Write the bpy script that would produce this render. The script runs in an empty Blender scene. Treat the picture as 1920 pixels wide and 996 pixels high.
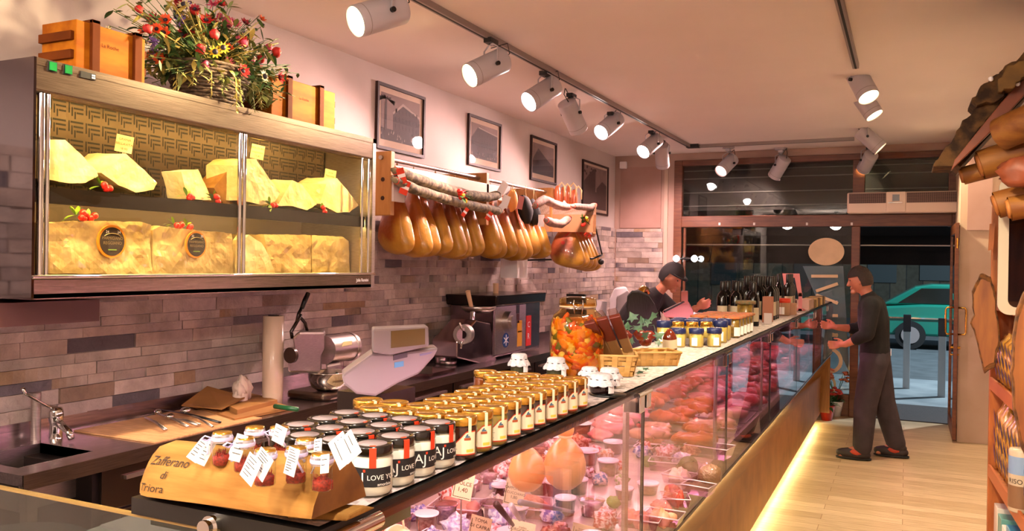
import bpy, bmesh, math, random
import numpy as np
from mathutils import Vector, Matrix, noise
sc = bpy.context.scene
COL = sc.collection
R = math.radians
PI = math.pi
# ------------------------------------------------------------------ camera
F = 1565.0; H = 1.70
YAW, PITCH, ROLL = R(25.3), R(-0.21), R(0.83)
fw = Vector((-math.sin(YAW)*math.cos(PITCH), math.cos(YAW)*math.cos(PITCH), math.sin(PITCH)))
rt0 = Vector((math.cos(YAW), math.sin(YAW), 0)); up0 = rt0.cross(fw)
rt = math.cos(ROLL)*rt0 + math.sin(ROLL)*up0
up = -math.sin(ROLL)*rt0 + math.cos(ROLL)*up0
CAM = Vector((0, 0, H))
cd = bpy.data.cameras.new('camera'); cam = bpy.data.objects.new('camera', cd); COL.objects.link(cam)
cd.sensor_width = 36; cd.lens = 36*F/1920; cd.clip_start = .05; cd.clip_end = 200
cam.matrix_world = Matrix(((rt.x, up.x, -fw.x, 0), (rt.y, up.y, -fw.y, 0), (rt.z, up.z, -fw.z, H), (0, 0, 0, 1)))
sc.camera = cam
sc.view_settings.view_transform = 'Standard'; sc.view_settings.look = 'None'
sc.view_settings.gamma = 1; sc.view_settings.use_curve_mapping = False
sc.view_settings.exposure = 0.85
EV = 1.0          # master factor on the room's lamps
# ------------------------------------------------------------------ dusk sky
w = bpy.data.worlds.new('dusk'); sc.world = w; w.use_nodes = True
w.node_tree.nodes['Background'].inputs[0].default_value = (.16, .24, .32, 1)
w.node_tree.nodes['Background'].inputs[1].default_value = .5

def ray(u, v):
    return fw + rt*((u-960)/F) - up*((v-498)/F)
def at(u, v, X=None, Y=None, Z=None, D=None):
    """the point seen at a pixel of the photograph, on a known plane of the room"""
    d = ray(u, v)
    t = X/d.x if X is not None else Y/d.y if Y is not None else (Z-H)/d.z if Z is not None else D
    return CAM + d*t
def lin(h):
    h = h.lstrip('#'); o = []
    for i in (0, 2, 4):
        c = int(h[i:i+2], 16)/255
        o.append(c/12.92 if c <= .04045 else ((c+.055)/1.055)**2.4)
    return (*o, 1)
# ------------------------------------------------------------------ materials
MC = {}
def nodes(m):
    m.use_nodes = True; nt = m.node_tree; return nt, nt.nodes, nt.links, nt.nodes['Principled BSDF']
def mat(name, col='#808080', rough=.5, metal=0., col2=None, scale=20., stretch=(1, 1, 1), bump=0., spec=.5,
        sss=0., coat=0., contrast=(.35, .65), detail=4., emit=None, estr=0., trans=0., bscale=None):
    if name in MC: return MC[name]
    m = bpy.data.materials.new(name); nt, N, L, b = nodes(m)
    c = lin(col); b.inputs['Base Color'].default_value = c
    b.inputs['Roughness'].default_value = rough; b.inputs['Metallic'].default_value = metal
    b.inputs['Specular IOR Level'].default_value = spec
    if coat: b.inputs['Coat Weight'].default_value = coat; b.inputs['Coat Roughness'].default_value = .1
    if sss: b.inputs['Subsurface Weight'].default_value = sss; b.inputs['Subsurface Scale'].default_value = .01
    if trans: b.inputs['Transmission Weight'].default_value = trans
    tc = N.new('ShaderNodeTexCoord'); mp = N.new('ShaderNodeMapping'); mp.inputs['Scale'].default_value = stretch
    L.new(tc.outputs['Object'], mp.inputs[0])
    nz = N.new('ShaderNodeTexNoise'); nz.inputs['Scale'].default_value = scale; nz.inputs['Detail'].default_value = detail
    L.new(mp.outputs[0], nz.inputs['Vector'])
    if col2:
        r = N.new('ShaderNodeValToRGB'); r.color_ramp.elements[0].position = contrast[0]; r.color_ramp.elements[1].position = contrast[1]
        r.color_ramp.elements[0].color = c; r.color_ramp.elements[1].color = lin(col2)
        L.new(nz.outputs[0], r.inputs[0]); L.new(r.outputs[0], b.inputs['Base Color'])
    if bump:
        bp = N.new('ShaderNodeBump'); bp.inputs['Strength'].default_value = bump; bp.inputs['Distance'].default_value = .01
        if bscale:
            n2 = N.new('ShaderNodeTexNoise'); n2.inputs['Scale'].default_value = bscale; L.new(mp.outputs[0], n2.inputs['Vector']); L.new(n2.outputs[0], bp.inputs['Height'])
        else: L.new(nz.outputs[0], bp.inputs['Height'])
        L.new(bp.outputs[0], b.inputs['Normal'])
    if emit: b.inputs['Emission Color'].default_value = lin(emit); b.inputs['Emission Strength'].default_value = estr
    MC[name] = m; return m
def pane(name, tint='#ffffff', refl=1.0, rough=0.):
    """thin clear sheet: see-through with a Fresnel reflection"""
    if name in MC: return MC[name]
    m = bpy.data.materials.new(name); nt, N, L, b = nodes(m); N.remove(b)
    o = N['Material Output']; t = N.new('ShaderNodeBsdfTransparent'); t.inputs[0].default_value = lin(tint)
    g = N.new('ShaderNodeBsdfGlossy'); g.inputs['Roughness'].default_value = rough
    f = N.new('ShaderNodeFresnel'); ge = N.new('ShaderNodeNewGeometry')
    ma = N.new('ShaderNodeMath'); ma.operation = 'MULTIPLY_ADD'; ma.inputs[1].default_value = 1/1.5-1.5; ma.inputs[2].default_value = 1.5
    L.new(ge.outputs['Backfacing'], ma.inputs[0]); L.new(ma.outputs[0], f.inputs[0])
    mu = N.new('ShaderNodeMath'); mu.operation = 'MULTIPLY'; mu.inputs[1].default_value = refl
    mx = N.new('ShaderNodeMixShader'); L.new(f.outputs[0], mu.inputs[0]); L.new(mu.outputs[0], mx.inputs[0])
    L.new(t.outputs[0], mx.inputs[1]); L.new(g.outputs[0], mx.inputs[2]); L.new(mx.outputs[0], o.inputs[0])
    MC[name] = m; return m
def emis(name, col, s):
    if name in MC: return MC[name]
    m = bpy.data.materials.new(name); nt, N, L, b = nodes(m)
    b.inputs['Base Color'].default_value = (0, 0, 0, 1)
    b.inputs['Emission Color'].default_value = lin(col); b.inputs['Emission Strength'].default_value = s
    MC[name] = m; return m
def planks(name, c1, c2, pw, ph, axis='x', rough=.4, mort='#8a6a48', gap=.002):
    if name in MC: return MC[name]
    m = bpy.data.materials.new(name); nt, N, L, b = nodes(m); b.inputs['Roughness'].default_value = rough
    tc = N.new('ShaderNodeTexCoord'); mp = N.new('ShaderNodeMapping')
    L.new(tc.outputs['Object'], mp.inputs[0])
    if axis == 'y': mp.inputs['Rotation'].default_value = (0, 0, PI/2)
    bt = N.new('ShaderNodeTexBrick'); L.new(mp.outputs[0], bt.inputs['Vector'])
    bt.inputs['Scale'].default_value = 1; bt.inputs['Brick Width'].default_value = pw; bt.inputs['Row Height'].default_value = ph
    bt.inputs['Mortar Size'].default_value = gap; bt.inputs['Color1'].default_value = lin(c1); bt.inputs['Color2'].default_value = lin(c2)
    bt.inputs['Mortar'].default_value = lin(mort); bt.offset = .37
    nz = N.new('ShaderNodeTexNoise'); nz.inputs['Scale'].default_value = 6; nz.inputs['Detail'].default_value = 6
    m2 = N.new('ShaderNodeMapping'); m2.inputs['Scale'].default_value = (1, 14, 1); L.new(mp.outputs[0], m2.inputs[0]); L.new(m2.outputs[0], nz.inputs['Vector'])
    mx = N.new('ShaderNodeMix'); mx.data_type = 'RGBA'; mx.blend_type = 'MULTIPLY'; mx.inputs[0].default_value = .55
    rp = N.new('ShaderNodeValToRGB'); rp.color_ramp.elements[0].color = (.45, .38, .3, 1); rp.color_ramp.elements[0].position = .3; rp.color_ramp.elements[1].position = .6
    L.new(nz.outputs[0], rp.inputs[0]); L.new(bt.outputs[0], mx.inputs[6]); L.new(rp.outputs[0], mx.inputs[7]); L.new(mx.outputs[2], b.inputs['Base Color'])
    MC[name] = m; return m
def vcol(name, rough=.85, bump=.25, bscale=60., mixf=.6, coat=0.):
    """colour per block from the mesh's own colour layer, with a little grain"""
    if name in MC: return MC[name]
    m = bpy.data.materials.new(name); nt, N, L, b = nodes(m); b.inputs['Roughness'].default_value = rough
    a = N.new('ShaderNodeVertexColor'); a.layer_name = 'Col'
    tc = N.new('ShaderNodeTexCoord'); nz = N.new('ShaderNodeTexNoise'); nz.inputs['Scale'].default_value = 9; nz.inputs['Detail'].default_value = 7
    L.new(tc.outputs['Object'], nz.inputs['Vector'])
    mx = N.new('ShaderNodeMix'); mx.data_type = 'RGBA'; mx.blend_type = 'MULTIPLY'; mx.inputs[0].default_value = mixf; b.inputs['Coat Weight'].default_value = coat
    rp = N.new('ShaderNodeValToRGB'); rp.color_ramp.elements[0].color = (.45, .45, .45, 1); rp.color_ramp.elements[0].position = .3; rp.color_ramp.elements[1].position = .62
    L.new(nz.outputs[0], rp.inputs[0]); L.new(a.outputs[0], mx.inputs[6]); L.new(rp.outputs[0], mx.inputs[7]); L.new(mx.outputs[2], b.inputs['Base Color'])
    bp = N.new('ShaderNodeBump'); bp.inputs['Strength'].default_value = bump; bp.inputs['Distance'].default_value = .02
    n2 = N.new('ShaderNodeTexNoise'); n2.inputs['Scale'].default_value = bscale; L.new(tc.outputs['Object'], n2.inputs['Vector'])
    L.new(n2.outputs[0], bp.inputs['Height']); L.new(bp.outputs[0], b.inputs['Normal'])
    MC[name] = m; return m
STEEL = mat('brushed steel', '#c4bab4', .34, 1., col2='#aaa09a', scale=30, stretch=(1, 1, 30), bump=.03)
STEELH = mat('brushed steel along', '#948474', .27, 1., col2='#7c6e60', scale=8, stretch=(40, 1, 40), bump=.03)
MIRROR = mat('polished steel', '#b8b0aa', .06, 1.)
CHROME = mat('chrome', '#d8d6d4', .05, 1.)
DARKST = mat('dark steel', '#3c3432', .22, .9)
BLACK = mat('black plastic', '#0c0b0b', .35)
BLACKM = mat('matt black', '#0a0909', .7)
WHITE = mat('white paper', '#f2eef0', .7)
WHITEP = mat('white plastic', '#e6e0e2', .35)
GREYP = mat('grey plastic', '#8c8280', .45)
GLASS = pane('clear glass'); GLASSJ = pane('jar glass', '#f4f6f0')
GOLD = mat('gold lid', '#d8a848', .22, .9)
RED = mat('red tape', '#d83a18', .5)
INK = mat('ink', '#2a2220', .8)

# ------------------------------------------------------------------ mesh helper
WL = {}
class MB:
    def __init__(s): s.v = []; s.f = []; s.m = []; s.s = []; s.c = []; s.col = None; s.vc = None
    def add(s, vs, fs, mi=0, smooth=False):
        o = len(s.v); s.v += [tuple(p) for p in vs]
        for f in fs: s.f.append([i+o for i in f]); s.m.append(mi); s.s.append(smooth); s.c.append(s.col)
        return s
    def box(s, a, b, mi=0, M=None):
        (x0, y0, z0), (x1, y1, z1) = a, b
        vs = [Vector(p) for p in ((x0,y0,z0),(x1,y0,z0),(x1,y1,z0),(x0,y1,z0),(x0,y0,z1),(x1,y0,z1),(x1,y1,z1),(x0,y1,z1))]
        if M: vs = [M @ p for p in vs]
        fs = [(0,3,2,1),(4,5,6,7),(0,1,5,4),(1,2,6,5),(2,3,7,6),(3,0,4,7)]
        return s.add(vs, fs, mi)
    def cbox(s, c, d, mi=0, rz=0, M=None):
        T = Matrix.Translation(Vector(c)) @ (M if M else Matrix.Rotation(rz, 4, 'Z'))
        h = [q/2 for q in d]
        return s.box((-h[0], -h[1], -h[2]), (h[0], h[1], h[2]), mi, T)
    def ring(s, c, ax, r, n, ph=0, rr=None):
        ax = Vector(ax).normalized(); t = Vector((0, 0, 1)) if abs(ax.z) < .9 else Vector((1, 0, 0))
        u = ax.cross(t).normalized(); w = ax.cross(u)
        return [Vector(c)+(u*math.cos(ph+2*PI*i/n)+w*math.sin(ph+2*PI*i/n))*r for i in range(n)]
    def cyl(s, p0, p1, r0, r1=None, n=20, mi=0, caps=True, smooth=True):
        r1 = r0 if r1 is None else r1; p0, p1 = Vector(p0), Vector(p1); ax = p1-p0
        a = s.ring(p0, ax, r0, n); b = s.ring(p1, ax, r1, n)
        s.add(a+b, [(i, i+n, (i+1) % n+n, (i+1) % n) for i in range(n)], mi, smooth)
        if caps: s.add(a, [list(range(n))], mi); s.add(b, [list(range(n))[::-1]], mi)
        return s
    def tube(s, pts, r, n=8, mi=0, caps=True, flat=1.):
        pts = [Vector(p) for p in pts]; k = len(pts); rs = r if isinstance(r, (list, tuple)) else [r]*k
        vs = []; u = None
        for i, p in enumerate(pts):
            ax = (pts[min(i+1, k-1)]-pts[max(i-1, 0)]).normalized()
            if u is None:
                t = Vector((0, 0, 1)) if abs(ax.z) < .9 else Vector((1, 0, 0)); u = ax.cross(t).normalized()
            else: u = (u-ax*u.dot(ax)).normalized()
            w_ = ax.cross(u)
            vs += [p+(u*math.cos(2*PI*j/n)+w_*math.sin(2*PI*j/n)*flat)*rs[i] for j in range(n)]
        fs = [(i*n+j, i*n+(j+1) % n, (i+1)*n+(j+1) % n, (i+1)*n+j) for i in range(k-1) for j in range(n)]
        if caps: fs += [list(range(n))[::-1], [(k-1)*n+j for j in range(n)]]
        return s.add(vs, fs, mi, True)
    def lathe(s, prof, c=(0, 0, 0), n=24, mi=0, M=None, sq=1., wob=0, seed=0, a0=0., a1=2*PI):
        """prof: list of (r, z)"""
        vs = []; full = abs(a1-a0-2*PI) < 1e-6; m = n if full else n+1
        for k, (r, z) in enumerate(prof):
            for i in range(m):
                a = a0+(a1-a0)*i/n; q = r*(1+wob*noise.noise(Vector((math.cos(a)*2+seed, math.sin(a)*2, z*20+seed)))) if wob else r
                p = Vector((q*math.cos(a), q*math.sin(a)*sq, z))
                vs.append((M @ p if M else p)+Vector(c))
        fs = []
        for k in range(len(prof)-1):
            for i in range(n):
                j = (i+1) % m
                fs.append((k*m+i, k*m+j, (k+1)*m+j, (k+1)*m+i))
        return s.add(vs, fs, mi, True)
    def prism(s, poly, vec, mi=0, smooth=False):
        """planar polygon (3-D points) pushed along vec"""
        vec = Vector(vec); n = len(poly); a = [Vector(p) for p in poly]; b = [p+vec for p in a]
        nm = Vector((0, 0, 0))
        for i in range(n): nm += a[i].cross(a[(i+1) % n])
        fs = [list(range(n)), [n+i for i in range(n)][::-1]]+[((i+1) % n, i, i+n, (i+1) % n+n) for i in range(n)]
        if nm.dot(vec) > 0: fs = [f[::-1] for f in fs]
        return s.add(a+b, fs, mi, smooth)
    def blob(s, c, rad, mi=0, amp=.15, fr=1.5, seed=0, n=14, M=None, power=1.):
        vs = []; m = n//2
        c = Vector(c)
        for k in range(m+1):
            th = PI*k/m
            for i in range(n):
                a = 2*PI*i/n; d = Vector((math.sin(th)*math.cos(a), math.sin(th)*math.sin(a), math.cos(th)))
                q = 1+amp*noise.noise(d*fr+Vector((seed*3.1, seed*1.7, seed)))
                if power != 1: d = Vector([math.copysign(abs(x)**power, x) for x in d])
                p = Vector((d.x*rad[0]*q, d.y*rad[1]*q, d.z*rad[2]*q)); vs.append((M @ p if M else p)+c)
        fs = [(k*n+i, (k+1)*n+i, (k+1)*n+(i+1) % n, k*n+(i+1) % n) for k in range(m) for i in range(n)]
        return s.add(vs, fs, mi, True)
    def patch(s, r, a0, a1, z0, z1, n=8, mi=0, c=(0, 0, 0), top=None):
        """strip bent round a vertical cylinder; top(t)=height of upper edge"""
        vs = []
        for i in range(n+1):
            a = a0+(a1-a0)*i/n; zt = top(i/n) if top else z1
            vs += [(c[0]+r*math.cos(a), c[1]+r*math.sin(a), c[2]+z0), (c[0]+r*math.cos(a), c[1]+r*math.sin(a), c[2]+zt)]
        return s.add(vs, [(2*i, 2*i+2, 2*i+3, 2*i+1) for i in range(n)], mi, True)
    def quad(s, a, b, c, d, mi=0): return s.add([a, b, c, d], [(0, 1, 2, 3)], mi)
    def text(s, txt, size, fn, mi=0, align='LEFT'):
        vs, fs, wd = textmesh(txt, size); off = {'LEFT': 0, 'CENTER': -wd/2, 'RIGHT': -wd}[align]
        return s.add([fn(x+off, y) for x, y in vs], fs, mi)
    def build(s, name, mats, parent=None, loc=None, bevel=0., world=True, solid=0.):
        me = bpy.data.meshes.new(name)
        o = Vector((0, 0, 0))
        if parent is not None and world: o = WL.get(parent.name, Vector((0, 0, 0)))
        if parent is None and loc is not None: o = Vector(loc)
        me.from_pydata([Vector(p)-o for p in s.v], [], s.f)
        if not isinstance(mats, (list, tuple)): mats = [mats]
        for m in mats: me.materials.append(m)
        me.polygons.foreach_set('material_index', s.m); me.polygons.foreach_set('use_smooth', s.s)
        if any(c is not None for c in s.c):
            ca = me.color_attributes.new('Col', 'FLOAT_COLOR', 'CORNER'); buf = []
            for f, c in zip(s.f, s.c): buf += list(c if c else (.5, .5, .5, 1))*len(f)
            ca.data.foreach_set('color', buf)
        if s.vc:
            ca = me.color_attributes.new('Col', 'FLOAT_COLOR', 'POINT'); ca.data.foreach_set('color', [q for c in s.vc for q in c])
        me.update(); ob = bpy.data.objects.new(name, me); COL.objects.link(ob)
        if parent is not None: ob.parent = parent; WL[ob.name] = o if world else Vector((0, 0, 0))
        elif loc is not None: ob.location = loc; WL[ob.name] = o
        if bevel:
            bv = ob.modifiers.new('bevel', 'BEVEL'); bv.width = bevel; bv.segments = 2; bv.limit_method = 'ANGLE'; bv.angle_limit = R(50)
        if solid:
            sm = ob.modifiers.new('solid', 'SOLIDIFY'); sm.thickness = solid
        return ob
TXT = {}
def textmesh(txt, size):
    k = txt
    if k not in TXT:
        cu = bpy.data.curves.new('t', 'FONT'); cu.body = txt; cu.size = 1; cu.resolution_u = 3
        ob = bpy.data.objects.new('t', cu); COL.objects.link(ob); bpy.context.view_layer.update()
        ev = ob.evaluated_get(bpy.context.evaluated_depsgraph_get()); me = ev.to_mesh()
        vs = [(v.co.x, v.co.y) for v in me.vertices]; fs = [list(p.vertices) for p in me.polygons]
        ev.to_mesh_clear(); bpy.data.objects.remove(ob); bpy.data.curves.remove(cu)
        TXT[k] = (vs, fs, max([v[0] for v in vs] or [0]))
    vs, fs, wd = TXT[k]
    return [(x*size, y*size) for x, y in vs], fs, wd*size
def tag(o, label=None, cat=None, group=None, kind=None):
    if label and len(label.split()) > 16: print('LONG', len(label.split()), o.name, label)
    if label: o['label'] = label
    if cat: o['category'] = cat
    if group: o['group'] = group
    if kind: o['kind'] = kind
    return o
def thing(name, label, cat, loc=(0, 0, 0), rz=0., group=None):
    o = bpy.data.objects.new(name, None); COL.objects.link(o); o.location = loc; o.rotation_euler = (0, 0, rz)
    o.empty_display_size = .02; WL[o.name] = Vector(loc)
    return tag(o, label, cat, group)
def dup(root, loc, rz=0., label=None, group=None, scale=None, tilt=None):
    def cp(o, par):
        c = o.copy(); COL.objects.link(c)
        if par: c.parent = par
        for ch in kids.get(o.name, []): cp(ch, c)
        return c
    kids = {}
    for o in root.children_recursive: kids.setdefault(o.parent.name, []).append(o)
    r = cp(root, None); r.location = loc; r.rotation_euler = (tilt[0] if tilt else 0, tilt[1] if tilt else 0, rz)
    if label: r['label'] = label
    if group: r['group'] = group
    if scale: r.scale = (scale,)*3 if not isinstance(scale, tuple) else scale
    return r
ORD = ['first', 'second', 'third', 'fourth', 'fifth', 'sixth', 'seventh', 'eighth', 'ninth', 'tenth', 'eleventh', 'twelfth', 'thirteenth']
def struct(name, mb, mats, bevel=0.):
    return tag(mb.build(name, mats, bevel=bevel), kind='structure')
rnd = random.Random(7)
# ================================================================== SHELL
WX, CZ, FY, RX, BY = -3.40, 3.08, 10.25, .82, -2.6
plaster = mat('warm white plaster', '#c9bdb8', .8, col2='#c2b5b0', scale=2.5, bump=.05, bscale=80)
ceilm = mat('ceiling paint', '#e4dad4', .85, col2='#e0d6d0', scale=1.5)
floorm = planks('pale oak floor', '#d2bc98', '#b49c78', 1.35, .13, 'x', .38, '#8c6c48')
struct('floor', MB().box((WX-.1, BY-.1, -.1), (RX+.1, FY+.02, 0)), floorm)
struct('ceiling', MB().box((WX-.1, BY-.1, CZ), (RX+.1, FY+.12, CZ+.12)), ceilm)
struct('wall_left', MB().box((WX-.12, BY-.1, 0), (WX, FY+.12, CZ)), plaster)
struct('wall_right', MB().box((RX, BY-.1, 0), (RX+.12, 9.3, CZ)), plaster)
struct('wall_back', MB().box((WX, BY-.12, 0), (RX, BY, CZ)), mat('dark rear wall', '#4c3e38', .8))
pinkp = mat('rose plaster', '#a8867c', .85, col2='#9e7b70', scale=3)
struct('wall_far', MB().box((WX, FY, 0), (-2.62, FY+.12, CZ)).box((-2.62, FY, 2.99), (.55, FY+.12, CZ)), mat('far wall paint', '#b09488', .85, col2='#a88c80', scale=3))
struct('wall_pier', MB().box((.47, 9.30, 0), (RX+.12, FY+.12, CZ)), mat('pier paint', '#b9a08c', .85, col2='#b09680', scale=3))
struct('trim_1', MB().box((-3.32, FY-.018, 2.16), (-2.79, FY, 2.93)), pinkp)              # painted panel beside the window
struct('trim_2', MB().box((-2.745, FY-.03, 0), (-2.70, FY, 2.95)), mat('pale bead', '#b8a090', .7))
struct('trim_3', MB().box((.53, 9.27, 2.08), (.74, 9.30, 2.9)), pinkp)
# stone cladding
def cladding(name, x0, x1, z0, z1, fn, seed):
    """rows of split-face slips; fn(a, z, d) -> point; a runs along the wall"""
    rr = random.Random(seed); mb = MB(); z = z0
    base = ['#b4a49e', '#bcaca4', '#a89890', '#c0aea4', '#b4a298', '#c6b6ae', '#ac9c98']
    tint = ['#7c7074', '#6a6168', '#8f7868', '#96806e', '#80746e', '#a08468', '#5f585e']
    while z < z1-.01:
        h = rr.choice((.046, .058, .068, .068, .078)); h = min(h, z1-z)
        a = x0-rr.random()*.2
        while a < x1:
            w_ = rr.choice((.14, .22, .28, .36, .46, .18)); b = a+w_; aa, bb = max(a, x0), min(b, x1)
            if bb-aa > .01:
                d = rr.uniform(.008, .018); c0 = lin(rr.choice(tint)) if rr.random() < .24 else lin(rr.choice(base))
                c1 = lin(rr.choice(base)) if rr.random() < .6 else c0
                k = 5; g = .0015; A = []
                for i in range(k+1):
                    t = aa+g+(bb-aa-2*g)*i/k
                    A.append((t, d+rr.uniform(-.0015, .0015)))
                vs = []
                for t, dd in A: vs += [fn(t, z+g, 0), fn(t, z+g, dd), fn(t, z+h-g, dd+rr.uniform(-.003, .003)), fn(t, z+h-g, 0)]
                for i in range(k):
                    f = i/(k-1); mb.col = tuple(c0[q]*(1-f)+c1[q]*f for q in range(3))+(1,)
                    o = i*4; q = vs[o:o+8]
                    mb.add(q, [(0, 1, 5, 4), (1, 2, 6, 5), (2, 3, 7, 6)])
                mb.add(vs[:4], [(0, 3, 2, 1)]); mb.add(vs[-4:], [(0, 1, 2, 3)])
            a = b
        z += h
    return struct(name, mb, vcol('split stone'))
cladding('trim_4', .6, FY, .985, 2.16, lambda a, z, d: (WX+d, a, z), 3)
cladding('trim_5', WX+.03, -2.76, .9, 2.15, lambda a, z, d: (a, FY-d, z), 5)
cladding('trim_6', 9.32, FY, .0, 2.1, lambda a, z, d: (.47-d*.5, a, z), 8)
# ------------------------------------------------------------------ shop window and door
woodf = mat('chestnut frame wood', '#6b3a1c', .45, col2='#56290f', scale=5, stretch=(1, 1, 8), bump=.1)
def win():
    o = MB()
    o.box((-2.62, FY-.04, 0), (-2.52, FY+.06, 2.99)); o.box((.40, FY-.04, 2.16), (.50, FY+.06, 2.99)); o.box((.44, FY-.04, 0), (.50, FY+.06, 2.16))
    o.box((-2.52, FY-.04, 2.92), (.40, FY+.06, 2.99)); o.box((-2.52, FY-.05, 2.165), (.44, FY+.06, 2.30))
    o.box((-.565, FY-.045, 2.30), (-.44, FY+.06, 2.92)); o.box((-.57, FY-.045, 0), (-.48, FY+.06, 2.165))
    o.box((-2.52, FY-.03, 0), (-.57, FY+.05, .25)); o.box((-2.50, FY-.02, .25), (-2.47, FY+.03, 2.16))
    w1 = tag(o.build('window_1', woodf, bevel=.006), kind='structure')
    MB().box((-2.52, FY+.005, .25), (-.57, FY+.013, 2.165)).build('lower_pane', pane('shop window glass', '#dfe4e2', 1.1), w1)
    MB().box((-2.52, FY+.005, 2.30), (-.565, FY+.013, 2.92)).build('upper_pane', MC['shop window glass'], w1)
    MB().box((-.44, FY+.005, 2.30), (.40, FY+.013, 2.92)).build('upper_pane', MC['shop window glass'], w1)
    ck = MB()
    for u in (1349, 1414, 1513, 1597):
        p = at(u, 420, Y=FY-.055); ck.cbox((p.x, FY-.055, p.z), (.022, .012, .03))
    ck.build('clip', mat('clip white', '#cfc4bc', .5), w1)
win()
d1 = MB().box((.425, 9.20, .03), (.46, 9.29, 2.15)).box((.425, 10.13, .03), (.46, 10.2, 2.15)).box((.425, 9.29, .03), (.46, 10.13, .14)).box((.425, 9.29, 2.05), (.46, 10.13, 2.15)).build('door_1', woodf, bevel=.004)
tag(d1, kind='structure')
MB().box((.438, 9.29, .14), (.446, 10.13, 2.05)).build('door_glass', MC['shop window glass'], d1)
brass = mat('polished brass', '#c89440', .2, 1.)
for sx in (-1, 1):
    x = .4425+sx*.018
    MB().tube([(x, 9.25, 1.06), (x+sx*.06, 9.25, 1.06), (x+sx*.07, 9.25, 1.08), (x+sx*.07, 9.25, 1.30), (x+sx*.06, 9.25, 1.32), (x, 9.25, 1.32)], .009, 10).build('door_handle', brass, d1)
MB().cyl((.40, 9.24, .93), (.485, 9.24, .93), .012).cyl((.40, 9.24, .86), (.47, 9.24, .86), .009).build('lock', brass, d1)
MB().cyl((.4425, 9.196, 1.9), (.4425, 9.196, 2.0), .008, n=10).build('hinge', brass, d1)

# air curtain above the door
ac = thing('air_curtain', 'long white air curtain with two grilles mounted above the open shop door', 'air curtain', (-.05, 10.1, 2.30))
acm = mat('cream plastic', '#dcc4b4', .4)
MB().box((-.61, 10.0, 2.30), (.50, 10.19, 2.53)).build('housing', acm, ac, bevel=.015)
MB().box((.14-.35, 9.988, 2.31), (-.02, 10.0, 2.53)).build('centre_panel', acm, ac, bevel=.004)
for x0, x1 in ((-.59, -.215), (-.01, .48)):
    g = MB().box((x0, 9.992, 2.41), (x1, 10.001, 2.52), 0)
    for k in range(7): g.box((x0, 9.985, 2.416+k*.0155), (x1, 9.993, 2.420+k*.0155), 1)
    for k in range(int((x1-x0)/.02)): g.box((x0+k*.02, 9.988, 2.41), (x0+k*.02+.003, 9.993, 2.52), 1)
    g.build('grille', [mat('grille dark', '#3b2a28', .6), mat('grille slat', '#8a6a62', .5)], ac)
MB().box((-.15, 9.98, 2.43), (-.08, 9.989, 2.50)).build('display', mat('lcd grey', '#6a6468', .2), ac)
MB().box((-.19, 9.975, 2.405), (-.05, 9.989, 2.415)).build('chrome_strip', CHROME, ac)
# two bright dots by the window, built as added glowing heads, small sensor box
tl = thing('twin_bright_dots', 'pair of small bright white glow dots added on the jamb beside the shop window', 'bright dots', (-2.62, 10.1, 1.75))
for u, v in ((1268, 485), (1302, 485)):
    p = at(u, v, Y=10.08); MB().blob(p, (.04, .03, .04), amp=0).build('added_head', emis('white glow', '#ffffff', 14), tl)
p0, p1 = at(1268, 485, Y=10.12), at(1302, 485, Y=10.12)
MB().cyl(p0, p1, .012).cyl((p0+p1)/2, (p0+p1)/2+Vector((0, .11, 0)), .02).build('bracket', BLACK, tl)
p = at(1166, 310, Y=10.2)
sb = MB().cbox((p.x+.02, 10.2, p.z), (.09, .05, .09)); sb = sb.build('motion_sensor', WHITEP, loc=(p.x+.02, 10.2, p.z-.045), bevel=.01)
tag(sb, 'small white alarm sensor box high in the far left corner', 'sensor')
# vinyl letters on the window
vin = mat('cream window vinyl', '#d8bc98', .8, col2='#ccb08c', scale=9)
def decal(name, mb, label, m=vin): tag(mb.build(name, m), label, 'window sticker')
c = at(1549, 472, Y=FY-.002)
mb = MB(); mb.prism([(c.x+.195*math.cos(a*PI/24), FY-.006, c.z+.158*math.sin(a*PI/24)) for a in range(48)], (0, .004, 0)); decal('round_sticker', mb, 'round cream vinyl disc on the window glass above the pale triangle')
# the letters, read sideways down the pane
def bars(name, segs, label, wd=.035):
    mb = MB()
    for (u0, v0, u1, v1) in segs:
        a, b = at(u0, v0, Y=FY-.008), at(u1, v1, Y=FY-.008); d = (b-a).normalized(); n = Vector((-d.z, 0, d.x))*wd/2
        mb.prism([a+n, b+n, b-n, a-n], (0, .004, 0))
    decal(name, mb, label)
bars('letter_sticker', [(1521, 518, 1571, 518)], 'topmost cream letter bar stuck on the shop window')
bars('letter_sticker', [(1571, 532, 1530, 546), (1530, 553, 1571, 569)], 'cream V shaped letter lying sideways on the shop window')
bars('letter_sticker', [(1530, 592, 1571, 592)], 'cream letter bar on the window under the sideways V')
def ring(c, r0, r1, a0, a1, sq=1.):
    n = 28; return [(c.x+r0*sq*math.cos(a0+(a1-a0)*i/n), FY-.008, c.z+r0*math.sin(a0+(a1-a0)*i/n)) for i in range(n+1)]+[(c.x+r1*sq*math.cos(a1-(a1-a0)*i/n), FY-.008, c.z+r1*math.sin(a1-(a1-a0)*i/n)) for i in range(n+1)]
bars('letter_sticker', [(1530, 618, 1571, 630), (1530, 632, 1571, 628), (1545, 617, 1545, 640), (1530, 618, 1530, 632)], 'cream A shaped letter on the window beside the standing man')
c = at(1553, 676, Y=FY-.008)
mb = MB(); pts = ring(c, .155, .115, 0, 2*PI)
for i in range(28): mb.prism([pts[i], pts[i+1], pts[56-i], pts[57-i]], (0, .004, 0))
decal('letter_sticker', mb, 'cream O shaped letter ring on the window, low beside the man')
c = at(1551, 722, Y=FY-.008); mb = MB(); pts = ring(c, .12, .085, -PI/2.2, PI/2.2, .8)
for i in range(28): mb.prism([pts[i], pts[i+1], pts[56-i], pts[57-i]], (0, .004, 0))
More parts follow.
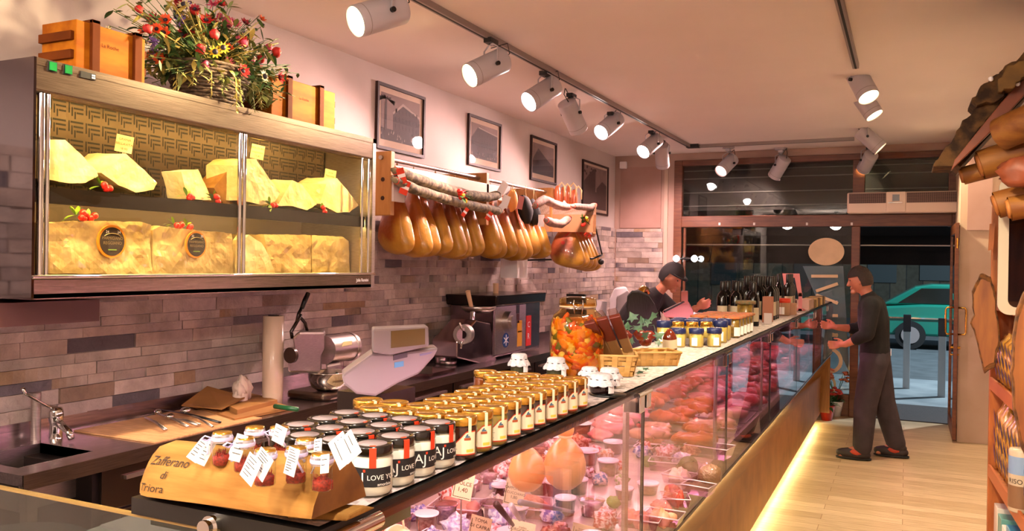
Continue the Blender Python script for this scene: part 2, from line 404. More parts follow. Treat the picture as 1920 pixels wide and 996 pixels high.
decal('letter_sticker', mb, 'lowest cream curved letter on the window above the orchid')
tri = MB(); q = [at(u, v, Y=FY+.03) for u, v in ((1505, 499), (1581, 499), (1593, 700), (1578, 668))]
tri.prism(q, (0, .006, 0)); tag(tri.build('window_panel', mat('pale blue panel', '#9fb4cc', .8, col2='#b8c4d2', scale=3)), 'pale blue pointed panel set behind the cream letters of the window', 'poster')  # flat pale blue pointed panel behind the pane

# ------------------------------------------------------------------ street
road = mat('asphalt', '#4c5356', .8, col2='#3e4548', scale=3, bump=.1)
struct('ground', MB().box((-25, FY+.02, -.14), (25, 40, -.04)), road)
struct('pavement', MB().box((-25, 11.5, -.04), (25, 14.3, -.01)), mat('pavement', '#8a9294', .8, col2='#6a7478', scale=2))
mt = MB().box((-.60, FY+.06, -.04), (.6, 11.5, .004)); tag(mt.build('doormat', mat('dark coir mat', '#3a302c', .95, col2='#2a2220', scale=90, bump=.4)), 'dark brown doormat outside the open door', 'doormat')
stonew = planks('street stone wall', '#5c5444', '#3c3a30', .5, .3, 'x', .9, '#2a2a26', .02)
struct('building_far', MB().box((-25, 31, -.1), (25, 31.4, 9)), stonew)
for x, z0, z1 in ((-3.6, 1.0, 2.6), (-1.2, 1.2, 2.5), (.4, 1.3, 2.4), (2.0, .1, 2.3), (-6.5, 1.0, 2.4)): struct('window_2', MB().box((x, 30.93, z0), (x+.9, 31.0, z1)), mat('dark green shutter', '#1c2a2c', .6))

def bollard(u, v, lab):
    p = at(u, v, Z=0); h = 1.04
    t = thing('bollard', lab, 'bollard', (p.x, p.y, -.01), 0, 'street bollards outside the door')
    MB().box((p.x-.045, p.y-.045, -.01), (p.x+.045, p.y+.045, h-.24)).build('post', mat('pale bollard paint', '#a9b4b8', .6), t, bevel=.006)
    MB().box((p.x-.05, p.y-.05, h-.24), (p.x+.05, p.y+.05, h)).build('cap', mat('bollard cap', '#1c2430', .5), t, bevel=.006)
bollard(1699, 727, 'pale square bollard with dark cap nearer the standing man')
bollard(1765, 743, 'pale square bollard with dark cap beside the door edge')
bollard(1432, 740, 'pale square bollard seen through the shop window behind the counter')
# car
def car():
    Y0 = 20.6; p = at(1640, 640, Y=Y0); x0 = p.x-.1; L = 4.1
    t = thing('car', 'teal green saloon car passing on the street outside', 'car', (x0+L/2, Y0, -.03)); body = mat('teal car paint', '#127260', .3, coat=.5)
    S = lambda x, z: (x0+x*L, Y0-.8, z)
    lo = [(0, .3), (.0, .72), (.03, .85), (.25, .93), (.98, .95), (1, .8), (1, .32), (.9, .26), (.1, .26)]
    MB().prism([S(*q) for q in lo], (0, 1.6, 0)).build('body', body, t, bevel=.05)
    cb = [(.06, .9), (.22, 1.30), (.30, 1.36), (.78, 1.36), (.95, .93)]
    MB().prism([(x0+x*L, Y0-.68, z) for x, z in cb], (0, 1.36, 0)).build('cabin', body, t, bevel=.04)
    for a in ([(.14, .95), (.25, 1.27), (.5, 1.29), (.5, .95)], [(.54, .95), (.54, 1.29), (.77, 1.29), (.88, .96)]):
        MB().prism([(x0+x*L, Y0-.70, z) for x, z in a], (0, .015, 0)).build('side_window', mat('car glass', '#20201c', .1), t)
    for x in (.2, .82):
        wl = MB().cyl((x0+x*L, Y0-.84, .27), (x0+x*L, Y0-.62, .27), .3, n=28).build('wheel', mat('tyre', '#101010', .8), t)
        MB().cyl((x0+x*L, Y0-.86, .27), (x0+x*L, Y0-.80, .27), .18, n=24).build('hub', MC['grey plastic'], wl)
    MB().box((x0-.02, Y0-.83, .62), (x0+L, Y0-.80, .65)).build('side_strip', CHROME, t)
    MB().cyl((x0-.02, Y0-.55, .68), (x0-.05, Y0-.55, .68), .09).build('headlamp', mat('lamp glass', '#c8d0d0', .1), t)
car()
aw = thing('awning', 'black fabric awning lowered in front of the shop window', 'awning', (-1, 11.4, 1.73))
MB().prism([(-4.2, 10.9, 2.98), (-4.2, 11.9, 2.16), (-4.2, 11.9, 1.74), (-4.2, 11.88, 1.74), (-4.2, 11.88, 2.12), (-4.2, 10.9, 2.93)], (6.2, 0, 0)).build('canopy', mat('black awning cloth', '#16100e', .95), aw)
MB().cyl((-4.2, 11.0, 1.97), (2, 11.0, 1.97), .008).build('rod', mat('pale rod', '#c8b8a8', .4), aw)
struct('trim_7', MB().box((-4.4, FY+.125, 2.955), (2.2, 10.9, 3.4)), mat('outer lintel', '#5c544c', .8))
shb = thing('shutter_box', 'grey ribbed roller shutter housing outside above the upper panes', 'shutter box', (-1, 10.6, 2.3))
MB().box((-3.0, 10.7, 2.40), (1.0, 10.78, 2.95)).build('casing', mat('shutter casing', '#4c4440', .6), shb)
rb = MB()
for z in (2.45, 2.62, 2.80, 2.90): rb.box((-3.0, 10.68, z), (1.0, 10.7, z+.012))
rb.build('rib', mat('rib', '#9a948c', .4), shb)
# street lamp added out of view to light the dusk street
sl = thing('street_fill_lamp', 'added tall street lamp out of view, lighting the road outside', 'street lamp', (6.5, 17, 0))
MB().cyl((6.5, 17, 0), (6.5, 17, 5.6), .06).cyl((6.5, 17, 5.6), (5.4, 17, 5.9), .04).build('pole', DARKST, sl)
MB().cbox((5.2, 17, 5.9), (.5, .2, .1)).build('added_head', DARKST, sl)
ld = bpy.data.lights.new('street_fill_light', 'POINT'); ld.energy = 3600; ld.color = (.72, .88, 1); ld.shadow_soft_size = .2
lo = bpy.data.objects.new('street_fill_light', ld); lo.location = (5.2, 17, 5.7); COL.objects.link(lo); lo.parent = sl; lo.location = Vector((5.2, 17, 5.7))-sl.location
# orchid + poinsettia by the window
def leaf(mb, p, d, L, w_, mi=0, droop=.3):
    p = Vector(p); d = Vector(d).normalized(); s_ = d.cross(Vector((0, 0, 1)));
    s_ = s_.normalized() if s_.length > .01 else Vector((1, 0, 0)); vs = []
    for i in range(5):
        t = i/4; q = p+d*L*t-Vector((0, 0, 1))*droop*L*t*t; ww = w_*math.sin(PI*min(1, t*.92+.06))
        vs += [q-s_*ww/2, q+s_*ww/2]
    mb.add(vs, [(2*i, 2*i+1, 2*i+3, 2*i+2) for i in range(4)], mi, True)
def potplant(u, v, lab, pot, flower, h):
    p = at(u, v, Z=0); t = thing('potted_plant', lab, 'plant', (p.x, p.y, 0)); rr = random.Random(int(u))
    MB().lathe([(0, .0), (.055, 0), (.085, .16), (.09, .17), (.08, .17), (.07, .14), (0, .14)], p, 20).build('pot', pot, t)
    lf = MB(); fl = MB()
    for i in range(22):
        a = rr.random()*6.28; leaf(lf, p+Vector((0, 0, .14)), (math.cos(a), math.sin(a), rr.uniform(.3, 2)), rr.uniform(.12, .26), .045, droop=.5)
    for i in range(5):
        a = rr.random()*6.28; q = p+Vector((.1*math.cos(a), .1*math.sin(a), h*rr.uniform(.8, 1))); lf.tube([p+Vector((0, 0, .14)), (p+q)/2+Vector((0, 0, .1)), q], .004, 5)
        for k in range(5):
            fl.blob(q+Vector((rr.uniform(-.05, .05), rr.uniform(-.05, .05), rr.uniform(-.06, .03))), (.026, .026, .014), amp=.4, n=8, seed=k)
    lf.build('foliage', mat('plant green', '#2f5a2c', .5, col2='#4a7434', scale=20), t); fl.build('blossoms', flower, t)
potplant(1550, 788, 'red potted poinsettia on the floor at the end of the counter', mat('red pot', '#a82a18', .4), mat('red petals', '#b02a20', .6), .34)
potplant(1566, 780, 'white pot with a tall orange orchid beside the window', WHITEP, mat('orange petals', '#b86848', .6), .5)
# ================================================================== DISPLAY COUNTER
ZT = 1.325; CX0, CX1, CY0, CY1 = -1.10, -.735, .935, 9.78; DK = .84
dc = thing('display_counter', 'long glass fronted meat and cheese counter with oak plinth running to the window', 'display counter', (-1.2, 5.4, 0))
MB().box((-.86, CY0, .09), (-.835, CY1, .52)).build('plinth_panel', planks('oak panel', '#a8743c', '#9c6a34', 1.33, 1.2, 'y', .45, '#4a2c14', .003), dc)
MB().box((-1.55, CY0+.05, .0), (-.90, CY1-.05, .09)).build('toe_kick', BLACKM, dc)
MB().prism([(-.86, CY0, .50), (-.835, CY0, .50), (-.728, CY0, .745), (-.728, CY0, .758), (-.86, CY0, .758)], (0, CY1-CY0, 0)).build('mirror_skirt', MIRROR, dc)
MB().box((-.735, CY0, .756), (-.722, CY1, .768)).build('black_sill', BLACK, dc)
MB().box((-1.58, CY0+.04, .62), (-.86, CY1, .80)).box((-1.56, CY0+.04, .80), (-.76, CY1, DK)).build('deck', [mat('deck', '#c4b0ac', .35, col2='#b09c98', scale=3, stretch=(6, 1, 1))], dc)
MB().box((-1.62, CY0+.04, 0), (-1.56, CY1, 1.0)).build('rear_body', STEEL, dc)
MB().box((-1.60, CY1-.03, .1), (-.74, CY1, .78)).build('end_body', MC['oak panel'], dc)
slab = MB(); slab.box((CX0, CY0, ZT-.030), (CX1, CY1, ZT-.004)); slab.build('top_slab', mat('black glass slab', '#0a0908', .4), dc)
MB().box((CX0+.02, CY0+.02, ZT-.05), (CX1-.005, CY0+.25, ZT-.0305)).build('green_tape', mat('green tape', '#0f6a3c', .4), dc)
# front glass in panes
ys = [CY0+.01, 2.50, 3.83, 5.16, 6.49, 7.82, 9.1, CY1]
for i in range(7):
    MB().box((-.732, ys[i]+.004, .76), (-.724, ys[i+1]-.004, ZT-.012)).build('front_glass', pane('counter glass', '#fdf4f6', 1.15), dc)
for y in ys[1:-1]:
    q = MB().box((-.775, y-.055, DK), (-.765, y-.02, ZT-.03)); q.build('post', STEEL, dc)
    MB().box((-.77, y-.07, ZT-.075), (-.716, y-.02, ZT-.012)).box((-.77, y+.01, ZT-.07), (-.716, y+.05, ZT-.018)).cyl((-.722, y-.08, ZT-.02), (-.722, y+.06, ZT-.02), .008).build('clamp', CHROME, dc, bevel=.003)
    MB().box((-.7325, y-.0035, .76), (-.7235, y+.0035, ZT-.02)).build('seam', BLACK, dc)
MB().box((-1.46, CY0+.008, .70), (-.735, CY0+.016, 1.29)).build('end_glass', pane('end glass', '#a8b8b0', 2.2), dc)
MB().box((-1.46, CY0+.007, 1.288), (-.735, CY0+.017, 1.292)).build('glass_edge', mat('glass edge', '#8a7040', .2), dc)
MB().box((-.735, CY1-.012, .76), (-1.5, CY1-.004, 1.29)).build('end_glass', MC['end glass'], dc)
kn = MB(); p = at(392, 988, Y=CY0-.01)
kn.cyl(p, p+Vector((0, .02, 0)), .016).cyl(p-Vector((0, .012, 0)), p, .012); kn.build('glass_clip', CHROME, dc)
p = at(672, 990, X=-.735); MB().cyl(p+Vector((0, -.12, 0)), p+Vector((0, .05, 0)), .014).build('corner_rail', CHROME, dc)
# lamp tubes under the slab (the case's own light)
tubem = emis('pink meat lamp', '#ffb0cc', 22); tubew = emis('cream case lamp', '#ffd8dc', 24)
for i in range(7):
    MB().cyl((-1.06, ys[i]+.08, ZT-.045), (-1.06, ys[i+1]-.08, ZT-.045), .013, n=10).build('lamp_tube', tubew if i < 1 else tubem, dc)
for x in (-.78,):
    for i in range(7):
        MB().cyl((x, ys[i]+.1, ZT-.042), (x, ys[i+1]-.1, ZT-.042), .008, n=8).build('lamp_tube', tubew if i < 1 else tubem, dc)
# glow strip under the plinth
MB().box((-.875, CY0+.1, .075), (-.862, CY1-.1, .088)).build('plinth_light', emis('plinth led', '#ffdf9a', 22), dc)
# wavy paper runner
rr = random.Random(3); n = 260; vs = []
for i in range(n+1):
    y = CY0+.01+(CY1-CY0-.02)*i/n; e = CX1-.004-rr.random()*.006
    vs += [(CX0+.005, y, ZT+.001), ((CX0+e)/2, y, ZT+.001+rr.random()*.0008), (e, y, ZT+.0005)]
mb = MB(); mb.add(vs, [(3*i+k, 3*i+3+k, 3*i+4+k, 3*i+1+k) for i in range(n) for k in (0, 1)], 0, False)
o = mb.build('paper_runner', mat('lace paper', '#cfc3c0', .8, col2='#a89c9a', scale=60, bump=.3, contrast=(.45, .55)), solid=0.0)
tag(o, 'long pale lacy paper runner covering the black counter top', 'runner')
# ------------------------------------------------------------------ AJ cream jars
jr = .0335; FR = R(-55)
cream = mat('white cream', '#fbfaf8', .4)
def jar_core(t, fill, lidm, h=.080, r=jr, name='contents', neck=.9):
    MB().lathe([(0, .002), (r*.86, .002), (r*.97, .008), (r*.97, h*.72), (r*neck, h*.80), (0, h*.80)], n=28).build(name, fill, t, world=False)
    MB().lathe([(0, 0), (r*.88, 0), (r, .007), (r, h*.74), (r*.93, h*.82), (r*.93, h*.84)], n=28).build('glass', GLASSJ, t, world=False)
    MB().lathe([(r*.96, h*.80), (r*1.0, h*.81), (r*1.0, h*.96), (r*.96, h*.995), (r*.86, h), (r*.84, h*.985), (0, h*.985)], n=32).build('lid', lidm, t, world=False)
blk = mat('black lid', '#0d0b0a', .18, coat=.4); lab = mat('black label', '#17161a', .55); dsc = mat('lid disc', '#84787a', .5)
def aj_jar(loc, rz, label, full):
    t = thing('cream_jar', label, 'jar', loc, rz, 'white cream jars with black lids')
    jar_core(t, cream, blk)
    MB().lathe([(0, .0800), (jr*.70, .0800), (jr*.70, .0792)], n=28).build('lid_disc', dsc, t, world=False)
    a0, a1 = R(-58), R(62)
    lb = MB().patch(jr+.0006, a0, a1, .017, .047, 16); lb.build('label', lab, t, world=False)
    fn = lambda a, z0: (lambda x, y: ((jr+.0011)*math.cos(a+x/jr), (jr+.0011)*math.sin(a+x/jr), z0+y))
    tx = MB()
    tx.text('A', .0235, fn(R(-54), .0255)); tx.text('J', .0235, fn(R(-27), .0235)); tx.text('LOVE YOU', .0112, fn(R(-10), .028)); tx.text('amorbio', .007, fn(R(18), .0185))
    tx.build('lettering', mat('label white', '#f4f0ec', .6), t, world=False)
    MB().patch(jr+.0013, R(-20), R(-14), .0405, .0445, 2).build('orange_dot', RED, t, world=False)
    tp = MB(); a = R(5); tp.patch(jr+.0016, a-R(9), a+R(9), .047, .0775, 4)
    e = [((jr+.0016)*math.cos(a+s*R(9)), (jr+.0016)*math.sin(a+s*R(9)), .0775) for s in (-1, 1)]
    e2 = [(.70*jr*math.cos(a+s*R(12)), .70*jr*math.sin(a+s*R(12)), .0806) for s in (-1, 1)]
    tp.quad(e[0], e[1], e2[1], e2[0]); tp.build('seal_strip', RED, t, world=False)
    return t
aj0 = None
rows = [(-.772, 'front row'), (-.842, 'second row'), (-.908, 'third row'), (-.973, 'back row')]
for i, y in enumerate((1.118, 1.186, 1.254, 1.323)):
    for k, (x, rn) in enumerate(rows):
        if i == 0 and k == 3: continue
        pos = ['nearest the log', 'second from the log', 'third from the log', 'nearest the honey'][i]
        lb = f'white cream jar with black lid and red strip, {rn}, {pos}'
        rz = FR+R([-4, 26, 44, 36][i])+R(rnd.uniform(-8, 8))*(k > 0)
        if aj0 is None: aj0 = aj_jar((x, y, ZT+.002), rz, lb, True)
        else: dup(aj0, (x+rnd.uniform(-.001, .001), y, ZT+.002), rz, lb)
# ------------------------------------------------------------------ honey jars
honeys = [mat('dark chestnut honey', '#3a0e04', .12, coat=.3), mat('pale acacia honey', '#a08430', .15, coat=.3), mat('amber honey', '#6e3208', .12, coat=.3)]
hl = mat('cream honey label', '#ece4c4', .6); hr = .0315
def honey(loc, rz, label, k):
    t = thing('honey_jar', label, 'jar', loc, rz, 'gold lidded honey jars in rows')
    jar_core(t, honeys[k], GOLD, r=hr)
    top = lambda t_: .032+.021*max(0, min(1, (t_-.40)/.3))
    MB().patch(hr+.0005, R(-74), R(52), .010, .03, 22, top=lambda q: top(q)+.002).build('label_border', mat('label red', '#c2401c', .6), t, world=False)
    MB().patch(hr+.0009, R(-72), R(50), .0125, .03, 22, top=lambda q: top(q)-.0005).build('label', hl, t, world=False)
    ln = MB()
    for j in range(4): ln.patch(hr+.0012, R(-50), R(-50+rnd.uniform(20, 45)), .018+.0035*j, .0188+.0035*j, 4)
    ln.build('print', mat('label grey print', '#8a8a80', .7), t, world=False)
    MB().patch(hr+.0013, R(8), R(28), .043, .0485, 5, top=lambda q: .043+.007*math.sin(PI*q)).build('blue_emblem', mat('emblem blue', '#4a6a84', .6), t, world=False)
    MB().patch(hr+.0013, R(6), R(30), .038, .0425, 5).build('brown_emblem', mat('emblem brown', '#a8502c', .6), t, world=False)
    MB().patch(hr+.0013, R(14), R(42), .0155, .021, 5).build('yellow_emblem', mat('emblem yellow', '#d8c850', .6), t, world=False)
    s = MB(); a = R(26); s.patch(hr+.0014, a-R(6), a+R(6), .046, .0785, 3)
    e = [((hr+.0014)*math.cos(a+q*R(6)), (hr+.0014)*math.sin(a+q*R(6)), .0785) for q in (-1, 1)]; e2 = [(.8*hr*math.cos(a+q*R(8)), .8*hr*math.sin(a+q*R(8)), .0806) for q in (-1, 1)]
    s.quad(e[0], e[1], e2[1], e2[0]); s.build('seal_strip', hl, t, world=False)
    return t
HR = [(1.40, 4, 0), (1.468, 5, 0), (1.536, 3, 1), (1.604, 3, 0), (1.672, 3, 2), (1.740, 3, 2), (1.808, 3, 2), (1.876, 3, 0), (1.944, 4, 2), (2.012, 5, 2)]
proto = {}; XL = ['front', 'second', 'third', 'fourth', 'back']
for i, (y, n, k0) in enumerate(HR):
    for j in range(n):
        k = [0, 1, 1, 0, 0, 0, 2, 2, 2, 2][i] if j == 0 else 2
        c = ['dark chestnut', 'pale yellow', 'amber'][k]
        lb = f'{c} honey jar with gold lid, {XL[j]} line, {ORD[i]} from the black lidded jars'
        loc = (-.765-.0655*j+rnd.uniform(-.002, .002), y, ZT+.002); rz = R(-58)+R(rnd.uniform(-7, 7))+R(i*1.2)
        if k not in proto: proto[k] = honey(loc, rz, lb, k)
        else: dup(proto[k], loc, rz, lb)
# ------------------------------------------------------------------ saffron log
lw = mat('split log wood', '#a47a40', .9, col2='#7c5426', scale=6, stretch=(1.2, 9, 9), bump=.15, spec=.1, contrast=(.3, .8))
bark = mat('log end wood', '#8c5c28', .8, col2='#6c421c', scale=14, bump=.3)
prof = [(.915, .000), (.917, .018), (.926, .042), (.938, .062), (.952, .073), (.970, .075), (.986, .068), (1.006, .049), (1.028, .025), (1.042, .000)]
ZL = ZT+.008
t = thing('saffron_log', 'half log of pale carved wood holding small saffron jars, nearest end of the counter', 'log', (-.9, .98, ZT))
mb = MB(); nx = 20; vs = []
def logp(f, y, z, o=0.):
    s_ = 1.0-.30*max(0, (.10-f)/.10)**2+.02*math.sin(f*9); n_ = noise.noise(Vector((f*5, y*30, z*30)))*.0015
    return Vector((-1.078+f*.348+.012*(z/.08)*(f > .999), .97+(y-.97)*s_-o-n_, ZL+f*.012+z*s_+o*.5))
for i in range(nx+1):
    for (y, z) in prof: vs.append(logp(i/nx, y, z))
m_ = len(prof)
mb.add(vs, [(i*m_+j, i*m_+j+1, (i+1)*m_+j+1, (i+1)*m_+j) for i in range(nx) for j in range(m_-1)], 0, True)
mb.add(vs[:m_], [list(range(m_))], 0); mb.add(vs[-m_:], [list(range(m_))[::-1]], 1)
mb.add([vs[i*m_] for i in range(nx+1)]+[vs[i*m_+m_-1] for i in range(nx+1)], [(i, i+1, nx+2+i, nx+1+i) for i in range(nx)], 0)
mb.build('log_body', [lw, bark], t)
def onlog(x, h):
    f = (x+1.078)/.348; h = max(0, min(.0745, h))
    for (y0, z0), (y1, z1) in zip(prof[:5], prof[1:6]):
        if z0 <= h <= z1: return logp(f, y0+(y1-y0)*(h-z0)/(z1-z0), h, .0012)
    return logp(f, .952, h, .0012)
tx = MB()
for s, x, d, sz in (('Zafferano', -1.052, .046, .020), ('di', -1.022, .028, .018), ('Triora', -1.062, .008, .020)):
    vv, ff, wd = textmesh(s, sz); tx.add([onlog(x+q+y*.28, d+y*.85) for q, y in vv], ff)
tx.build('carved_writing', mat('burnt writing', '#2c1606', .8), t)
MB().prism([(-.80, .945, ZT+.0025), (-.80, .950, ZT+.012), (-.80, .99, ZT+.014), (-.80, 1.02, ZT+.0025)], (.085, .03, 0)).build('wedge_block', lw, t, bevel=.003)
MB().box((-1.08, .95, ZT+.0025), (-1.0, 1.0, ZT+.0085)).build('foot_block', lw, t)
# saffron jars
saff = mat('saffron threads', '#6e1408', .7, col2='#a82818', scale=300)
lil = mat('lilac ribbon', '#c9c0e8', .6); silv = mat('silver foil', '#c8c6d0', .25, .8)
def saffron_jar(loc, rz, label):
    t = thing('saffron_jar', label, 'jar', loc, rz, 'saffron jars standing in the log')
    MB().lathe([(0, 0), (.0125, 0), (.014, .003), (.014, .033), (.012, .036)], n=18).build('glass', GLASSJ, t, world=False)
    mb = MB().lathe([(0, .001), (.0125, .001), (.0128, .013), (.004, .018), (0, .017)], n=14, wob=.3); q = random.Random(2)
    for k in range(34):
        aa = q.random()*6.28; r_ = q.random()*.010; mb.tube([(r_*math.cos(aa), r_*math.sin(aa), .010), (r_*math.cos(aa)+q.uniform(-.005, .005), r_*math.sin(aa)+q.uniform(-.005, .005), q.uniform(.016, .024))], .0005, 3)
    mb.build('saffron', saff, t, world=False)
    MB().lathe([(.0145, .034), (.0152, .036), (.0150, .045), (.0140, .047)], n=20, wob=.08).build('foil_band', silv, t, world=False)
    MB().lathe([(.0142, .0465), (.0138, .049), (0, .0492)], n=20).build('lid', GOLD, t, world=False)
    MB().lathe([(.0156, .037), (.0162, .040), (.0156, .0425)], n=20).tube([(.0156, 0, .04), (.024, .004, .044), (.029, .003, .040), (.022, .0, .036), (.0156, 0, .04)], .0022, 6, flat=.5).tube([(.0156, 0, .04), (.02, .006, .03), (.018, .012, .018)], .0022, 6, flat=.4).build('ribbon', lil, t, world=False)
    return t
def taglab(parent, c, ang, w_, h_, tilt, lines=7, yaw=0):
    """small card: centre c (world), facing the room"""
    M = Matrix.Translation(c) @ Matrix.Rotation(ang, 4, 'Z') @ Matrix.Rotation(tilt, 4, 'Y') @ Matrix.Rotation(R(-12), 4, 'X')
    mb = MB().box((-w_/2, -.0004, -h_/2), (w_/2, .0004, h_/2), 0, M); q = random.Random(int(c.x*1e5) & 999)
    for k in range(lines):
        z = h_/2-h_*(k+1)/(lines+1.5); mb.box((-w_*.38, -.0009, z), (-w_*.38+w_*q.uniform(.3, .75), -.0005, z+.0009), 1, M)
    ob = mb.build('paper_tag', [mat('tag card', '#f0ecf2', .7), INK], parent, world=False)
    # parent is rotated: express in its frame
    ob.matrix_parent_inverse = Matrix.Identity(4)
    P = Matrix.Translation(parent.location) @ Matrix.Rotation(parent.rotation_euler.z, 4, 'Z')
    ob.data.transform(P.inverted())
sj = [(417, 810, 'nearest the left end of the log'), (458, 820, 'second from the left end, front'), (478, 800, 'behind, above the second jar'), (524, 800, 'at the back of the middle'), (498, 842, 'behind the two big white cards'), (556, 838, 'front middle behind the printed white card'), (574, 822, 'behind the middle card'), (604, 850, 'nearest the right end of the log')]
s0 = None; SJ = []
for u, v, w_ in sj:
    p = at(u, v, Z=1.442); lb = f'small saffron jar with lilac ribbon, {w_}'; loc = (p.x, p.y, 1.393); SJ.append(None)
    o_ = saffron_jar(loc, rnd.random()*6, lb); SJ[-1] = o_
def cardpx(j, u, v, w_, h_, tilt, ang=-20, lines=7, off=-.022):
    p = at(u, v, Y=SJ[j].location.y+off); taglab(SJ[j], p, R(ang), w_, h_, R(tilt), lines)
cardpx(0, 372, 845, .017, .034, 38, 40, 5, .0); cardpx(0, 386, 850, .014, .036, 28, 45, 5, -.01)
cardpx(1, 447, 840, .016, .038, 20, 50, 4, -.015)
cardpx(4, 470, 880, .030, .034, 22, -16, 6, -.045); cardpx(4, 491, 871, .032, .033, 26, -16, 8, -.04)
cardpx(5, 547, 866, .024, .036, 4, -16, 9, -.03); cardpx(3, 524, 815, .030, .026, 8, -16, 3, -.02)
cardpx(7, 640, 845, .040, .030, 50, -16, 3, -.015); cardpx(7, 655, 838, .034, .028, 48, -16, 2, -.018); cardpx(7, 609, 870, .018, .024, -14, -16, 2, -.017)
cardpx(6, 596, 838, .018, .022, -14, -16, 4, -.01)
# ------------------------------------------------------------------ big pickle jar
p = Vector((-1.0, 2.64, ZT+.004)); RJ = .094
pj = thing('pickle_jar', 'large clip top glass jar of mixed orange, yellow and white pickled vegetables on the counter', 'jar', p)
MB().lathe([(0, 0), (RJ*.94, 0), (RJ, .012), (RJ, .150), (RJ*.97, .175), (RJ*.86, .198), (RJ*.66, .214), (RJ*.62, .222), (RJ*.62, .238)], (0, 0, 0), 40).build('glass', pane('big jar glass', '#f0dca8', 1.3), pj, world=False)
MB().lathe([(RJ*.66, .228), (RJ*.68, .232), (RJ*.66, .252), (RJ*.5, .258), (0, .259)], (0, 0, 0), 36).build('glass_lid', MC['big jar glass'], pj, world=False)
MB().lathe([(RJ*.655, .224), (RJ*.67, .227), (RJ*.655, .230)], n=36).build('rubber_ring', mat('rubber', '#c8b090', .6), pj, world=False)
a = R(-68); cc, ss = math.cos(a), math.sin(a); wr = MB()
for s_ in (-1, 1):
    q = lambda r, w_, z: (r*cc-w_*ss, r*ss+w_*cc, z)
    wr.tube([q(RJ*.68, s_*.014, .250), q(RJ*.72, s_*.016, .235), q(RJ*.70, s_*.012, .205)], .0018, 6)
wr.tube([q(RJ*.72, -.016, .232), q(RJ*.73, 0, .226), q(RJ*.72, .016, .232)], .0018, 6).lathe([(RJ*.63, .219), (RJ*.645, .221), (RJ*.63, .223)], n=30)
wr.build('wire_clip', CHROME, pj, world=False)
MB().lathe([(0, .004), (RJ*.8, .004), (RJ*.86, .012), (RJ*.86, .15), (RJ*.6, .185), (0, .19)], n=24, wob=.05).build('brine', mat('brine', '#7c4408', .3, col2='#a86414', scale=30), pj, world=False)
rr = random.Random(11)
veg = [('cauliflower', mat('cauliflower', '#dcc88c', .5, col2='#c0a860', scale=60, bump=.3), 44, (.016, .016, .014), .5), ('carrot', mat('carrot', '#c8560c', .35), 28, (.034, .012, .010), .1),
       ('pepper', mat('pepper', '#b02c08', .3), 12, (.028, .010, .014), .15), ('yellow_pepper', mat('yellow pepper', '#d08410', .3), 34, (.026, .014, .018), .1), ('gherkin', mat('gherkin', '#5c6420', .4), 10, (.026, .011, .013), .1)]
for nm, m_, cnt, rad, amp in veg:
    mb = MB()
    for k in range(cnt):
        a = rr.uniform(-PI*.95, .1*PI); z = rr.uniform(.014, .18); r_ = RJ*(.86 if z < .15 else .86-.30*(z-.15)/.03*.5)
        rad = (rad[0], .008, rad[2]); M = Matrix.Rotation(a+PI/2, 4, 'Z') @ Matrix.Rotation(rr.uniform(-1.2, 1.2), 4, 'Y')
        mb.blob((r_*math.cos(a), r_*math.sin(a), z), rad, amp=amp, fr=3, seed=k, n=10, M=M, power=.8 if nm in ('carrot', 'yellow_pepper') else 1)
    tag(mb.build(nm, m_, pj, world=False), kind='stuff')
# cloth-capped jars
cloth = mat('lace cap cloth', '#d8d4d8', .8, col2='#bcb8c0', scale=120, bump=.3)
def capjar(u, v, fill, label, r=.030, h=.062, z0=ZT+.004, P=None):
    p = at(u, v, Z=z0) if P is None else P; p = Vector((p.x, p.y+r*.9, z0)) if P is None else P
    t = thing('preserve_jar', label, 'jar', p, 0, 'jars with white lace caps')
    MB().lathe([(0, .0), (r*.7, 0), (r*.95, .008), (r, h*.3), (r*.95, h*.6), (r*.8, h*.72), (0, h*.72)], n=22).build('jar', fill, t, world=False)
    vs = MB(); n = 40; prof = [(0, h), (r*.75, h), (r*.92, h-.004), (r*.95, h*.80), (r*1.0, h*.74), (r*1.25, h*.58), (r*1.3, h*.50)]
    pts = []
    for k, (q, z) in enumerate(prof):
        for i in range(n):
            a = 2*PI*i/n; wv = math.sin(a*9)*(.06 if k > 4 else .02 if k == 4 else 0); pts.append((q*(1+wv)*math.cos(a), q*(1+wv)*math.sin(a), z-(abs(math.sin(a*4.5))*.004 if k > 5 else 0)))
    vs.add(pts, [(k*n+i, k*n+(i+1) % n, (k+1)*n+(i+1) % n, (k+1)*n+i) for k in range(len(prof)-1) for i in range(n)], 0, True)
    vs.build('lace_cap', cloth, t, world=False)
    a = R(-25); MB().patch(r*1.22, a-.28, a+.28, h*.12, h*.62, 5).build('paper_tag', WHITE, t, world=False)
    MB().lathe([(r*.97, h*.72), (r*1.0, h*.75), (r*.97, h*.78)], n=20).build('string', INK, t, world=False)
olive = mat('green olive paste', '#34341a', .3, coat=.3); plum = mat('dark jam', '#1c0a0a', .15, coat=.4)
capjar(967, 706, olive, 'white lace capped jar of green paste left of the big pickle jar', r=.028, h=.072)
capjar(1036, 712, olive, 'white lace capped jar of green paste standing in front of the big pickle jar', r=.031, h=.068)
capjar(1103, 690, olive, 'white lace capped jar of green paste right of the big pickle jar', r=.028, h=.066)
capjar(1120, 742, plum, 'lace capped jar of dark jam at the front on the black slate', r=.034, h=.058)
capjar(1137, 728, plum, 'lace capped jar of dark jam behind the front one on the black slate', r=.030, h=.058)
capjar(1100, 716, mat('white jar fill', '#c8c0bc', .4), 'lace capped white jar low beside the big pickle jar', r=.027, h=.044)
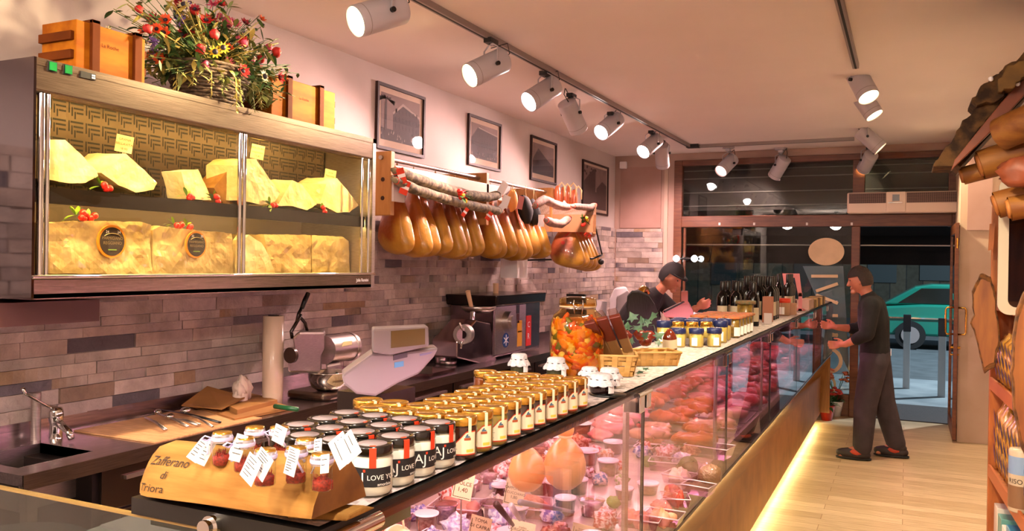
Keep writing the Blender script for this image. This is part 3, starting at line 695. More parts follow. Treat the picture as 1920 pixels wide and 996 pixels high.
p = at(1135, 742, Z=ZT+.002); tag(MB().lathe([(0, 0), (.052, 0), (.054, .003), (0, .004)], n=32).build('slate_plate', BLACK, loc=None), 'round black slate under the dark jam jars', 'plate').location = (p.x, p.y+.02, ZT+.0012)
# ------------------------------------------------------------------ baskets
wk = mat('woven chip wood', '#c49a58', .55, col2='#a87c3c', scale=7, stretch=(1, 1, 6), bump=.1)
def chipbasket(name, label, c, rz, L, W_, hh, rows, flare=1.15):
    t = thing(name, label, 'basket', c, rz)
    mb = MB().box((-L/2, -W_/2, 0), (L/2, W_/2, .004))
    per = []
    def P(s, z):
        k = 1+(flare-1)*z/hh; l, w_ = L*k, W_*k; S = 2*(l+w_); d = (s % 1)*S
        if d < l: return Vector((-l/2+d, -w_/2, z)), Vector((0, -1, 0))
        d -= l
        if d < w_: return Vector((l/2, -w_/2+d, z)), Vector((1, 0, 0))
        d -= w_
        if d < l: return Vector((l/2-d, w_/2, z)), Vector((0, 1, 0))
        d -= l
        return Vector((-l/2, w_/2-d, z)), Vector((-1, 0, 0))
    n = 56
    for r_ in range(rows):
        z0, z1 = hh*r_/rows+.002, hh*(r_+1)/rows-.002; vs = []
        for i in range(n):
            q0, nn = P(i/n, z0); q1, _ = P(i/n, z1); o = .003*math.sin((i+ (r_ % 2)*1)*PI/2*1.0+(r_ % 2)*PI)
            vs += [q0+nn*o, q1+nn*o]
        mb.add(vs, [(2*i, (2*i+2) % (2*n), (2*i+3) % (2*n), 2*i+1) for i in range(n)], 0, False)
    mb.build('weave', wk, t, world=False, solid=.002)
    st = MB()
    for i in range(0, n, 4):
        q0, nn = P(i/n, 0); q1, _ = P(i/n, hh); q2, _ = P((i+1.6)/n, 0); q3, _ = P((i+1.6)/n, hh); st.quad(q0+nn*.0042, q2+nn*.0042, q3+nn*.0042, q1+nn*.0042)
    st.build('stakes', wk, t, world=False, solid=.0015)
    rm = MB(); pts = [P(i/n, hh)[0] for i in range(n+1)]; rm.tube(pts, .005, 6, caps=False); rm.build('rim', wk, t, world=False)
    return t
chipbasket('woven_basket', 'woven wood chip basket holding the breadstick bags on the counter', (-.905, 2.70, ZT+.003), R(20), .15, .13, .068, 4, 1.18)
bag = mat('kraft bag', '#b08c60', .6, col2='#9a7850', scale=8); bl = mat('maroon label', '#7c2a1c', .5, col2='#6a2216', scale=12)
def bagpx(u0, v0, u1, v1, X, lab_, wd=.036, lean=0.):
    a, b = at(u0, v0, X=X), at(u1, v1, X=X); t = thing('breadstick_bag', lab_, 'bag', a, 0, 'breadstick bags leaning in the basket')
    ax = (b-a); n_ = ax.normalized(); s_ = Vector((.85, .45, 0)); s_ = (s_-n_*s_.dot(n_)).normalized(); o = n_.cross(s_)
    def blk_(f0, f1, w0, w1, th, nm, m_, dd=0):
        p0, p1 = a+ax*f0, a+ax*f1; vs = []
        for p_, w_ in ((p0, w0), (p1, w1)): vs += [p_-s_*w_/2-o*th, p_+s_*w_/2-o*th, p_+s_*w_/2+o*th, p_-s_*w_/2+o*th]
        MB().add(vs, [(0, 1, 2, 3), (7, 6, 5, 4), (0, 4, 5, 1), (1, 5, 6, 2), (2, 6, 7, 3), (3, 7, 4, 0)]).build(nm, m_, t, bevel=.003)
    blk_(0, .86, wd*.9, wd, .007, 'paper_bag', bag); blk_(.48, .88, wd*.97, wd*1.02, .0078, 'label', bl); blk_(.86, 1.0, wd, wd*.8, .004, 'clear_top', pane('cello', '#e8dcd8', 1.4))
bagpx(1150, 684, 1098, 592, -.93, 'breadstick bag leaning left, leftmost in the woven basket', lean=.1)
bagpx(1166, 682, 1122, 584, -.90, 'breadstick bag between the two others in the woven basket')
bagpx(1186, 678, 1147, 580, -.87, 'breadstick bag in front, rightmost with the broad maroon label')
chipbasket('chip_tray', 'long low chip wood tray with ivy behind the woven basket', (-.87, 3.04, ZT+.003), R(38), .19, .12, .048, 2, 1.12)
ivm = mat('ivy green', '#28463a', .5, col2='#48684c', scale=30)
iv = MB(); rr = random.Random(5)
def ivyleaf(mb, c, s, M):
    pts = [(0, -.1), (.45, -.35), (.38, .05), (.8, .15), (.35, .4), (0, 1), (-.35, .4), (-.8, .15), (-.38, .05), (-.45, -.35)]
    vs = [M @ Vector((x*s, y*s, .12*s*abs(x))) + c for x, y in pts]+[Vector(c)+M @ Vector((0, .15*s, .0))]
    mb.add(vs, [(i, (i+1) % 10, 10) for i in range(10)], 0, False)
for (u, v, X, s) in [(1188, 598, -.95, .034), (1215, 607, -.9, .03), (1226, 596, -.85, .034), (1160, 612, -.95, .03), (1175, 615, -.93, .03), (1195, 618, -.9, .032), (1205, 605, -.92, .03), (1208, 632, -.86, .028), (1232, 632, -.84, .034), (1233, 645, -.83, .022), (1183, 642, -.86, .02), (1168, 622, -.9, .028),
                     (1200, 700, -.80, .024), (1212, 693, -.80, .02), (1223, 703, -.79, .02), (1246, 700, -.79, .02), (1263, 697, -.78, .022), (1206, 708, -.79, .016)]:
    p = at(u, v, X=X); M = Matrix.Rotation(rr.uniform(-.6, .6), 4, 'Z') @ Matrix.Rotation(R(rr.uniform(40, 80)) if v < 680 else R(20), 4, 'X') @ Matrix.Rotation(rr.uniform(-.9, .9), 4, 'Z'); ivyleaf(iv, p, s, M)
iv.tube([at(1165, 625, X=-.92), at(1195, 612, X=-.92), at(1226, 610, X=-.87), at(1235, 650, X=-.83)], .0015, 5).tube([at(1196, 706, X=-.80), at(1225, 706, X=-.79), at(1262, 702, X=-.785)], .0013, 5)
tag(iv.build('ivy_garland', ivm), 'green ivy trailing over and in front of the chip wood tray', 'ivy')
tom = mat('sun dried tomato', '#7c2410', .35, col2='#581408', scale=40)
for k, (u, v) in enumerate(((1172, 630), (1200, 628), (1216, 630), (1210, 640))):
    p = at(u, v, X=-.90); tag(MB().blob(p, (.024, .024, .020), amp=.3, seed=k, fr=2.5).build('tomato_packet', tom, loc=p), ['dark red tomato packet at the left under the ivy', 'dark red tomato packet in the middle under the ivy', 'dark red tomato packet right of the ivy stem', 'lowest dark red tomato packet in the chip tray'][k], 'packet', 'tomato packets in the chip tray')
# small sauce bottle with label
p = at(1256, 660, Z=ZT+.03); p = Vector((p.x, p.y, ZT+.055)); t = thing('sauce_bottle', 'small amber sauce bottle with cream label leaning in the chip tray', 'bottle', p)
M = Matrix.Rotation(R(8), 4, 'X')
MB().lathe([(0, -.035), (.025, -.035), (.028, -.028), (.028, .030), (.022, .048), (.008, .066), (0, .066)], n=20, M=M).build('bottle', mat('amber sauce', '#5c1c06', .12, coat=.5), t, world=False)
MB().lathe([(.0285, -.008), (.0285, .028)], n=20, M=M).build('label', mat('cream label', '#c8b898', .7), t, world=False)
# ------------------------------------------------------------------ mustard / conserve jars further along
bluem = mat('blue lid', '#1a2450', .35); must = mat('yellow mustard', '#b09a50', .3, coat=.3)
def simplejar(nm, loc, r, h, fill, lidm, label, grp, n=8, lidh=.3):
    t = thing(nm, label, 'jar', loc, rnd.random(), grp)
    MB().lathe([(0, 0), (r*.92, 0), (r, .004), (r, h*(1-lidh)), (r*.9, h*(1-lidh)+.003), (0, h*(1-lidh)+.003)], n=n).build('glass_body', fill, t, world=False)
    MB().lathe([(r*.98, h*(1-lidh)), (r*1.05, h*(1-lidh)+.002), (r*1.05, h-.003), (r*.95, h), (0, h)], n=24).build('lid', lidm, t, world=False)
    MB().patch(r*1.01, R(-120), R(-75), h*.08, h*.5, 3).build('label', MC['label white'], t, world=False)
    return t
bj = None
BJ = [(-.935, 3.76, 'front row, left'), (-.862, 3.80, 'front row, middle'), (-.795, 3.87, 'front row, right by the glass'), (-1.04, 3.90, 'leftmost beside the bottle'), (-1.01, 4.03, 'second row left'), (-.945, 4.05, 'second row middle'), (-.878, 4.07, 'second row right'), (-.81, 4.09, 'second row at the glass edge'),
      (-1.03, 4.17, 'third row left'), (-.96, 4.19, 'third row middle'), (-.89, 4.21, 'third row right'), (-.82, 4.23, 'third row at the glass edge')]
for x, y, w_ in BJ:
    z = ZT+.003; h = .085; lb = f'small mustard jar with blue lid, {w_}'
    if y < 3.89:
        bj = simplejar('mustard_jar', (x, y, z), .033, .085, must, bluem, lb, 'blue lidded mustard jars') if bj is None else dup(bj, (x, y, z), rnd.random(), lb)
    else: dup(bj, (x, y, z), rnd.random(), lb, scale=(1, 1, 1.25))
gj = None
for x, y, w_ in ((-.965, 3.875, 'left'), (-.905, 3.90, 'middle'), (-.85, 3.955, 'right')):
    lb = f'gold lidded mustard jar raised behind the blue ones, {w_}'
    st = tag(MB().cbox((x, y, ZT+.018), (.05, .05, .03)).build('jar_stand', MC['lid disc'], loc=(x, y, ZT+.003)), f'small pale block under the {w_} gold lidded mustard jar', 'block')
    gj = simplejar('gold_mustard_jar', (x, y, ZT+.034), .027, .075, must, GOLD, lb, 'gold lidded mustard jars', 14) if gj is None else dup(gj, (x, y, ZT+.034), 1, lb)
orl = mat('orange cloth lid', '#c8602c', .7, col2='#8a6a48', scale=60); arti = mat('artichokes in oil', '#8a6c28', .3, col2='#5c4416', scale=45, coat=.4)
oj = None; k = 0
for i, y in enumerate((4.42, 4.52, 4.62, 4.72, 4.82)):
    for j, x in enumerate((-.81, -.90, -.99)):
        lb = f'square conserve jar with orange patterned lid, {["front", "middle", "back"][j]} line, {ORD[i]} from the blue lids'
        loc = (x, y, ZT+.003)
        oj = simplejar('conserve_jar', loc, .044, .108, arti, orl, lb, 'orange lidded conserve jars', 4, .12) if oj is None else dup(oj, loc, PI/4, lb)
        oj.rotation_euler.z = PI/4
simplejar('tall_conserve_jar', (-.865, 5.10, ZT+.003), .058, .165, arti, mat('patterned lid', '#8a5a34', .7, col2='#3c5a3c', scale=50), 'tall square jar of artichokes with a patterned lid before the wine bottles', None, 4, .13).rotation_euler.z = PI/4
# wine bottles
wg = mat('dark bottle glass', '#060404', .12, spec=.35)
def bottle(loc, lb, h=.27, r=.036, grp='dark wine bottles'):
    t = thing('wine_bottle', lb, 'bottle', loc, R(-80)+rnd.uniform(-.3, .3), grp)
    MB().lathe([(0, 0), (r*.95, 0), (r, .005), (r, h*.62), (r*.8, h*.70), (r*.42, h*.76), (r*.38, h*.8)], n=24).build('glass', wg, t, world=False)
    MB().lathe([(r*.42, h*.78), (r*.46, h*.80), (r*.46, h*.99), (r*.4, h), (0, h)], n=18).build('capsule', BLACK, t, world=False)
    MB().patch(r*1.01, -1.1, .9, h*.1, h*.42, 10).build('label', mat('wine label', '#b8a88c', .7), t, world=False)
    return t
wb = None
G1 = [(-1.07, 5.45), (-.99, 5.48), (-1.07, 5.62), (-.99, 5.64), (-1.06, 5.8), (-.93, 5.72), (-.86, 5.35)]
G2 = [(-.85, 6.0), (-.85, 6.09), (-.85, 6.18), (-.94, 6.05), (-.94, 6.15), (-.94, 6.27), (-1.03, 6.1), (-1.03, 6.22), (-1.02, 6.35), (-.93, 6.42)]
G3 = [(-.87, 7.1), (-.87, 7.2), (-.95, 7.15), (-.87, 7.3)]
for g, (L_, hh, w_) in enumerate(((G1, .27, 'near group behind the tall conserve jar'), (G2, .30, 'middle group behind the brown carton'), (G3, .31, 'far group beside the pink stand'))):
    for i, (x, y) in enumerate(L_):
        lb = f'dark wine bottle, {ORD[i]} of the {w_}'
        if g == 0 and i == 6: lb = 'dark bottle with a large cream label just behind the tall conserve jar'
        if wb is None: wb = bottle((x, y, ZT+.003), lb)
        else: dup(wb, (x, y, ZT+.003), R(-80)+rnd.uniform(-.3, .3), lb, scale=(1, 1, hh/.27))
def carton(nm, x, y, sx, sy, h, col, lb, cat='box', rz=0., z=0.):
    o = MB().cbox((x, y, ZT+.003+z+h/2), (sx, sy, h), rz=rz).build(nm, mat('c_'+col, '#'+col, .6, col2='#'+col, bump=.05), loc=(x, y, ZT+.003+z), bevel=.002); return tag(o, lb, cat)
carton('tall_carton', -.83, 5.75, .06, .08, .17, '9a5c40', 'reddish brown tall carton between the two bottle groups')
carton('price_card', -.80, 5.55, .05, .01, .07, 'c8b8b8', 'white pointed card standing before the brown carton', 'card')
carton('beige_carton', -.80, 6.75, .07, .1, .09, 'b08868', 'beige carton under the red lid jar near the far bottles')
simplejar('red_lidded_jar', (-.84, 6.60, ZT+.003), .05, .13, mat('beige fill', '#a88060', .5), RED, 'jar with a bright orange red lid between the bottle groups', None, 18, .25)
for k in range(3): carton('gift_box', -.80-.11*(k % 2), 7.65+.0*k+(.22 if k == 2 else 0), .1, .2, .085, ['b49484', 'a88878', 'bc9c88'][k], ['pale brown flat box nearest the last bottle', 'pale brown flat box behind at the back edge', 'pale brown flat box between last bottle and books'][k])
bk = ['8c6c3c', 'c8a860', '6a4c2c', 'b8903c', 'd0b070', '584028', 'a88450']
for k in range(7): carton('slim_book', -.80, 8.05+k*.15, .12, .11, .075+.004*(k % 3), bk[k], f'slim gold and brown pack, {ORD[k]} in the row at the far end of the counter', 'pack')
t = thing('pink_price_stand', 'pink upside-down U shaped card stand behind the last wine bottle', 'stand', (-1.02, 7.4, ZT+.003))
pk = mat('pink card', '#c87c78', .7); q = [at(u, v, Y=7.4) for u, v in ((1467, 513), (1499, 513), (1504, 556), (1497, 556), (1490, 521), (1475, 521), (1478, 540), (1471, 540))]
MB().prism(q[:2]+[q[4], q[5]], (0, .01, 0)).prism([q[1], q[2], q[3], q[4]], (0, .01, 0)).prism([q[0], q[5], q[6], q[7]], (0, .01, 0)).build('frame', pk, t)
MB().box((q[2].x-.10, 7.4, ZT+.003), (q[2].x+.02, 7.45, ZT+.02)).box((q[2].x-.03, 7.4, ZT+.003), (q[2].x, 7.41, q[2].z+.03)).build('base', pk, t)
# ================================================================== CONTENTS OF THE COUNTER
rr = random.Random(21)
skin = mat('smoked scamorza', '#cf8f4c', .32, col2='#dca464', scale=6, sss=.15, bump=.04); skinp = mat('pale scamorza', '#e8c490', .32, col2='#dcb078', scale=5, sss=.15, bump=.04)
def scamorza(c, r, h, label, m_, knob=True):
    t = thing('hanging_cheese', label, 'cheese', c, 0, 'pear shaped cheeses hanging in the counter')
    MB().lathe([(0, -h*.5), (r*.45, -h*.48), (r*.8, -h*.36), (r, -h*.16), (r*.98, 0), (r*.82, h*.2), (r*.52, h*.36), (r*.3, h*.44), (r*.26, h*.5), (0, h*.52)], n=32, wob=.04).build('body', m_, t, world=False)
    MB().blob((0, 0, h*.60), (r*.42, r*.42, r*.40), amp=.05, n=18).build('knob', m_, t, world=False)
    MB().lathe([(r*.30, h*.46), (r*.36, h*.49), (r*.30, h*.52)], n=20).tube([(r*.3, 0, h*.5), (r*.2, 0, h*.8), (0, 0, ZT-.05-c[2])], .002, 6).build('string', mat('raffia', '#e0c898', .7), t, world=False)
scamorza((-.92, 2.06, 1.145), .050, .125, 'amber pear cheese hanging in the glass case, left of the front pair', skin)
scamorza((-.885, 2.25, 1.125), .062, .155, 'amber pear cheese hanging in the glass case, right of the front pair', skin)
scamorza((-.93, 1.16, 1.12), .085, .20, 'large pale cheese hanging nearest the near end of the case', skinp)
scamorza((-.86, 1.33, 1.085), .070, .15, 'pale knobbed cheese hanging low beside the largest one', skinp)
scamorza((-1.05, 2.26, 1.20), .040, .09, 'small amber cheese half hidden behind the front pair', skin)
tagm = mat('price card', '#e4d0a8', .7); tagh = pane('card sleeve', '#f4e8ec', 1.2)
def ptag(u, v, X, lines, label, w_=.066, h_=.078, rz=10., m_=tagm):
    c = at(u, v, X=X); t = thing('price_card', label, 'price card', (c.x, c.y, c.z-h_/2), 0, 'handwritten price cards in the case')
    M = Matrix.Translation(c) @ Matrix.Rotation(R(rz), 4, 'Z') @ Matrix.Rotation(R(-8), 4, 'X') @ Matrix.Rotation(R(8), 4, 'Y')
    MB().box((-w_/2, -.0008, -h_/2), (w_/2, .0008, h_/2), 0, M).build('card', m_, t)
    mb = MB(); z = h_*.24
    for s, sz in lines:
        mb.text(s, sz, lambda x, y, z=z: M @ Vector((x, -.0016, z+y)), 0, 'CENTER'); z -= sz*1.25
    f = .0016; a, b = w_/2*.88, h_/2*.9
    mb.box((-a, -.0014, -b), (-a+f, -.001, b*.75), 0, M).box((-a, -.0014, -b), (a, -.001, -b+f), 0, M)
    mb.build('handwriting', mat('card ink', '#180804', .8), t)
    p0 = M @ Vector((0, .002, -h_/2)); MB().cyl(p0, (p0.x, p0.y+.004, DK+.001), .0025, n=8).build('pin', STEEL, t)
ptag(741, 925, -1.02, [('SC. FORMA', .010), ('L. 22,90', .018)], 'price card behind the largest pale cheese', .085, .080)
ptag(869, 910, -1.12, [('BRIE', .015), ('DOLCE', .015), ('1,40', .018)], 'small price card high at the left of the case', .058, .078)
ptag(965, 924, -1.16, [('insalata', .008), ('CAPPONATA', .012), ('A CUCCHIAIO', .0115), ('1,80', .014)], 'price card between the tubs under the amber cheeses', .068, .082)
ptag(1112, 955, -.98, [('insalata', .008), ('PERLE DI', .012), ('A CUCCHIAIO', .011), ('1,80', .013)], 'cream price card left of the first steel post', .066, .074, 14)
ptag(978, 1003, -.98, [('insalata', .008), ('GORGONZOLA', .012), ('DOLCE', .013)], 'cream price card at the bottom centre of the case', .072, .074)
ptag(1092, 1005, -.92, [('formaggio', .008), ('ROBIOLA', .012)], 'cream price card low beside the brown tub', .072, .070)
ptag(900, 990, -1.02, [('TOMA', .013), ('DI CAPRA', .013)], 'brownish price card on the wrapped cheese at lower left', .06, .06, 6, mat('kraft card', '#b89878', .7))
tubm = pane('tub plastic', '#f0dce8', 2.2, .15); lidp = mat('white tub lid', '#ecd8e4', .4)
def tub(u, v, lab_, r=.042, h=.06, fill='b07048', z=DK+.002, lid=True, yy=None):
    p = at(u, v, Z=z) if yy is None else yy; t = thing('deli_tub', lab_, 'tub', (p.x, p.y, z), 0, 'plastic deli tubs in the case')
    MB().lathe([(0, .002), (r*.78, .002), (r*.92, h*.8), (0, h*.8)], n=20).build('filling', mat('fill_'+fill, '#'+fill, .5, col2='#'+''.join('%02x' % max(0, int(fill[i:i+2], 16)-40) for i in (0, 2, 4)), scale=70, bump=.3), t, world=False)
    MB().lathe([(0, 0), (r*.8, 0), (r*.97, h), (r*1.04, h), (r*1.04, h+.003)], n=26).build('cup', tubm, t, world=False)
    if lid: MB().lathe([(r*1.05, h+.001), (r*1.05, h+.006), (r*.95, h+.006), (r*.9, h+.004), (0, h+.004)], n=26).build('lid', lidp, t, world=False)
def tray(u, v, lab_, sx=.15, sy=.11, h=.035, fill=None, rz=0., z=DK+.002, heap=.02, amp=.3, name='plastic_tray'):
    p = at(u, v, Z=z); t = thing(name, lab_, 'tray', (p.x, p.y, z), R(rz), 'clear plastic trays in the case'); 
    mb = MB(); a = [(-sx/2*.86, -sy/2*.86, 0), (sx/2*.86, -sy/2*.86, 0), (sx/2*.86, sy/2*.86, 0), (-sx/2*.86, sy/2*.86, 0)]; b = [(-sx/2, -sy/2, h), (sx/2, -sy/2, h), (sx/2, sy/2, h), (-sx/2, sy/2, h)]
    mb.add(a+b, [(0, 3, 2, 1), (0, 1, 5, 4), (1, 2, 6, 5), (2, 3, 7, 6), (3, 0, 4, 7)]); mb.build('tub', tubm, t, world=False)
    rm = MB(); rm.tube([b[0], b[1], b[2], b[3], b[0]], .0022, 6); rm.build('rim', mat('tray rim', '#f0dce8', .25), t, world=False)
    if fill:
        fm = MB()
        for k in range(9): fm.blob((rr.uniform(-.3, .3)*sx, rr.uniform(-.3, .3)*sy, h*.55), (sx*.17, sy*.19, h*.45+heap*rr.random()), amp=amp, fr=2.5, seed=rr.random()*40, n=12)
        tag(fm.build('food', fill, t, world=False), kind='stuff')
    return t
pinkm = mat('pink minced filling', '#d88a78', .5, col2='#c06a58', scale=40, bump=.3); ham_ = mat('sliced ham', '#d47a70', .4, col2='#e8a090', scale=12)
whitef = mat('white cheese food', '#ecd8cc', .5, col2='#dcc0b0', scale=20, bump=.2); orf = mat('orange marinade', '#cc6a1c', .35, col2='#b84a10', scale=25, bump=.3); brf = mat('brown pate', '#a8643c', .5, col2='#8c4c2c', scale=40)
T = [(925, 885, 'clear tub with white rim under the price card at left', .045, .05, 'e0b8a8'), (940, 940, 'brown grated tub beside the left price card', .036, .055, 'a87048'), (1060, 965, 'white lidded brown tub at bottom centre', .036, .055, 'a06440'), (1085, 925, 'white lidded brown tub behind the bottom one', .034, .05, 'a46c44'),
     (1045, 930, 'pale pink tub below the amber cheeses', .045, .05, 'e8b0a0'), (1010, 925, 'clear empty tub below the left amber cheese', .038, .045, 'd8a8a0'), (1100, 870, 'clear stacked tub behind the red sweets', .05, .055, 'd89878'), (1090, 815, 'clear tub stacked highest near the slab edge', .05, .055, 'd08c70'),
     (1140, 890, 'blue labelled tub left of the first post', .042, .055, 'e4c0b0'), (1150, 850, 'clear tub behind the blue labelled one', .045, .05, 'dca890'), (1170, 935, 'small round tub of cream left of the first post', .034, .035, 'e8c8a0'), (1215, 925, 'round tub of white cheese right of the first post', .04, .035, 'ecc8a8')]
for u, v, l_, r_, h_, f_ in T: tub(u, v, l_, r_, h_, f_)
TR = [(1150, 800, 'clear tray of pink filling nearest the slab edge', .16, .12, .04, pinkm, 10), (1245, 880, 'empty clear tray right of the first post', .12, .10, .04, None, 8), (1225, 840, 'clear tray of brown pate right of the first post', .14, .10, .03, brf, 5),
      (1330, 855, 'long empty clear tray on the bare deck', .20, .12, .05, None, -8), (1275, 905, 'white lined clear tray with blue label at the glass', .12, .09, .035, whitef, -10), (1310, 925, 'empty clear tray touching the front glass', .11, .08, .035, None, -10),
      (1265, 945, 'clear tray of glazed red peppers', .10, .10, .03, mat('red glaze', '#b0402c', .25, col2='#c8685c', scale=10), 20), (1245, 980, 'clear tray of peach coloured slices at the bottom', .12, .10, .03, mat('peach slices', '#e0946c', .4, col2='#ecb8a0', scale=14), 0),
      (1200, 985, 'white edged tray at the foot of the first post', .14, .10, .03, ham_, 5), (1230, 790, 'clear tray of pink ham in film', .16, .12, .03, ham_, 12), (1290, 800, 'clear tray of pale pork slices', .22, .13, .03, mat('pale pork', '#dca088', .4, col2='#c8847c', scale=9), -6),
      (1330, 790, 'shiny film covered tray beside the pork', .13, .10, .03, whitef, -12), (1280, 762, 'film covered tray of rolled meat', .14, .11, .03, pinkm, -12), (1190, 775, 'white tray of stuffed pink rolls', .18, .12, .035, mat('pink rolls', '#d87878', .4, col2='#e8a8a0', scale=30), 25),
      (1360, 810, 'film covered tray against the second post', .13, .10, .03, brf, -12), (975, 960, 'large clear dish of pink salad with tongs', .24, .16, .035, mat('salmon salad', '#dc9c84', .5, col2='#c87c68', scale=60, bump=.5), 12), (860, 960, 'wrapped pink cold cut tray at lower left', .18, .14, .03, ham_, 10)]
for u, v, l_, sx, sy, h_, f_, rz in TR: tray(u, v, l_, sx, sy, h_, f_, rz)
# wrapped sweets cheese / red packets, olives
def packet(u, v, lab_, col, r=.03, z=DK+.002, col2=None, shape=(1, .8, .8), seed=0):
    p = at(u, v, Z=z+.01); m_ = mat('pk_'+col, '#'+col, .25, col2='#'+(col2 or 'f0d8e0'), scale=70, bump=.8, coat=.5, contrast=(.42, .58))
    o = MB().blob((p.x, p.y, z+r*shape[2]*.8), (r*shape[0], r*shape[1], r*shape[2]), amp=.5, fr=3, seed=seed, n=14).build('wrapped_packet', m_, loc=(p.x, p.y, z)); tag(o, lab_, 'packet', 'wrapped packets in the case')
PK = [(1118, 850, 'crinkled red and white wrapped ball right of the amber cheeses', 'c83030', .032), (1150, 880, 'crinkled pink foil packet near the first post', 'd05048', .034), (1105, 890, 'dark red wrapped sweet below the right amber cheese', '7c1c1c', .028), (1125, 905, 'blue and white folded wrapper', '3c6cb0', .034), (1085, 880, 'red foil wrapped packet touching the amber cheese', 'b82020', .024),
      (1135, 872, 'orange red square packet among the foils', 'd04818', .018), (950, 870, 'orange and violet film packet behind the left price card', 'c86440', .045), (905, 880, 'violet wrapped packet at the far left of the case', '6c60b0', .05), (985, 880, 'yellow wrapped packet left of the amber cheeses', 'd8a040', .03), (1165, 905, 'green leafy packet by the first post', '7c9c3c', .03), (1150, 945, 'pale green ring shaped garnish left of the post', '8ca84c', .026),
      (1260, 925, 'red pepper packet in film right of the first post', 'b83c28', .03), (1240, 960, 'pink glazed packet below the red one', 'd88078', .036), (1290, 880, 'olive green dome shaped roll on the deck', '5c5c30', .042), (1215, 870, 'green herb bundle beside the pate tray', '5c7440', .03), (1330, 900, 'brownish roll at the front glass', '8c6c50', .05)]
for k, (u, v, l_, c_, r_) in enumerate(PK): packet(u, v, l_, c_, r_, seed=k*2, col2=None if k < 10 else c_)
# the rest of the crowd of small packs on the near deck
taken = [o.location.copy() for o in COL.objects if o.parent is None and (o.get('category') in ('tub', 'tray', 'packet')) and o.location.z < 1.0]
cols = [('pink', 'd8707c', 'f4dce4'), ('violet blue', '5c60b0', 'e4d4ec'), ('white', 'ece0e8', 'd0b0c0'), ('red', 'bc2c2c', 'f0d0d4'), ('pale orange', 'dc9868', 'f0d8c8'), ('lavender', 'b0a0d0', 'ece0f0'), ('cream', 'e8d4bc', 'f0e4dc'), ('brick red', '9c3c28', 'dc9c88')]
rq = random.Random(77); cnt = 0
for i in range(24):
    for j, x in enumerate((-1.46, -1.36, -1.26, -1.16, -1.06, -.96, -.86)):
        y = 1.42+.105*i; c = Vector((x+rq.uniform(-.02, .02), y+rq.uniform(-.02, .02)+.02*j, DK+.002))
        if min((c-q.xyz*1).xy.length if hasattr(c-q, 'xy') else 9 for q in taken) < .085 or c.y > 3.75 or rq.random() < .12: continue
        if 3.0 < c.y < 3.5 and c.x > -1.1: continue
        where = ['back edge', 'second from back', 'third from back', 'middle', 'third from glass', 'second from glass', 'glass edge'][j]; r_ = ORD[i % 12]+(' near' if i < 12 else ' far')
        kd = rq.random(); cn_, c1, c2 = rq.choice(cols); cnt += 1; taken.append(c)
        if kd < .34:
            t = thing('deli_tub', f'{cn_} filled clear tub, {where}, {r_} row of deck', 'tub', c, 0, 'plastic deli tubs in the case'); r0 = rq.uniform(.034, .044); h = rq.uniform(.04, .06)
            MB().lathe([(0, .002), (r0*.78, .002), (r0*.92, h*.8), (0, h*.82)], n=16, wob=.1).build('filling', mat('pk_'+c1, '#'+c1, .25, col2='#'+c2, scale=70, bump=.8, coat=.5, contrast=(.42, .58)), t, world=False)
            MB().lathe([(0, 0), (r0*.8, 0), (r0*.97, h), (r0*1.06, h), (r0*1.06, h+.003)], n=22).build('cup', tubm, t, world=False)
            if kd < .2: MB().lathe([(r0*1.07, h+.001), (r0*1.07, h+.006), (r0*.95, h+.006), (0, h+.005)], n=22).build('lid', tubm if kd < .1 else lidp, t, world=False)
        elif kd < .52:
            sx, sy = rq.uniform(.08, .11), rq.uniform(.07, .09); t = tray(960, 900, f'small clear tray of {cn_} food, {where}, {r_} row of deck', sx, sy, .03, mat('pk_'+c1, '#'+c1, .25, col2='#'+c2, scale=70, bump=.8, coat=.5, contrast=(.42, .58)), rq.uniform(-25, 25)); t.location = c
        else:
            m_ = mat('pk_'+c1, '#'+c1, .25, col2='#'+c2, scale=70, bump=.8, coat=.5, contrast=(.42, .58)); rr_ = rq.uniform(.028, .042)
            mb = MB().blob((c.x, c.y, c.z+rr_*.75), (rr_*1.2, rr_, rr_*.78), amp=.75, fr=3.2, seed=cnt*1.3, n=16, M=Matrix.Rotation(rq.uniform(0, 3), 4, 'Z'), power=.8)
            tag(mb.build('wrapped_packet', m_, loc=c), f'{cn_} crinkled film packet, {where}, {r_} row of deck', 'packet', 'wrapped packets in the case')
# knives in the salad
def knife(u0, v0, u1, v1, X, col, lb):
    a, b = at(u0, v0, X=X), at(u1, v1, X=X); m_ = mat('knife '+col, '#'+col, .4)
    tag(MB().tube([a, a*.6+b*.4, b], [.009, .008, .005], 8).build('serving_knife', m_, loc=a), lb, 'knife')
knife(930, 945, 962, 985, -.95, '4a2c20', 'dark handled serving knife lying on the pink salad'); knife(958, 948, 975, 975, -.96, 'c8bcc0', 'pale handled serving spoon beside the dark knife'); knife(975, 942, 1075, 960, -.99, '8a8088', 'long grey tongs lying across the dish')
# garnish
for k, (u, v) in enumerate(((1231, 780), (1305, 790), (1200, 800))):
    p = at(u, v, Z=DK+.045); t = thing('garnish', ['red and green garnish on the pink ham tray', 'red and green garnish on the pale pork tray', 'red garnish beside the first post'][k], 'garnish', p)
    m2 = MB()
    for j in range(3): m2.blob(p+Vector((rr.uniform(-.015, .015), rr.uniform(-.015, .015), rr.uniform(0, .01))), (.011, .011, .010), amp=.1, n=10)
    m2.build('tomato', mat('cherry red', '#c8141c', .25), t)
    m2 = MB(); [leaf(m2, p-Vector((.01, 0, 0)), (rr.uniform(-1, 1), rr.uniform(-1, 1), .4), .04, .02) for _ in range(4)]; m2.build('leaf', MC['plant green'], t)
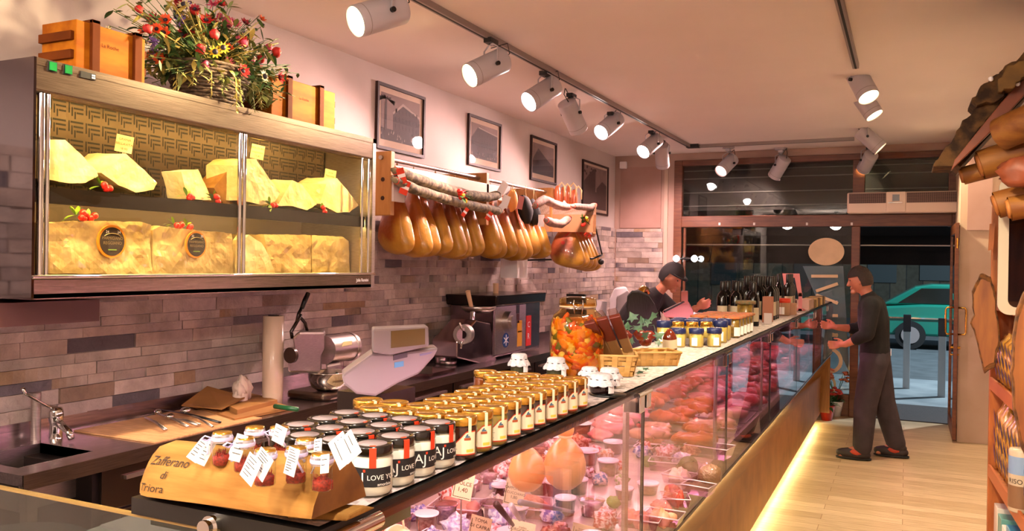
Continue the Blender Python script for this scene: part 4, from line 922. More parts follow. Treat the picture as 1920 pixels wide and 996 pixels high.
# raw meat and poultry: everything past the second post
meats = [mat('red beef', '#a40c14', .28, col2='#c83438', scale=18, bump=.15, coat=.3), mat('dark beef', '#7c0c18', .28, col2='#a42830', scale=24, bump=.15, coat=.3), mat('pink pork', '#d8687c', .32, col2='#e8a0a0', scale=14, bump=.1, coat=.3), mat('veal', '#b82c3c', .3, col2='#d85c68', scale=20, coat=.3), mat('chicken', '#d89c7c', .35, col2='#e0b090', scale=10, bump=.08, coat=.3), orf]
mn = ['bright red beef', 'dark red beef', 'pale pink pork', 'rosy veal', 'pale chicken', 'orange marinated chicken']
dish = mat('meat dish', '#7c6c70', .3, .3)
k = 0
for i in range(12):
    y = 3.95+.43*i
    for j, x in enumerate((-.88, -1.10, -1.34)):
        y_ = y+.02*j; t = thing('meat_dish', '', 'meat', (x, y_, DK+.002), 0, 'dishes of raw meat in the counter')
        ty = ([5, 4, 2] if i < 1 else [4, 5, 2] if i < 2 else [[2, 5, 5], [3, 2, 0], [0, 3, 0], [1, 0, 2], [0, 1, 3], [3, 0, 1], [0, 1, 0], [1, 3, 2], [0, 0, 1], [2, 1, 0]][i-2])[j]
        t['label'] = f'dish of {mn[ty]}, {ORD[i]} row after the second post, {["by the front glass", "in the middle", "at the back"][j]}'
        MB().box((x-.105, y_-.19, DK+.002), (x+.105, y_+.19, DK+.012)).build('dish', dish, t, bevel=.003)
        for q in range(6 if i < 7 else 4):
            c = Vector((x+rr.uniform(-.055, .055), y_-.14+.28*q/(5 if i < 7 else 3)+rr.uniform(-.02, .02), DK+.035+rr.uniform(0, .03)))
            M = Matrix.Rotation(rr.uniform(-.6, .6), 4, 'Z') @ Matrix.Rotation(rr.uniform(-.4, .4), 4, 'X')
            MB().blob(c, (rr.uniform(.05, .085), rr.uniform(.032, .05), rr.uniform(.022, .034)), amp=.5, fr=2.2, seed=rr.random()*60, n=16, M=M).build('meat_cut', meats[ty], t)
# bread or tubs behind near end: white box inside the end
def pxbox(nm, u0, v0, u1, v1, Y, dep, m_, lb, cat, bevel=.01):
    a, b = at(u0, v1, Y=Y), at(u1, v0, Y=Y); o = MB().box((a.x, Y, a.z), (b.x, Y+dep, b.z)).build(nm, m_, loc=((a.x+b.x)/2, Y+dep/2, a.z), bevel=bevel); return tag(o, lb, cat)
t = thing('white_container', 'white plastic container with a flared rim behind the counter end glass', 'container', (-1.62, 1.45, .6))
MB().prism([(-1.72, 1.36, .60), (-1.53, 1.36, .60), (-1.53, 1.36, .96), (-1.50, 1.36, 1.0), (-1.50, 1.36, 1.05), (-1.76, 1.36, 1.05), (-1.76, 1.36, 1.0), (-1.72, 1.36, .96)], (0, .22, 0)).build('tub', mat('tub white', '#a89ca0', .4), t, bevel=.01)
MB().box((-1.74, 1.39, 1.05), (-1.53, 1.55, 1.056)).build('lid', mat('pink lid film', '#b8a0ac', .4), t)
MB().box((-1.95, 1.32, .0), (-1.64, 1.66, .60)).build('base_unit', mat('cream cabinet', '#c8b8a0', .5), t)
# ================================================================== DIGITAL SCALES
def scale_unit(px, X, dep, m_, lb, disp=None):
    base = at(*px[len(px)//2], X=X); pts = [at(u, v, X=X) for u, v in px]
    zb = min(p.z for p in pts); cx = sum(p.y for p in pts)/len(pts); t = thing('weighing_scale', lb, 'scale', (X, cx, zb))
    MB().prism(pts, (-dep, 0, 0)).build('body', m_, t, bevel=.006); return t
hs = thing('weighing_scale', 'grey weighing scale with a small display window behind the honey jars', 'scale', (-1.55, 2.2, 1.14))
X = -1.42
MB().prism([at(u, v, X=X) for u, v in ((698, 662), (740, 664), (822, 652), (812, 672), (785, 702), (745, 720), (735, 726), (704, 744), (668, 740), (645, 722), (640, 704))], (-.075, .10, 0)).build('body', mat('warm grey plastic', '#84777a', .4), hs, bevel=.008)
MB().prism([at(u, v, X=X+.015) for u, v in ((699, 617), (803, 612), (804, 650), (731, 667), (699, 662))], (-.06, .08, 0)).build('display_head', MC['warm grey plastic'], hs, bevel=.006)
MB().prism([at(u, v, X=X+.017) for u, v in ((734, 621), (797, 616), (797, 646), (734, 653))], (-.01, 0, 0)).build('display_window', mat('amber lcd', '#6a5434', .15), hs)
MB().prism([at(u, v, X=X+.001) for u, v in ((738, 667), (764, 661), (764, 670), (738, 676))], (-.004, 0, 0)).build('name_plate', BLACK, hs)
MB().prism([at(u, v, X=X+.001) for u, v in ((740, 680), (757, 677), (757, 687), (740, 690))], (-.004, 0, 0)).build('blue_sticker', mat('blue sticker', '#4a8cc0', .5), hs)
MB().prism([at(u, v, X=X+.001) for u, v in ((787, 664), (811, 660), (808, 663), (788, 668))], (-.004, 0, 0)).build('violet_sticker', mat('violet sticker', '#6c6490', .5), hs)
a = at(700, 740, X=-1.5); MB().box((-1.60, a.y-.05, 1.0), (-1.44, a.y+.15, a.z+.01)).build('foot', DARKST, hs)
s2 = thing('weighing_scale', 'salmon lit scale with upright pole in front of the leaning butcher', 'scale', (-1.5, 6.6, 1.1))
sm = mat('salmon lit plastic', '#b8705c', .5)  # salmon light on the scale put into the plastic colour
MB().prism([at(u, v, X=-1.45) for u, v in ((1241, 584), (1276, 567), (1290, 566), (1299, 583), (1300, 600), (1247, 596))], (-.03, .14, 0)).build('body', sm, s2, bevel=.01)
MB().prism([at(u, v, X=-1.44) for u, v in ((1277, 546), (1290, 546), (1290, 570), (1277, 572))], (-.02, .08, 0)).build('pole_display', sm, s2, bevel=.006)
MB().prism([at(u, v, X=-1.43) for u, v in ((1246, 583), (1283, 565), (1284, 567), (1247, 586))], (-.01, 0, 0)).build('seam', INK, s2)
MB().box((-1.62, 6.5, .9), (-1.5, 6.8, at(1270, 596, X=-1.5).z)).build('foot', DARKST, s2)
# black cloth hood with brass ring on the counter rear
ch = thing('covered_slicer', 'slicer under a black cloth cover with a brass ring on top, beyond the ivy', 'slicer', (-1.45, 4.1, 1.0))
X = -1.42; pts = [at(u, v, X=X) for u, v in ((1176, 556), (1184, 547), (1198, 546), (1215, 553), (1228, 572), (1238, 600), (1240, 640), (1234, 668), (1180, 668), (1178, 600), (1174, 575))]
MB().prism(pts, (-.07, .24, 0)).build('cloth_cover', mat('black cloth', '#0b0909', .9, bump=.3, bscale=20), ch, bevel=.03)
c = at(1207, 551, X=-1.48); MB().tube([c+Vector((0, .07*math.cos(a*PI/8), .03*math.sin(a*PI/8))) for a in range(9)], .022, 8).build('brass_ring', brass, ch)
# ================================================================== TRACKS AND SPOTLIGHTS
trm = mat('grey track', '#8a7c78', .4)
def trk(a, b, lb):
    d = (Vector(b)-Vector(a)); n_ = Vector((-d.y, d.x, 0)).normalized()*.02; a = Vector(a); b = Vector(b); z = Vector((0, 0, -.035))
    t = thing('ceiling_track', lb, 'light track', (a+b)/2)
    MB().prism([a-n_, b-n_, b+n_, a+n_], z).build('rail', trm, t)
    MB().prism([a-n_*.35+z, b-n_*.35+z, b+n_*.35+z, a+n_*.35+z], (0, 0, -.001)).build('slot', BLACKM, t); return t
TX = -2.36
t = trk((TX, -1.8, CZ), (-2.27, 9.55, CZ), 'long grey ceiling track running over the back worktop side'); MB().box((-2.30, 9.47, CZ-.037), (-2.16, 9.58, CZ)).build('black_joint', BLACK, t)
trk((-2.2, 9.55, CZ), (-.52, 9.54, CZ), 'pale crosswise ceiling track near the shop window')
trk((-.33, -1.8, CZ), (-.33, 6.1, CZ), 'short dark ceiling track above the customer aisle')
lampw = [emis('warm lamp face', '#ffe2a0', 22), emis('white glow face', '#fff4ec', 22), emis('pink lamp face', '#ffb8a8', 6)]
housing = mat('spot housing', '#b4aeb4', .35)
def spot(rear, mouth, D, toward, lb, lamp=0, power=60, col=(1, .8, .55), cone=70, Lh=.27, r=.076, basepx=None, roundel=False):
    """cylindrical projector; rear/mouth are the pixel centres of its two ends, D its distance"""
    A = at(*rear, D=D); du = (mouth[0]-rear[0])*D/F; dv = (mouth[1]-rear[1])*D/F; k = Lh*Lh-du*du-dv*dv; dep = math.sqrt(max(k, .0))*(-1 if toward else 1)
    d = (rt*du-up*dv+fw*dep).normalized(); B = A+d*Lh
    top = Vector((A.x, A.y, CZ-.036)) if basepx is None else Vector((basepx[0], basepx[1], CZ-.036)); mid = A+d*Lh*.38
    t = thing('spotlight', lb, 'spotlight', (top.x, top.y, CZ), 0, 'grey cylindrical ceiling spotlights')
    M = d.to_track_quat('Z', 'Y').to_matrix().to_4x4()
    MB().lathe([(0, 0), (r*.97, 0), (r, .006), (r, Lh-.01), (r*.99, Lh), (r*.93, Lh), (r*.9, Lh-.02)], A, 32, M=M).build('housing', housing, t)
    MB().lathe([(r*1.004, Lh-.045), (r*1.012, Lh-.043), (r*1.004, Lh-.041)], A, 32, M=M).build('bezel', MC['grey plastic'], t)
    MB().lathe([(r*.9, Lh-.02), (0, Lh-.018)], A, 28, M=M).build('lamp_face', lampw[lamp], t)
    s_ = d.cross(Vector((0, 0, 1))).normalized(); upv = (top-mid).normalized(); hub = mid+Vector((0, 0, r+.05)) if (top-mid).length > .15 else mid+Vector((0, 0, r+.03))
    br = MB()
    for q in (-1, 1):
        e = mid+s_*q*(r+.004); br.tube([e, e+(hub-mid)*.8, hub+s_*q*.03, hub], .011, 6, flat=.35)
    br.build('yoke', housing, t)
    kn = MB()
    for q in (-1, 1): kn.cyl(mid+s_*q*(r), mid+s_*q*(r+.018), .013, n=14)
    kn.build('knob', BLACK, t)
    MB().cyl(hub, (hub.x, hub.y, CZ-.03), .013, n=10).cbox((hub.x, hub.y, CZ-.045), (.05, .10, .03)).build('adapter', BLACK if not roundel else housing, t)
    if roundel: MB().cyl((hub.x, hub.y, CZ-.025), (hub.x, hub.y, CZ), .07, n=28).build('rose', housing, t)
    MB().tube([A+s_*.02, A-d*.05+Vector((0, 0, .02)), A-d*.03+Vector((0, 0, .09)), hub+Vector((0, 0, -.02))], .0035, 6).build('cable', BLACK, t)
    l_ = bpy.data.lights.new('spot_lamp', 'SPOT'); l_.energy = power*EV; l_.color = col; l_.spot_size = R(cone); l_.spot_blend = .7; l_.shadow_soft_size = .05
    lo = bpy.data.objects.new('spot_lamp', l_); COL.objects.link(lo); lo.parent = t; lo.location = B+d*.01-Vector((top.x, top.y, CZ)); lo.rotation_euler = (-d).to_track_quat('Z', 'Y').to_euler()
    return t
WARM = (1, .74, .42); WH = (1, .86, .74); PK_ = (1, .62, .58)
spot((752, 16), (677, 58), 4.05, True, 'nearest and largest grey spotlight, cut by the top edge of the picture', 0, 95, WARM, 95)
spot((944, 112), (882, 151), 5.1, True, 'grey spotlight second from the near end of the left track', 0, 130, WARM, 85)
spot((1040, 160), (990, 198), 5.95, True, 'grey spotlight third from the near end, pointing at the hams', 1, 105, PK_, 90)
spot((1062, 192), (1088, 240), 6.6, False, 'grey spotlight turned away toward the window, fourth on the left track', 1, 110, PK_, 110)
spot((1158, 223), (1123, 254), 7.5, True, 'grey spotlight fifth on the left track above the second ham rack', 1, 120, PK_, 95)
spot((1232, 262), (1201, 289), 8.5, True, 'small grey spotlight sixth on the left track', 1, 110, PK_, 95)
spot((1240, 272), (1248, 308), 9.0, False, 'small grey spotlight turned away beside the sixth one', 1, 100, PK_, 100)
spot((1374, 298), (1346, 324), 9.7, True, 'dim pinkish ceiling spotlight left of the pair before the window', 2, 60, PK_, 110, basepx=None, roundel=True)
spot((1472, 297), (1460, 328), 9.65, False, 'ceiling spotlight right of the pair before the window', 2, 60, PK_, 110, roundel=True)
WY = (1, .80, .52)
spot((1602, 132), (1614, 190), 6.1, True, 'nearest bright round spotlight on the aisle track', 0, 120, WY, 100)
spot((1607, 170), (1631, 221), 7.0, True, 'bright spotlight half hidden behind the nearest one over the aisle', 0, 110, WY, 100)
spot((1612, 245), (1645, 281), 8.3, True, 'third aisle spotlight with a loop of cable', 0, 90, WY, 100)
spot((1634, 290), (1636, 312), 9.2, False, 'lowest unlit looking spotlight behind the third aisle one', 0, 30, WY, 90)
# extra spotlights added out of view on the tracks to brighten the room
def fill_spot(x, y, aim, lb, p=200, c=WY):
    t = thing('spotlight', lb, 'spotlight', (x, y, CZ), 0, 'grey cylindrical ceiling spotlights')
    d = (Vector(aim)-Vector((x, y, CZ-.2))).normalized(); M = d.to_track_quat('Z', 'Y').to_matrix().to_4x4(); A = Vector((x, y, CZ-.2))-d*.13
    MB().lathe([(0, 0), (.076, 0), (.076, .27), (.07, .27), (.068, .25)], A, 24, M=M).build('housing', housing, t)
    MB().lathe([(.068, .25), (0, .252)], A, 20, M=M).build('lamp_face', lampw[0], t); MB().cyl((x, y, CZ), (x, y, CZ-.13), .012).build('adapter', BLACK, t)
    l_ = bpy.data.lights.new('spot_lamp', 'SPOT'); l_.energy = p*EV; l_.color = c; l_.spot_size = R(120); l_.spot_blend = .8; l_.shadow_soft_size = .06
    lo = bpy.data.objects.new('spot_lamp', l_); COL.objects.link(lo); lo.parent = t; lo.location = A+d*.28-t.location; lo.rotation_euler = (-d).to_track_quat('Z', 'Y').to_euler()
fill_spot(-2.36, 1.6, (-3.1, 1.9, 1.0), 'added grey spotlight on the left track, out of view behind the camera side', 70, (1, .84, .68))
fill_spot(-2.36, .2, (-1.3, 1.6, 1.0), 'added grey spotlight on the left track behind the camera', 75, (1, .86, .72))
fill_spot(-.33, .6, (-1.2, 2.6, 1.0), 'added grey spotlight on the aisle track just behind the camera', 75, (1, .88, .76))
fill_spot(-.33, 3.0, (-.1, 4.2, 0), 'added grey spotlight on the aisle track above the near floor', 130, WY)
fill_spot(-.33, -.9, (.3, .5, .6), 'added grey spotlight on the aisle track far behind the camera', 120, WY)

def globe(x, y, lb):  # added fill lamp, unseen behind the camera, to brighten the ceiling
    t = thing('fill_globe', lb, 'added lamp', (x, y, 2.2), 0, 'added fill globes at the rear of the shop')
    MB().blob((x, y, 2.77), (.15, .15, .15), amp=0, n=24).build('opal_globe', emis('opal globe', '#ffeadc', 110), t); MB().cyl((x, y, 2.9), (x, y, CZ), .008).cyl((x, y, CZ-.03), (x, y, CZ), .05).build('cord', BLACK, t)
globe(-1.6, -1.6, 'added fill globe, unseen at the rear left of the shop'); globe(-2.7, -1.2, 'added fill globe nearest the left wall, unseen at the rear')
# ================================================================== CHEESE CABINET ON THE WALL
KX, KY0, KY1, KZ0, KZ1 = -2.85, 1.98, 4.12, 1.54, 2.417
kc = thing('cheese_cabinet', 'long stainless steel glass fronted cheese cabinet hung on the wall', 'display cabinet', (-3.1, 3.05, KZ0))
gm = mat('cabinet back bronze', '#5e4e3e', .45, .6, col2='#524434', scale=4)
MB().box((WX, KY0, KZ0), (KX, KY1, KZ0+.02)).box((WX, KY0, 2.39), (KX+.002, KY1, KZ1)).build('case', STEELH, kc)
MB().box((WX, KY0-.004, KZ0), (KX+.004, KY0+.006, KZ1)).build('end_panel', mat('mirror end', '#6c6268', .08, 1.), kc)
MB().box((WX, KY1-.03, KZ0), (KX+.002, KY1, KZ1)).build('end_panel', STEEL, kc)
MB().box((WX+.002, KY0, KZ0), (WX+.03, KY1, KZ1)).build('back_panel', mat('cabinet liner', '#54463a', .45, .6), kc)
fas = MB().prism([(KX, KY0, KZ1), (KX, KY0, 2.30), (KX-.02, KY0, 2.285), (KX-.04, KY0, 2.285), (KX-.04, KY0, KZ1)], (0, KY1-KY0, 0)).build('top_fascia', STEELH, kc, bevel=.004)
MB().prism([(KX, KY0, KZ0), (KX, KY0, 1.612), (KX-.012, KY0, 1.625), (KX-.05, KY0, 1.625), (KX-.05, KY0, KZ0)], (0, KY1-KY0, 0)).build('bottom_fascia', STEELH, kc, bevel=.004)
MB().cyl((KX+.001, KY0, 1.622), (KX+.001, KY1, 1.622), .008, n=12).build('sill_trim', CHROME, kc)
for y, r_ in ((KY0+.035, .013), (KY0+.062, .008), (3.02, .010), (3.05, .010), (KY1-.055, .010), (KY1-.12, .008)):
    MB().cyl((KX-.01, y, 1.622), (KX-.01, y, 2.292), r_, n=16).build('chrome_post', CHROME, kc)
MB().box((KX-.02, KY0+.08, 1.625), (KX-.015, 3.01, 2.288)).build('glass_door', pane('cabinet glass', '#fffdf4', .5), kc)
MB().box((KX-.02, 3.06, 1.625), (KX-.015, KY1-.06, 2.288)).build('glass_door', MC['cabinet glass'], kc)
# perforated upper back panel with nested angle slots
PX = -3.20
pb = MB().box((PX-.004, KY0+.03, 1.96), (PX, KY1-.04, 2.36)); pb.build('slotted_panel', gm, kc)
sl_ = MB(); u = .082
for c in range(25):
    for r_ in range(5):
        y0, z1 = KY0+.07+c*u, 2.35-r_*.078
        fl = 1 if c < 21 else -1
        for k in range(3):
            a = y0+.014*k if fl > 0 else y0+.066-.014*k; z = z1-.019*k
            sl_.box((PX, min(a, a+fl*.006), z-.045+.007*k), (PX+.0008, max(a, a+fl*.006), z))
            b0, b1 = a+fl*.010, y0+(.070 if fl > 0 else -.004); sl_.box((PX, min(b0, b1), z-.008), (PX+.0008, max(b0, b1), z))
sl_.build('slots', mat('slot black', '#0c0806', .6), kc)
MB().box((-3.38, KY0+.03, 1.94), (-2.90, KY1-.04, 1.955)).box((-2.905, KY0+.03, 1.895), (-2.895, KY1-.04, 1.957)).build('middle_shelf', mat('shelf steel', '#2c241e', .35, .8), kc)
for u0 in (98, 127): 
    p = at(u0, 125 if u0 < 110 else 131, X=KX+.001); fr_ = MB().box((KX, p.y-.018, p.z-.019), (KX+.004, p.y+.018, p.z+.019)).build('switch_frame', BLACK, kc)
    MB().box((KX+.003, p.y-.013, p.z-.015), (KX+.009, p.y+.013, p.z+.015)).build('green_switch', mat('green switch', '#0a6a2a', .25, emit='#10a040', estr=.08), fr_)
p = at(164, 142, X=KX); MB().box((KX, p.y-.032, p.z-.012), (KX+.006, p.y+.032, p.z+.012)).build('thermostat', BLACK, kc)
q = MB(); [q.box((KX+.006, p.y+.014+i*.008, p.z-.008+j*.009), (KX+.008, p.y+.020+i*.008, p.z-.002+j*.009)) for i in (0, 1) for j in (0, 1)]; q.build('thermostat_button', WHITEP, kc)
mb = MB(); p = at(668, 525, X=KX); mb.text('Jolie Rem\u00e9ni', .026, lambda x, y: Vector((KX+.0015, p.y+x*.9, p.z-.01+y))); mb.build('maker_script', WHITE, kc)
for x, z in ((-2.93, 2.335), (-2.955, 1.922)):
    MB().cyl((x, KY0+.1, z), (x, KY1-.1, z), .008, n=10).build('lamp_tube', emis('yellow cabinet lamp', '#ffd88c', 38), kc)
# ------------------------------------------------------------------ cheeses
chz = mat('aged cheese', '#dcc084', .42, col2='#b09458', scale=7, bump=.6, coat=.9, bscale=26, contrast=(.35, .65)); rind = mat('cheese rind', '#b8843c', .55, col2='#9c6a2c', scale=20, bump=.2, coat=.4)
pale = mat('fresh cut cheese', '#f4e4b0', .45, col2='#e4c880', scale=8, bump=.3, coat=.5, bscale=30)
def crumb(poly, X, dep, nm, lb, m_, zb, amp=.006, back=(0, 0)):
    """cut cheese: a front outline, pushed back with crumbled faces"""
    pts = [at(u, v, X=X) for u, v in poly]; bm = bmesh.new(); k = len(pts); cen = sum(pts, Vector())/k
    A = [bm.verts.new(p) for p in pts]; B = [bm.verts.new(p+Vector((-dep, back[0], back[1]))) for p in pts]
    bm.faces.new(A); bm.faces.new(B[::-1]); 
    for i in range(k): bm.faces.new((A[(i+1) % k], A[i], B[i], B[(i+1) % k]))
    bmesh.ops.recalc_face_normals(bm, faces=bm.faces); bmesh.ops.triangulate(bm, faces=bm.faces)
    for _ in range(4):
        ed = [e for e in bm.edges if e.calc_length() > .028]
        if not ed: break
        bmesh.ops.subdivide_edges(bm, edges=ed, cuts=1); bmesh.ops.triangulate(bm, faces=[f for f in bm.faces if len(f.verts) > 3])
    bm.normal_update()
    for v in bm.verts: v.co += v.normal*(noise.noise(v.co*22)*amp+noise.noise(v.co*60)*amp*.4)
    me = bpy.data.meshes.new(nm); o = Vector((cen.x-dep/2, cen.y, zb))
    for v in bm.verts: v.co -= o
    bm.to_mesh(me); bm.free(); me.materials.append(m_)
    ob = bpy.data.objects.new(nm, me); COL.objects.link(ob); ob.location = o
    return tag(ob, lb, 'cheese')
SB = 1.563; SM = 1.957
crumb([(79, 418), (180, 415), (262, 416), (283, 422), (284, 514), (79, 514)], -2.97, .28, 'cheese_block', 'large film wrapped cheese block with a round seal, lower shelf far left', chz, SB, .008)
crumb([(287, 432), (300, 424), (345, 430), (434, 438), (437, 514), (286, 514)], -2.97, .28, 'cheese_block', 'film wrapped cheese block with a smaller round seal, lower shelf left of the middle post', chz, SB, .008)
crumb([(495, 440), (583, 441), (583, 513), (508, 513)], -3.0, .25, 'cheese_block', 'unsealed cheese block behind the small wedge, lower shelf right half', chz, SB, .007)
crumb([(585, 441), (640, 444), (654, 452), (656, 512), (585, 513)], -3.0, .25, 'cheese_block', 'unsealed cheese block nearest the right end of the lower shelf', chz, SB, .006)
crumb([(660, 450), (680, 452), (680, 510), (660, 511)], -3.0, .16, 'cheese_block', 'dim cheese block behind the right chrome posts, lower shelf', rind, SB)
crumb([(456, 450), (466, 441), (490, 455), (505, 480), (516, 513), (455, 513)], -2.93, .07, 'cheese_wedge', 'small upright cheese wedge beside the middle post on the lower shelf', pale, SB)
def seal(u, v, lb, r, num, off=.0):
    c = at(u, v, X=-2.958); t = thing('cheese_seal', lb, 'seal', c, 0)
    M = Matrix.Translation(c+Vector((.004, 0, 0))) @ Matrix.Rotation(PI/2, 4, 'Y')
    MB().cyl(c-Vector((.004, 0, 0)), c+Vector((.004, 0, 0)), r, n=48).build('orange_rim', mat('orange seal', '#d8881c', .5), t)
    MB().cyl(c, c+Vector((.006, 0, 0)), r*.86, n=48).build('dark_disc', mat('seal brown', '#2c2016', .5), t)
    f = lambda dz: (lambda x, y: c+Vector((.0068, x, dz+y)))
    mb = MB(); mb.text('PARMIGIANO', .0165*r/.068, f(.008*r/.068), 0, 'CENTER').text('REGGIANO', .0175*r/.068, f(-.012*r/.068), 0, 'CENTER'); mb.build('lettering', mat('seal gold', '#8c7850', .5), t)
    mb = MB(); mb.text(num, .016, lambda x, y: c+Vector((.0068, x-.025, .034+y)), 0, 'CENTER').text(num, .016, lambda x, y: c+Vector((.0068, x+.03, .034+y)), 0, 'CENTER'); mb.build('age_number', WHITE, t)
    mb = MB(); mb.tube([c+Vector((.0068, r*.62*math.sin(a), .028-r*.1+.012*math.cos(a*1.3))) for a in (-1.2, -.8, -.4, 0, .4, .8, 1.2)], .004, 6, flat=.3); mb.build('ribbon', mat('seal tan', '#a89468', .5), t)
    MB().box((c.x+.0062, c.y-.02, c.z-.036*r/.068), (c.x+.007, c.y+.02, c.z-.032*r/.068)).build('green_dash', mat('seal green', '#7c9c3c', .5), t)
seal(209, 453, 'round black and orange seal on the leftmost large cheese block', .068, '24')
seal(367, 459, 'round black and orange seal on the cheese block left of the middle post', .062, '30')
UP = [([(79, 262), (122, 262), (150, 288), (182, 320), (183, 330), (160, 343), (130, 344), (79, 334)], -2.96, .16, 'large wrapped cheese quarter, upper shelf far left', pale, (0, 0)),
      ([(235, 288), (262, 312), (295, 343), (288, 356), (255, 361), (222, 347), (190, 324)], -2.95, .16, 'wrapped cheese wedge with a price ticket, second from the left on the upper shelf', pale, (-.05, .0)),
      ([(340, 322), (371, 318), (385, 345), (397, 376), (352, 373)], -2.96, .10, 'small square cut cheese piece left of the middle post on the upper shelf', pale, (-.02, 0)),
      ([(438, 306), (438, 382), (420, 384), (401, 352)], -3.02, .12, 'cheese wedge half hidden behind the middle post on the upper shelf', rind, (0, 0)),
      ([(468, 300), (480, 298), (505, 335), (526, 362), (515, 378), (490, 384), (455, 376), (456, 310)], -2.94, .18, 'tallest wrapped cheese wedge with a price ticket, right of the middle post', pale, (-.06, 0)),
      ([(548, 338), (565, 345), (594, 383), (575, 394), (548, 386), (520, 386)], -2.95, .14, 'low cheese wedge between the two ticketed wedges of the right half', pale, (-.06, 0)),
      ([(632, 334), (650, 355), (672, 385), (655, 398), (632, 399), (600, 382), (612, 345)], -2.95, .16, 'wrapped cheese wedge with a price ticket near the right end', pale, (-.07, 0)),
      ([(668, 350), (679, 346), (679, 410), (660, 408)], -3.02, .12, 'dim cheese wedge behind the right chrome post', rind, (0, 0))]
for poly, X, dep, lb, m_, bk_ in UP: crumb(poly, X, dep, 'cheese_wedge', lb, m_, SM, .004, bk_)
yt = mat('yellow ticket', '#f4e4a4', .6)
for u, v, lb, l_ in ((233, 270, 'price ticket above the second wedge from the left', ['GRANA', 'BELLAVITA', '18,90']), (483, 285, 'price ticket above the tallest wedge', ['BRA DURO', 'stagionato', '19,40']), (619, 330, 'price ticket above the rightmost ticketed wedge', ['toma', 'Piemonte', '1,490'])):
    c = at(u, v, X=-3.0); t = thing('price_ticket', lb, 'price ticket', c, 0, 'price tickets stuck in the cheeses'); M = Matrix.Translation(c) @ Matrix.Rotation(PI/2-.5, 4, 'Z') @ Matrix.Rotation(R(8), 4, 'Y')
    MB().box((-.034, -.001, -.036), (.034, .001, .036), 0, M).build('card', yt, t); mb = MB()
    for k, s in enumerate(l_): mb.text(s, .014, lambda x, y, k=k: M @ Vector((x, -.0018, .014-.020*k+y)), 0, 'CENTER')
    mb.build('handwriting', mat('ticket ink', '#5a3a10', .8), t); MB().cyl(M @ Vector((0, 0, -.035)), M @ Vector((0, -.0, -.07)), .002, n=6).build('pin', STEEL, t)
redb = mat('red berries', '#d82418', .3)
def berries(u, v, X, zb, lb, n=3, lf=True, r=.014):
    c = at(u, v, X=X); t = thing('berry_sprig', lb, 'berries', c, 0, 'red berry sprigs on the cheeses'); q = random.Random(u); mb = MB()
    for k in range(n): mb.blob(c+Vector((q.uniform(0, .01), q.uniform(-.018, .018), q.uniform(-.014, .014))), (r, r, r), amp=.1, n=12)
    mb.build('berry', redb, t); mb = MB()
    for k in range(6): leaf(mb, c-Vector((.005, .02, 0)), (q.uniform(-.2, .2), q.uniform(-1, .3), q.uniform(-.1, .8)), .06, .018)
    mb.build('leaf', mat('sprig leaf', '#7c9c28', .45, col2='#4c6c20', scale=30), t)
for a in ((200, 350, -2.915, SM, 'red berry sprig beside the second wedge on the upper shelf', 4), (358, 367, -2.92, SM, 'red berry sprig before the small square piece', 3), (407, 373, -2.93, SM, 'red berry sprig left of the middle post on the upper shelf', 3), (512, 384, -2.92, SM, 'tiny red berry under the tallest wedge', 2), (609, 394, -2.92, SM, 'red berry sprig left of the rightmost ticketed wedge', 3),
          (152, 404, -2.99, SB, 'red rosehips lying on top of the leftmost large block', 4), (175, 411, -2.99, SB, 'small red flower beside the rosehips on the leftmost block', 2), (335, 423, -2.99, SB, 'red rosehips with a leaf on top of the second large block', 4), (358, 424, -2.99, SB, 'small red hip at the right on the second large block', 2)): berries(*a)
# ------------------------------------------------------------------ wooden crates and flower basket on the cabinet
cw = mat('varnished crate wood', '#b46c12', .65, col2='#96500a', scale=4, stretch=(4, 1, 4), bump=.06, spec=.12); cdk = mat('crate batten', '#6c340c', .7, col2='#582808', scale=5, spec=.1)
def crate(y0, y1, x1, h, dep, lb, bat):
    t = thing('wooden_crate', lb, 'crate', ((2*x1-dep)/2, (y0+y1)/2, KZ1)); z0, z1 = KZ1+.002, KZ1+h
    MB().box((x1-dep, y0, z0), (x1, y1, z1)).build('box', cw, t, bevel=.003)
    for b in bat: MB().box((x1-.002, y0+b*(y1-y0)-.018, z0), (x1+.016, y0+b*(y1-y0)+.018, z1+.014)).box((x1-dep, y0+b*(y1-y0)-.018, z1), (x1+.016, y0+b*(y1-y0)+.018, z1+.014)).build('batten', cdk, t, bevel=.002)
    for z in (z0+.05, z1-.08): 
        for yy in (y0-.016, y1): MB().box((x1-dep, yy, z), (x1-.01, yy+.016, z+.035)).build('end_batten', cdk, t, bevel=.002)
    mb = MB(); mb.text('La Roche', .022, lambda x, y: Vector((x1+.0012, (y0+y1)/2-.05+x, (z0+z1)/2+.02+y))); mb.build('branded_mark', cdk, t)
crate(2.205, 2.53, -2.93, .205, .20, 'varnished wooden crate at the left end on top of the cheese cabinet', (.24, .86))
crate(3.31, 3.83, -2.93, .225, .20, 'shorter wooden crate right of the flower basket on top of the cheese cabinet', (.24, .74))
fb = thing('flower_basket', 'wicker basket of dried red, orange and purple flowers on top of the cheese cabinet', 'flower basket', (-3.03, 2.98, KZ1))
bc = Vector((-3.02, 2.98, KZ1+.002)); wm = mat('dark wicker', '#6a5440', .7, col2='#3c2c20', scale=60, bump=.5)
mb = MB()
for k in range(13):
    z = .006+k*.0145; r_ = .115+.055*(k/12)**.8; n = 48
    mb.tube([bc+Vector((r_*math.cos(2*PI*i/n)*(1+.018*(-1)**(i//2+k)), r_*1.25*math.sin(2*PI*i/n)*(1+.018*(-1)**(i//2+k)), z)) for i in range(n+1)], .0085, 6, caps=False)
mb.build('wicker', wm, fb)
MB().lathe([(0, .003), (.11, .003), (.155, .17), (0, .172)], bc, 24, sq=1.25).build('lining', mat('dark lining', '#241a12', .9), fb)
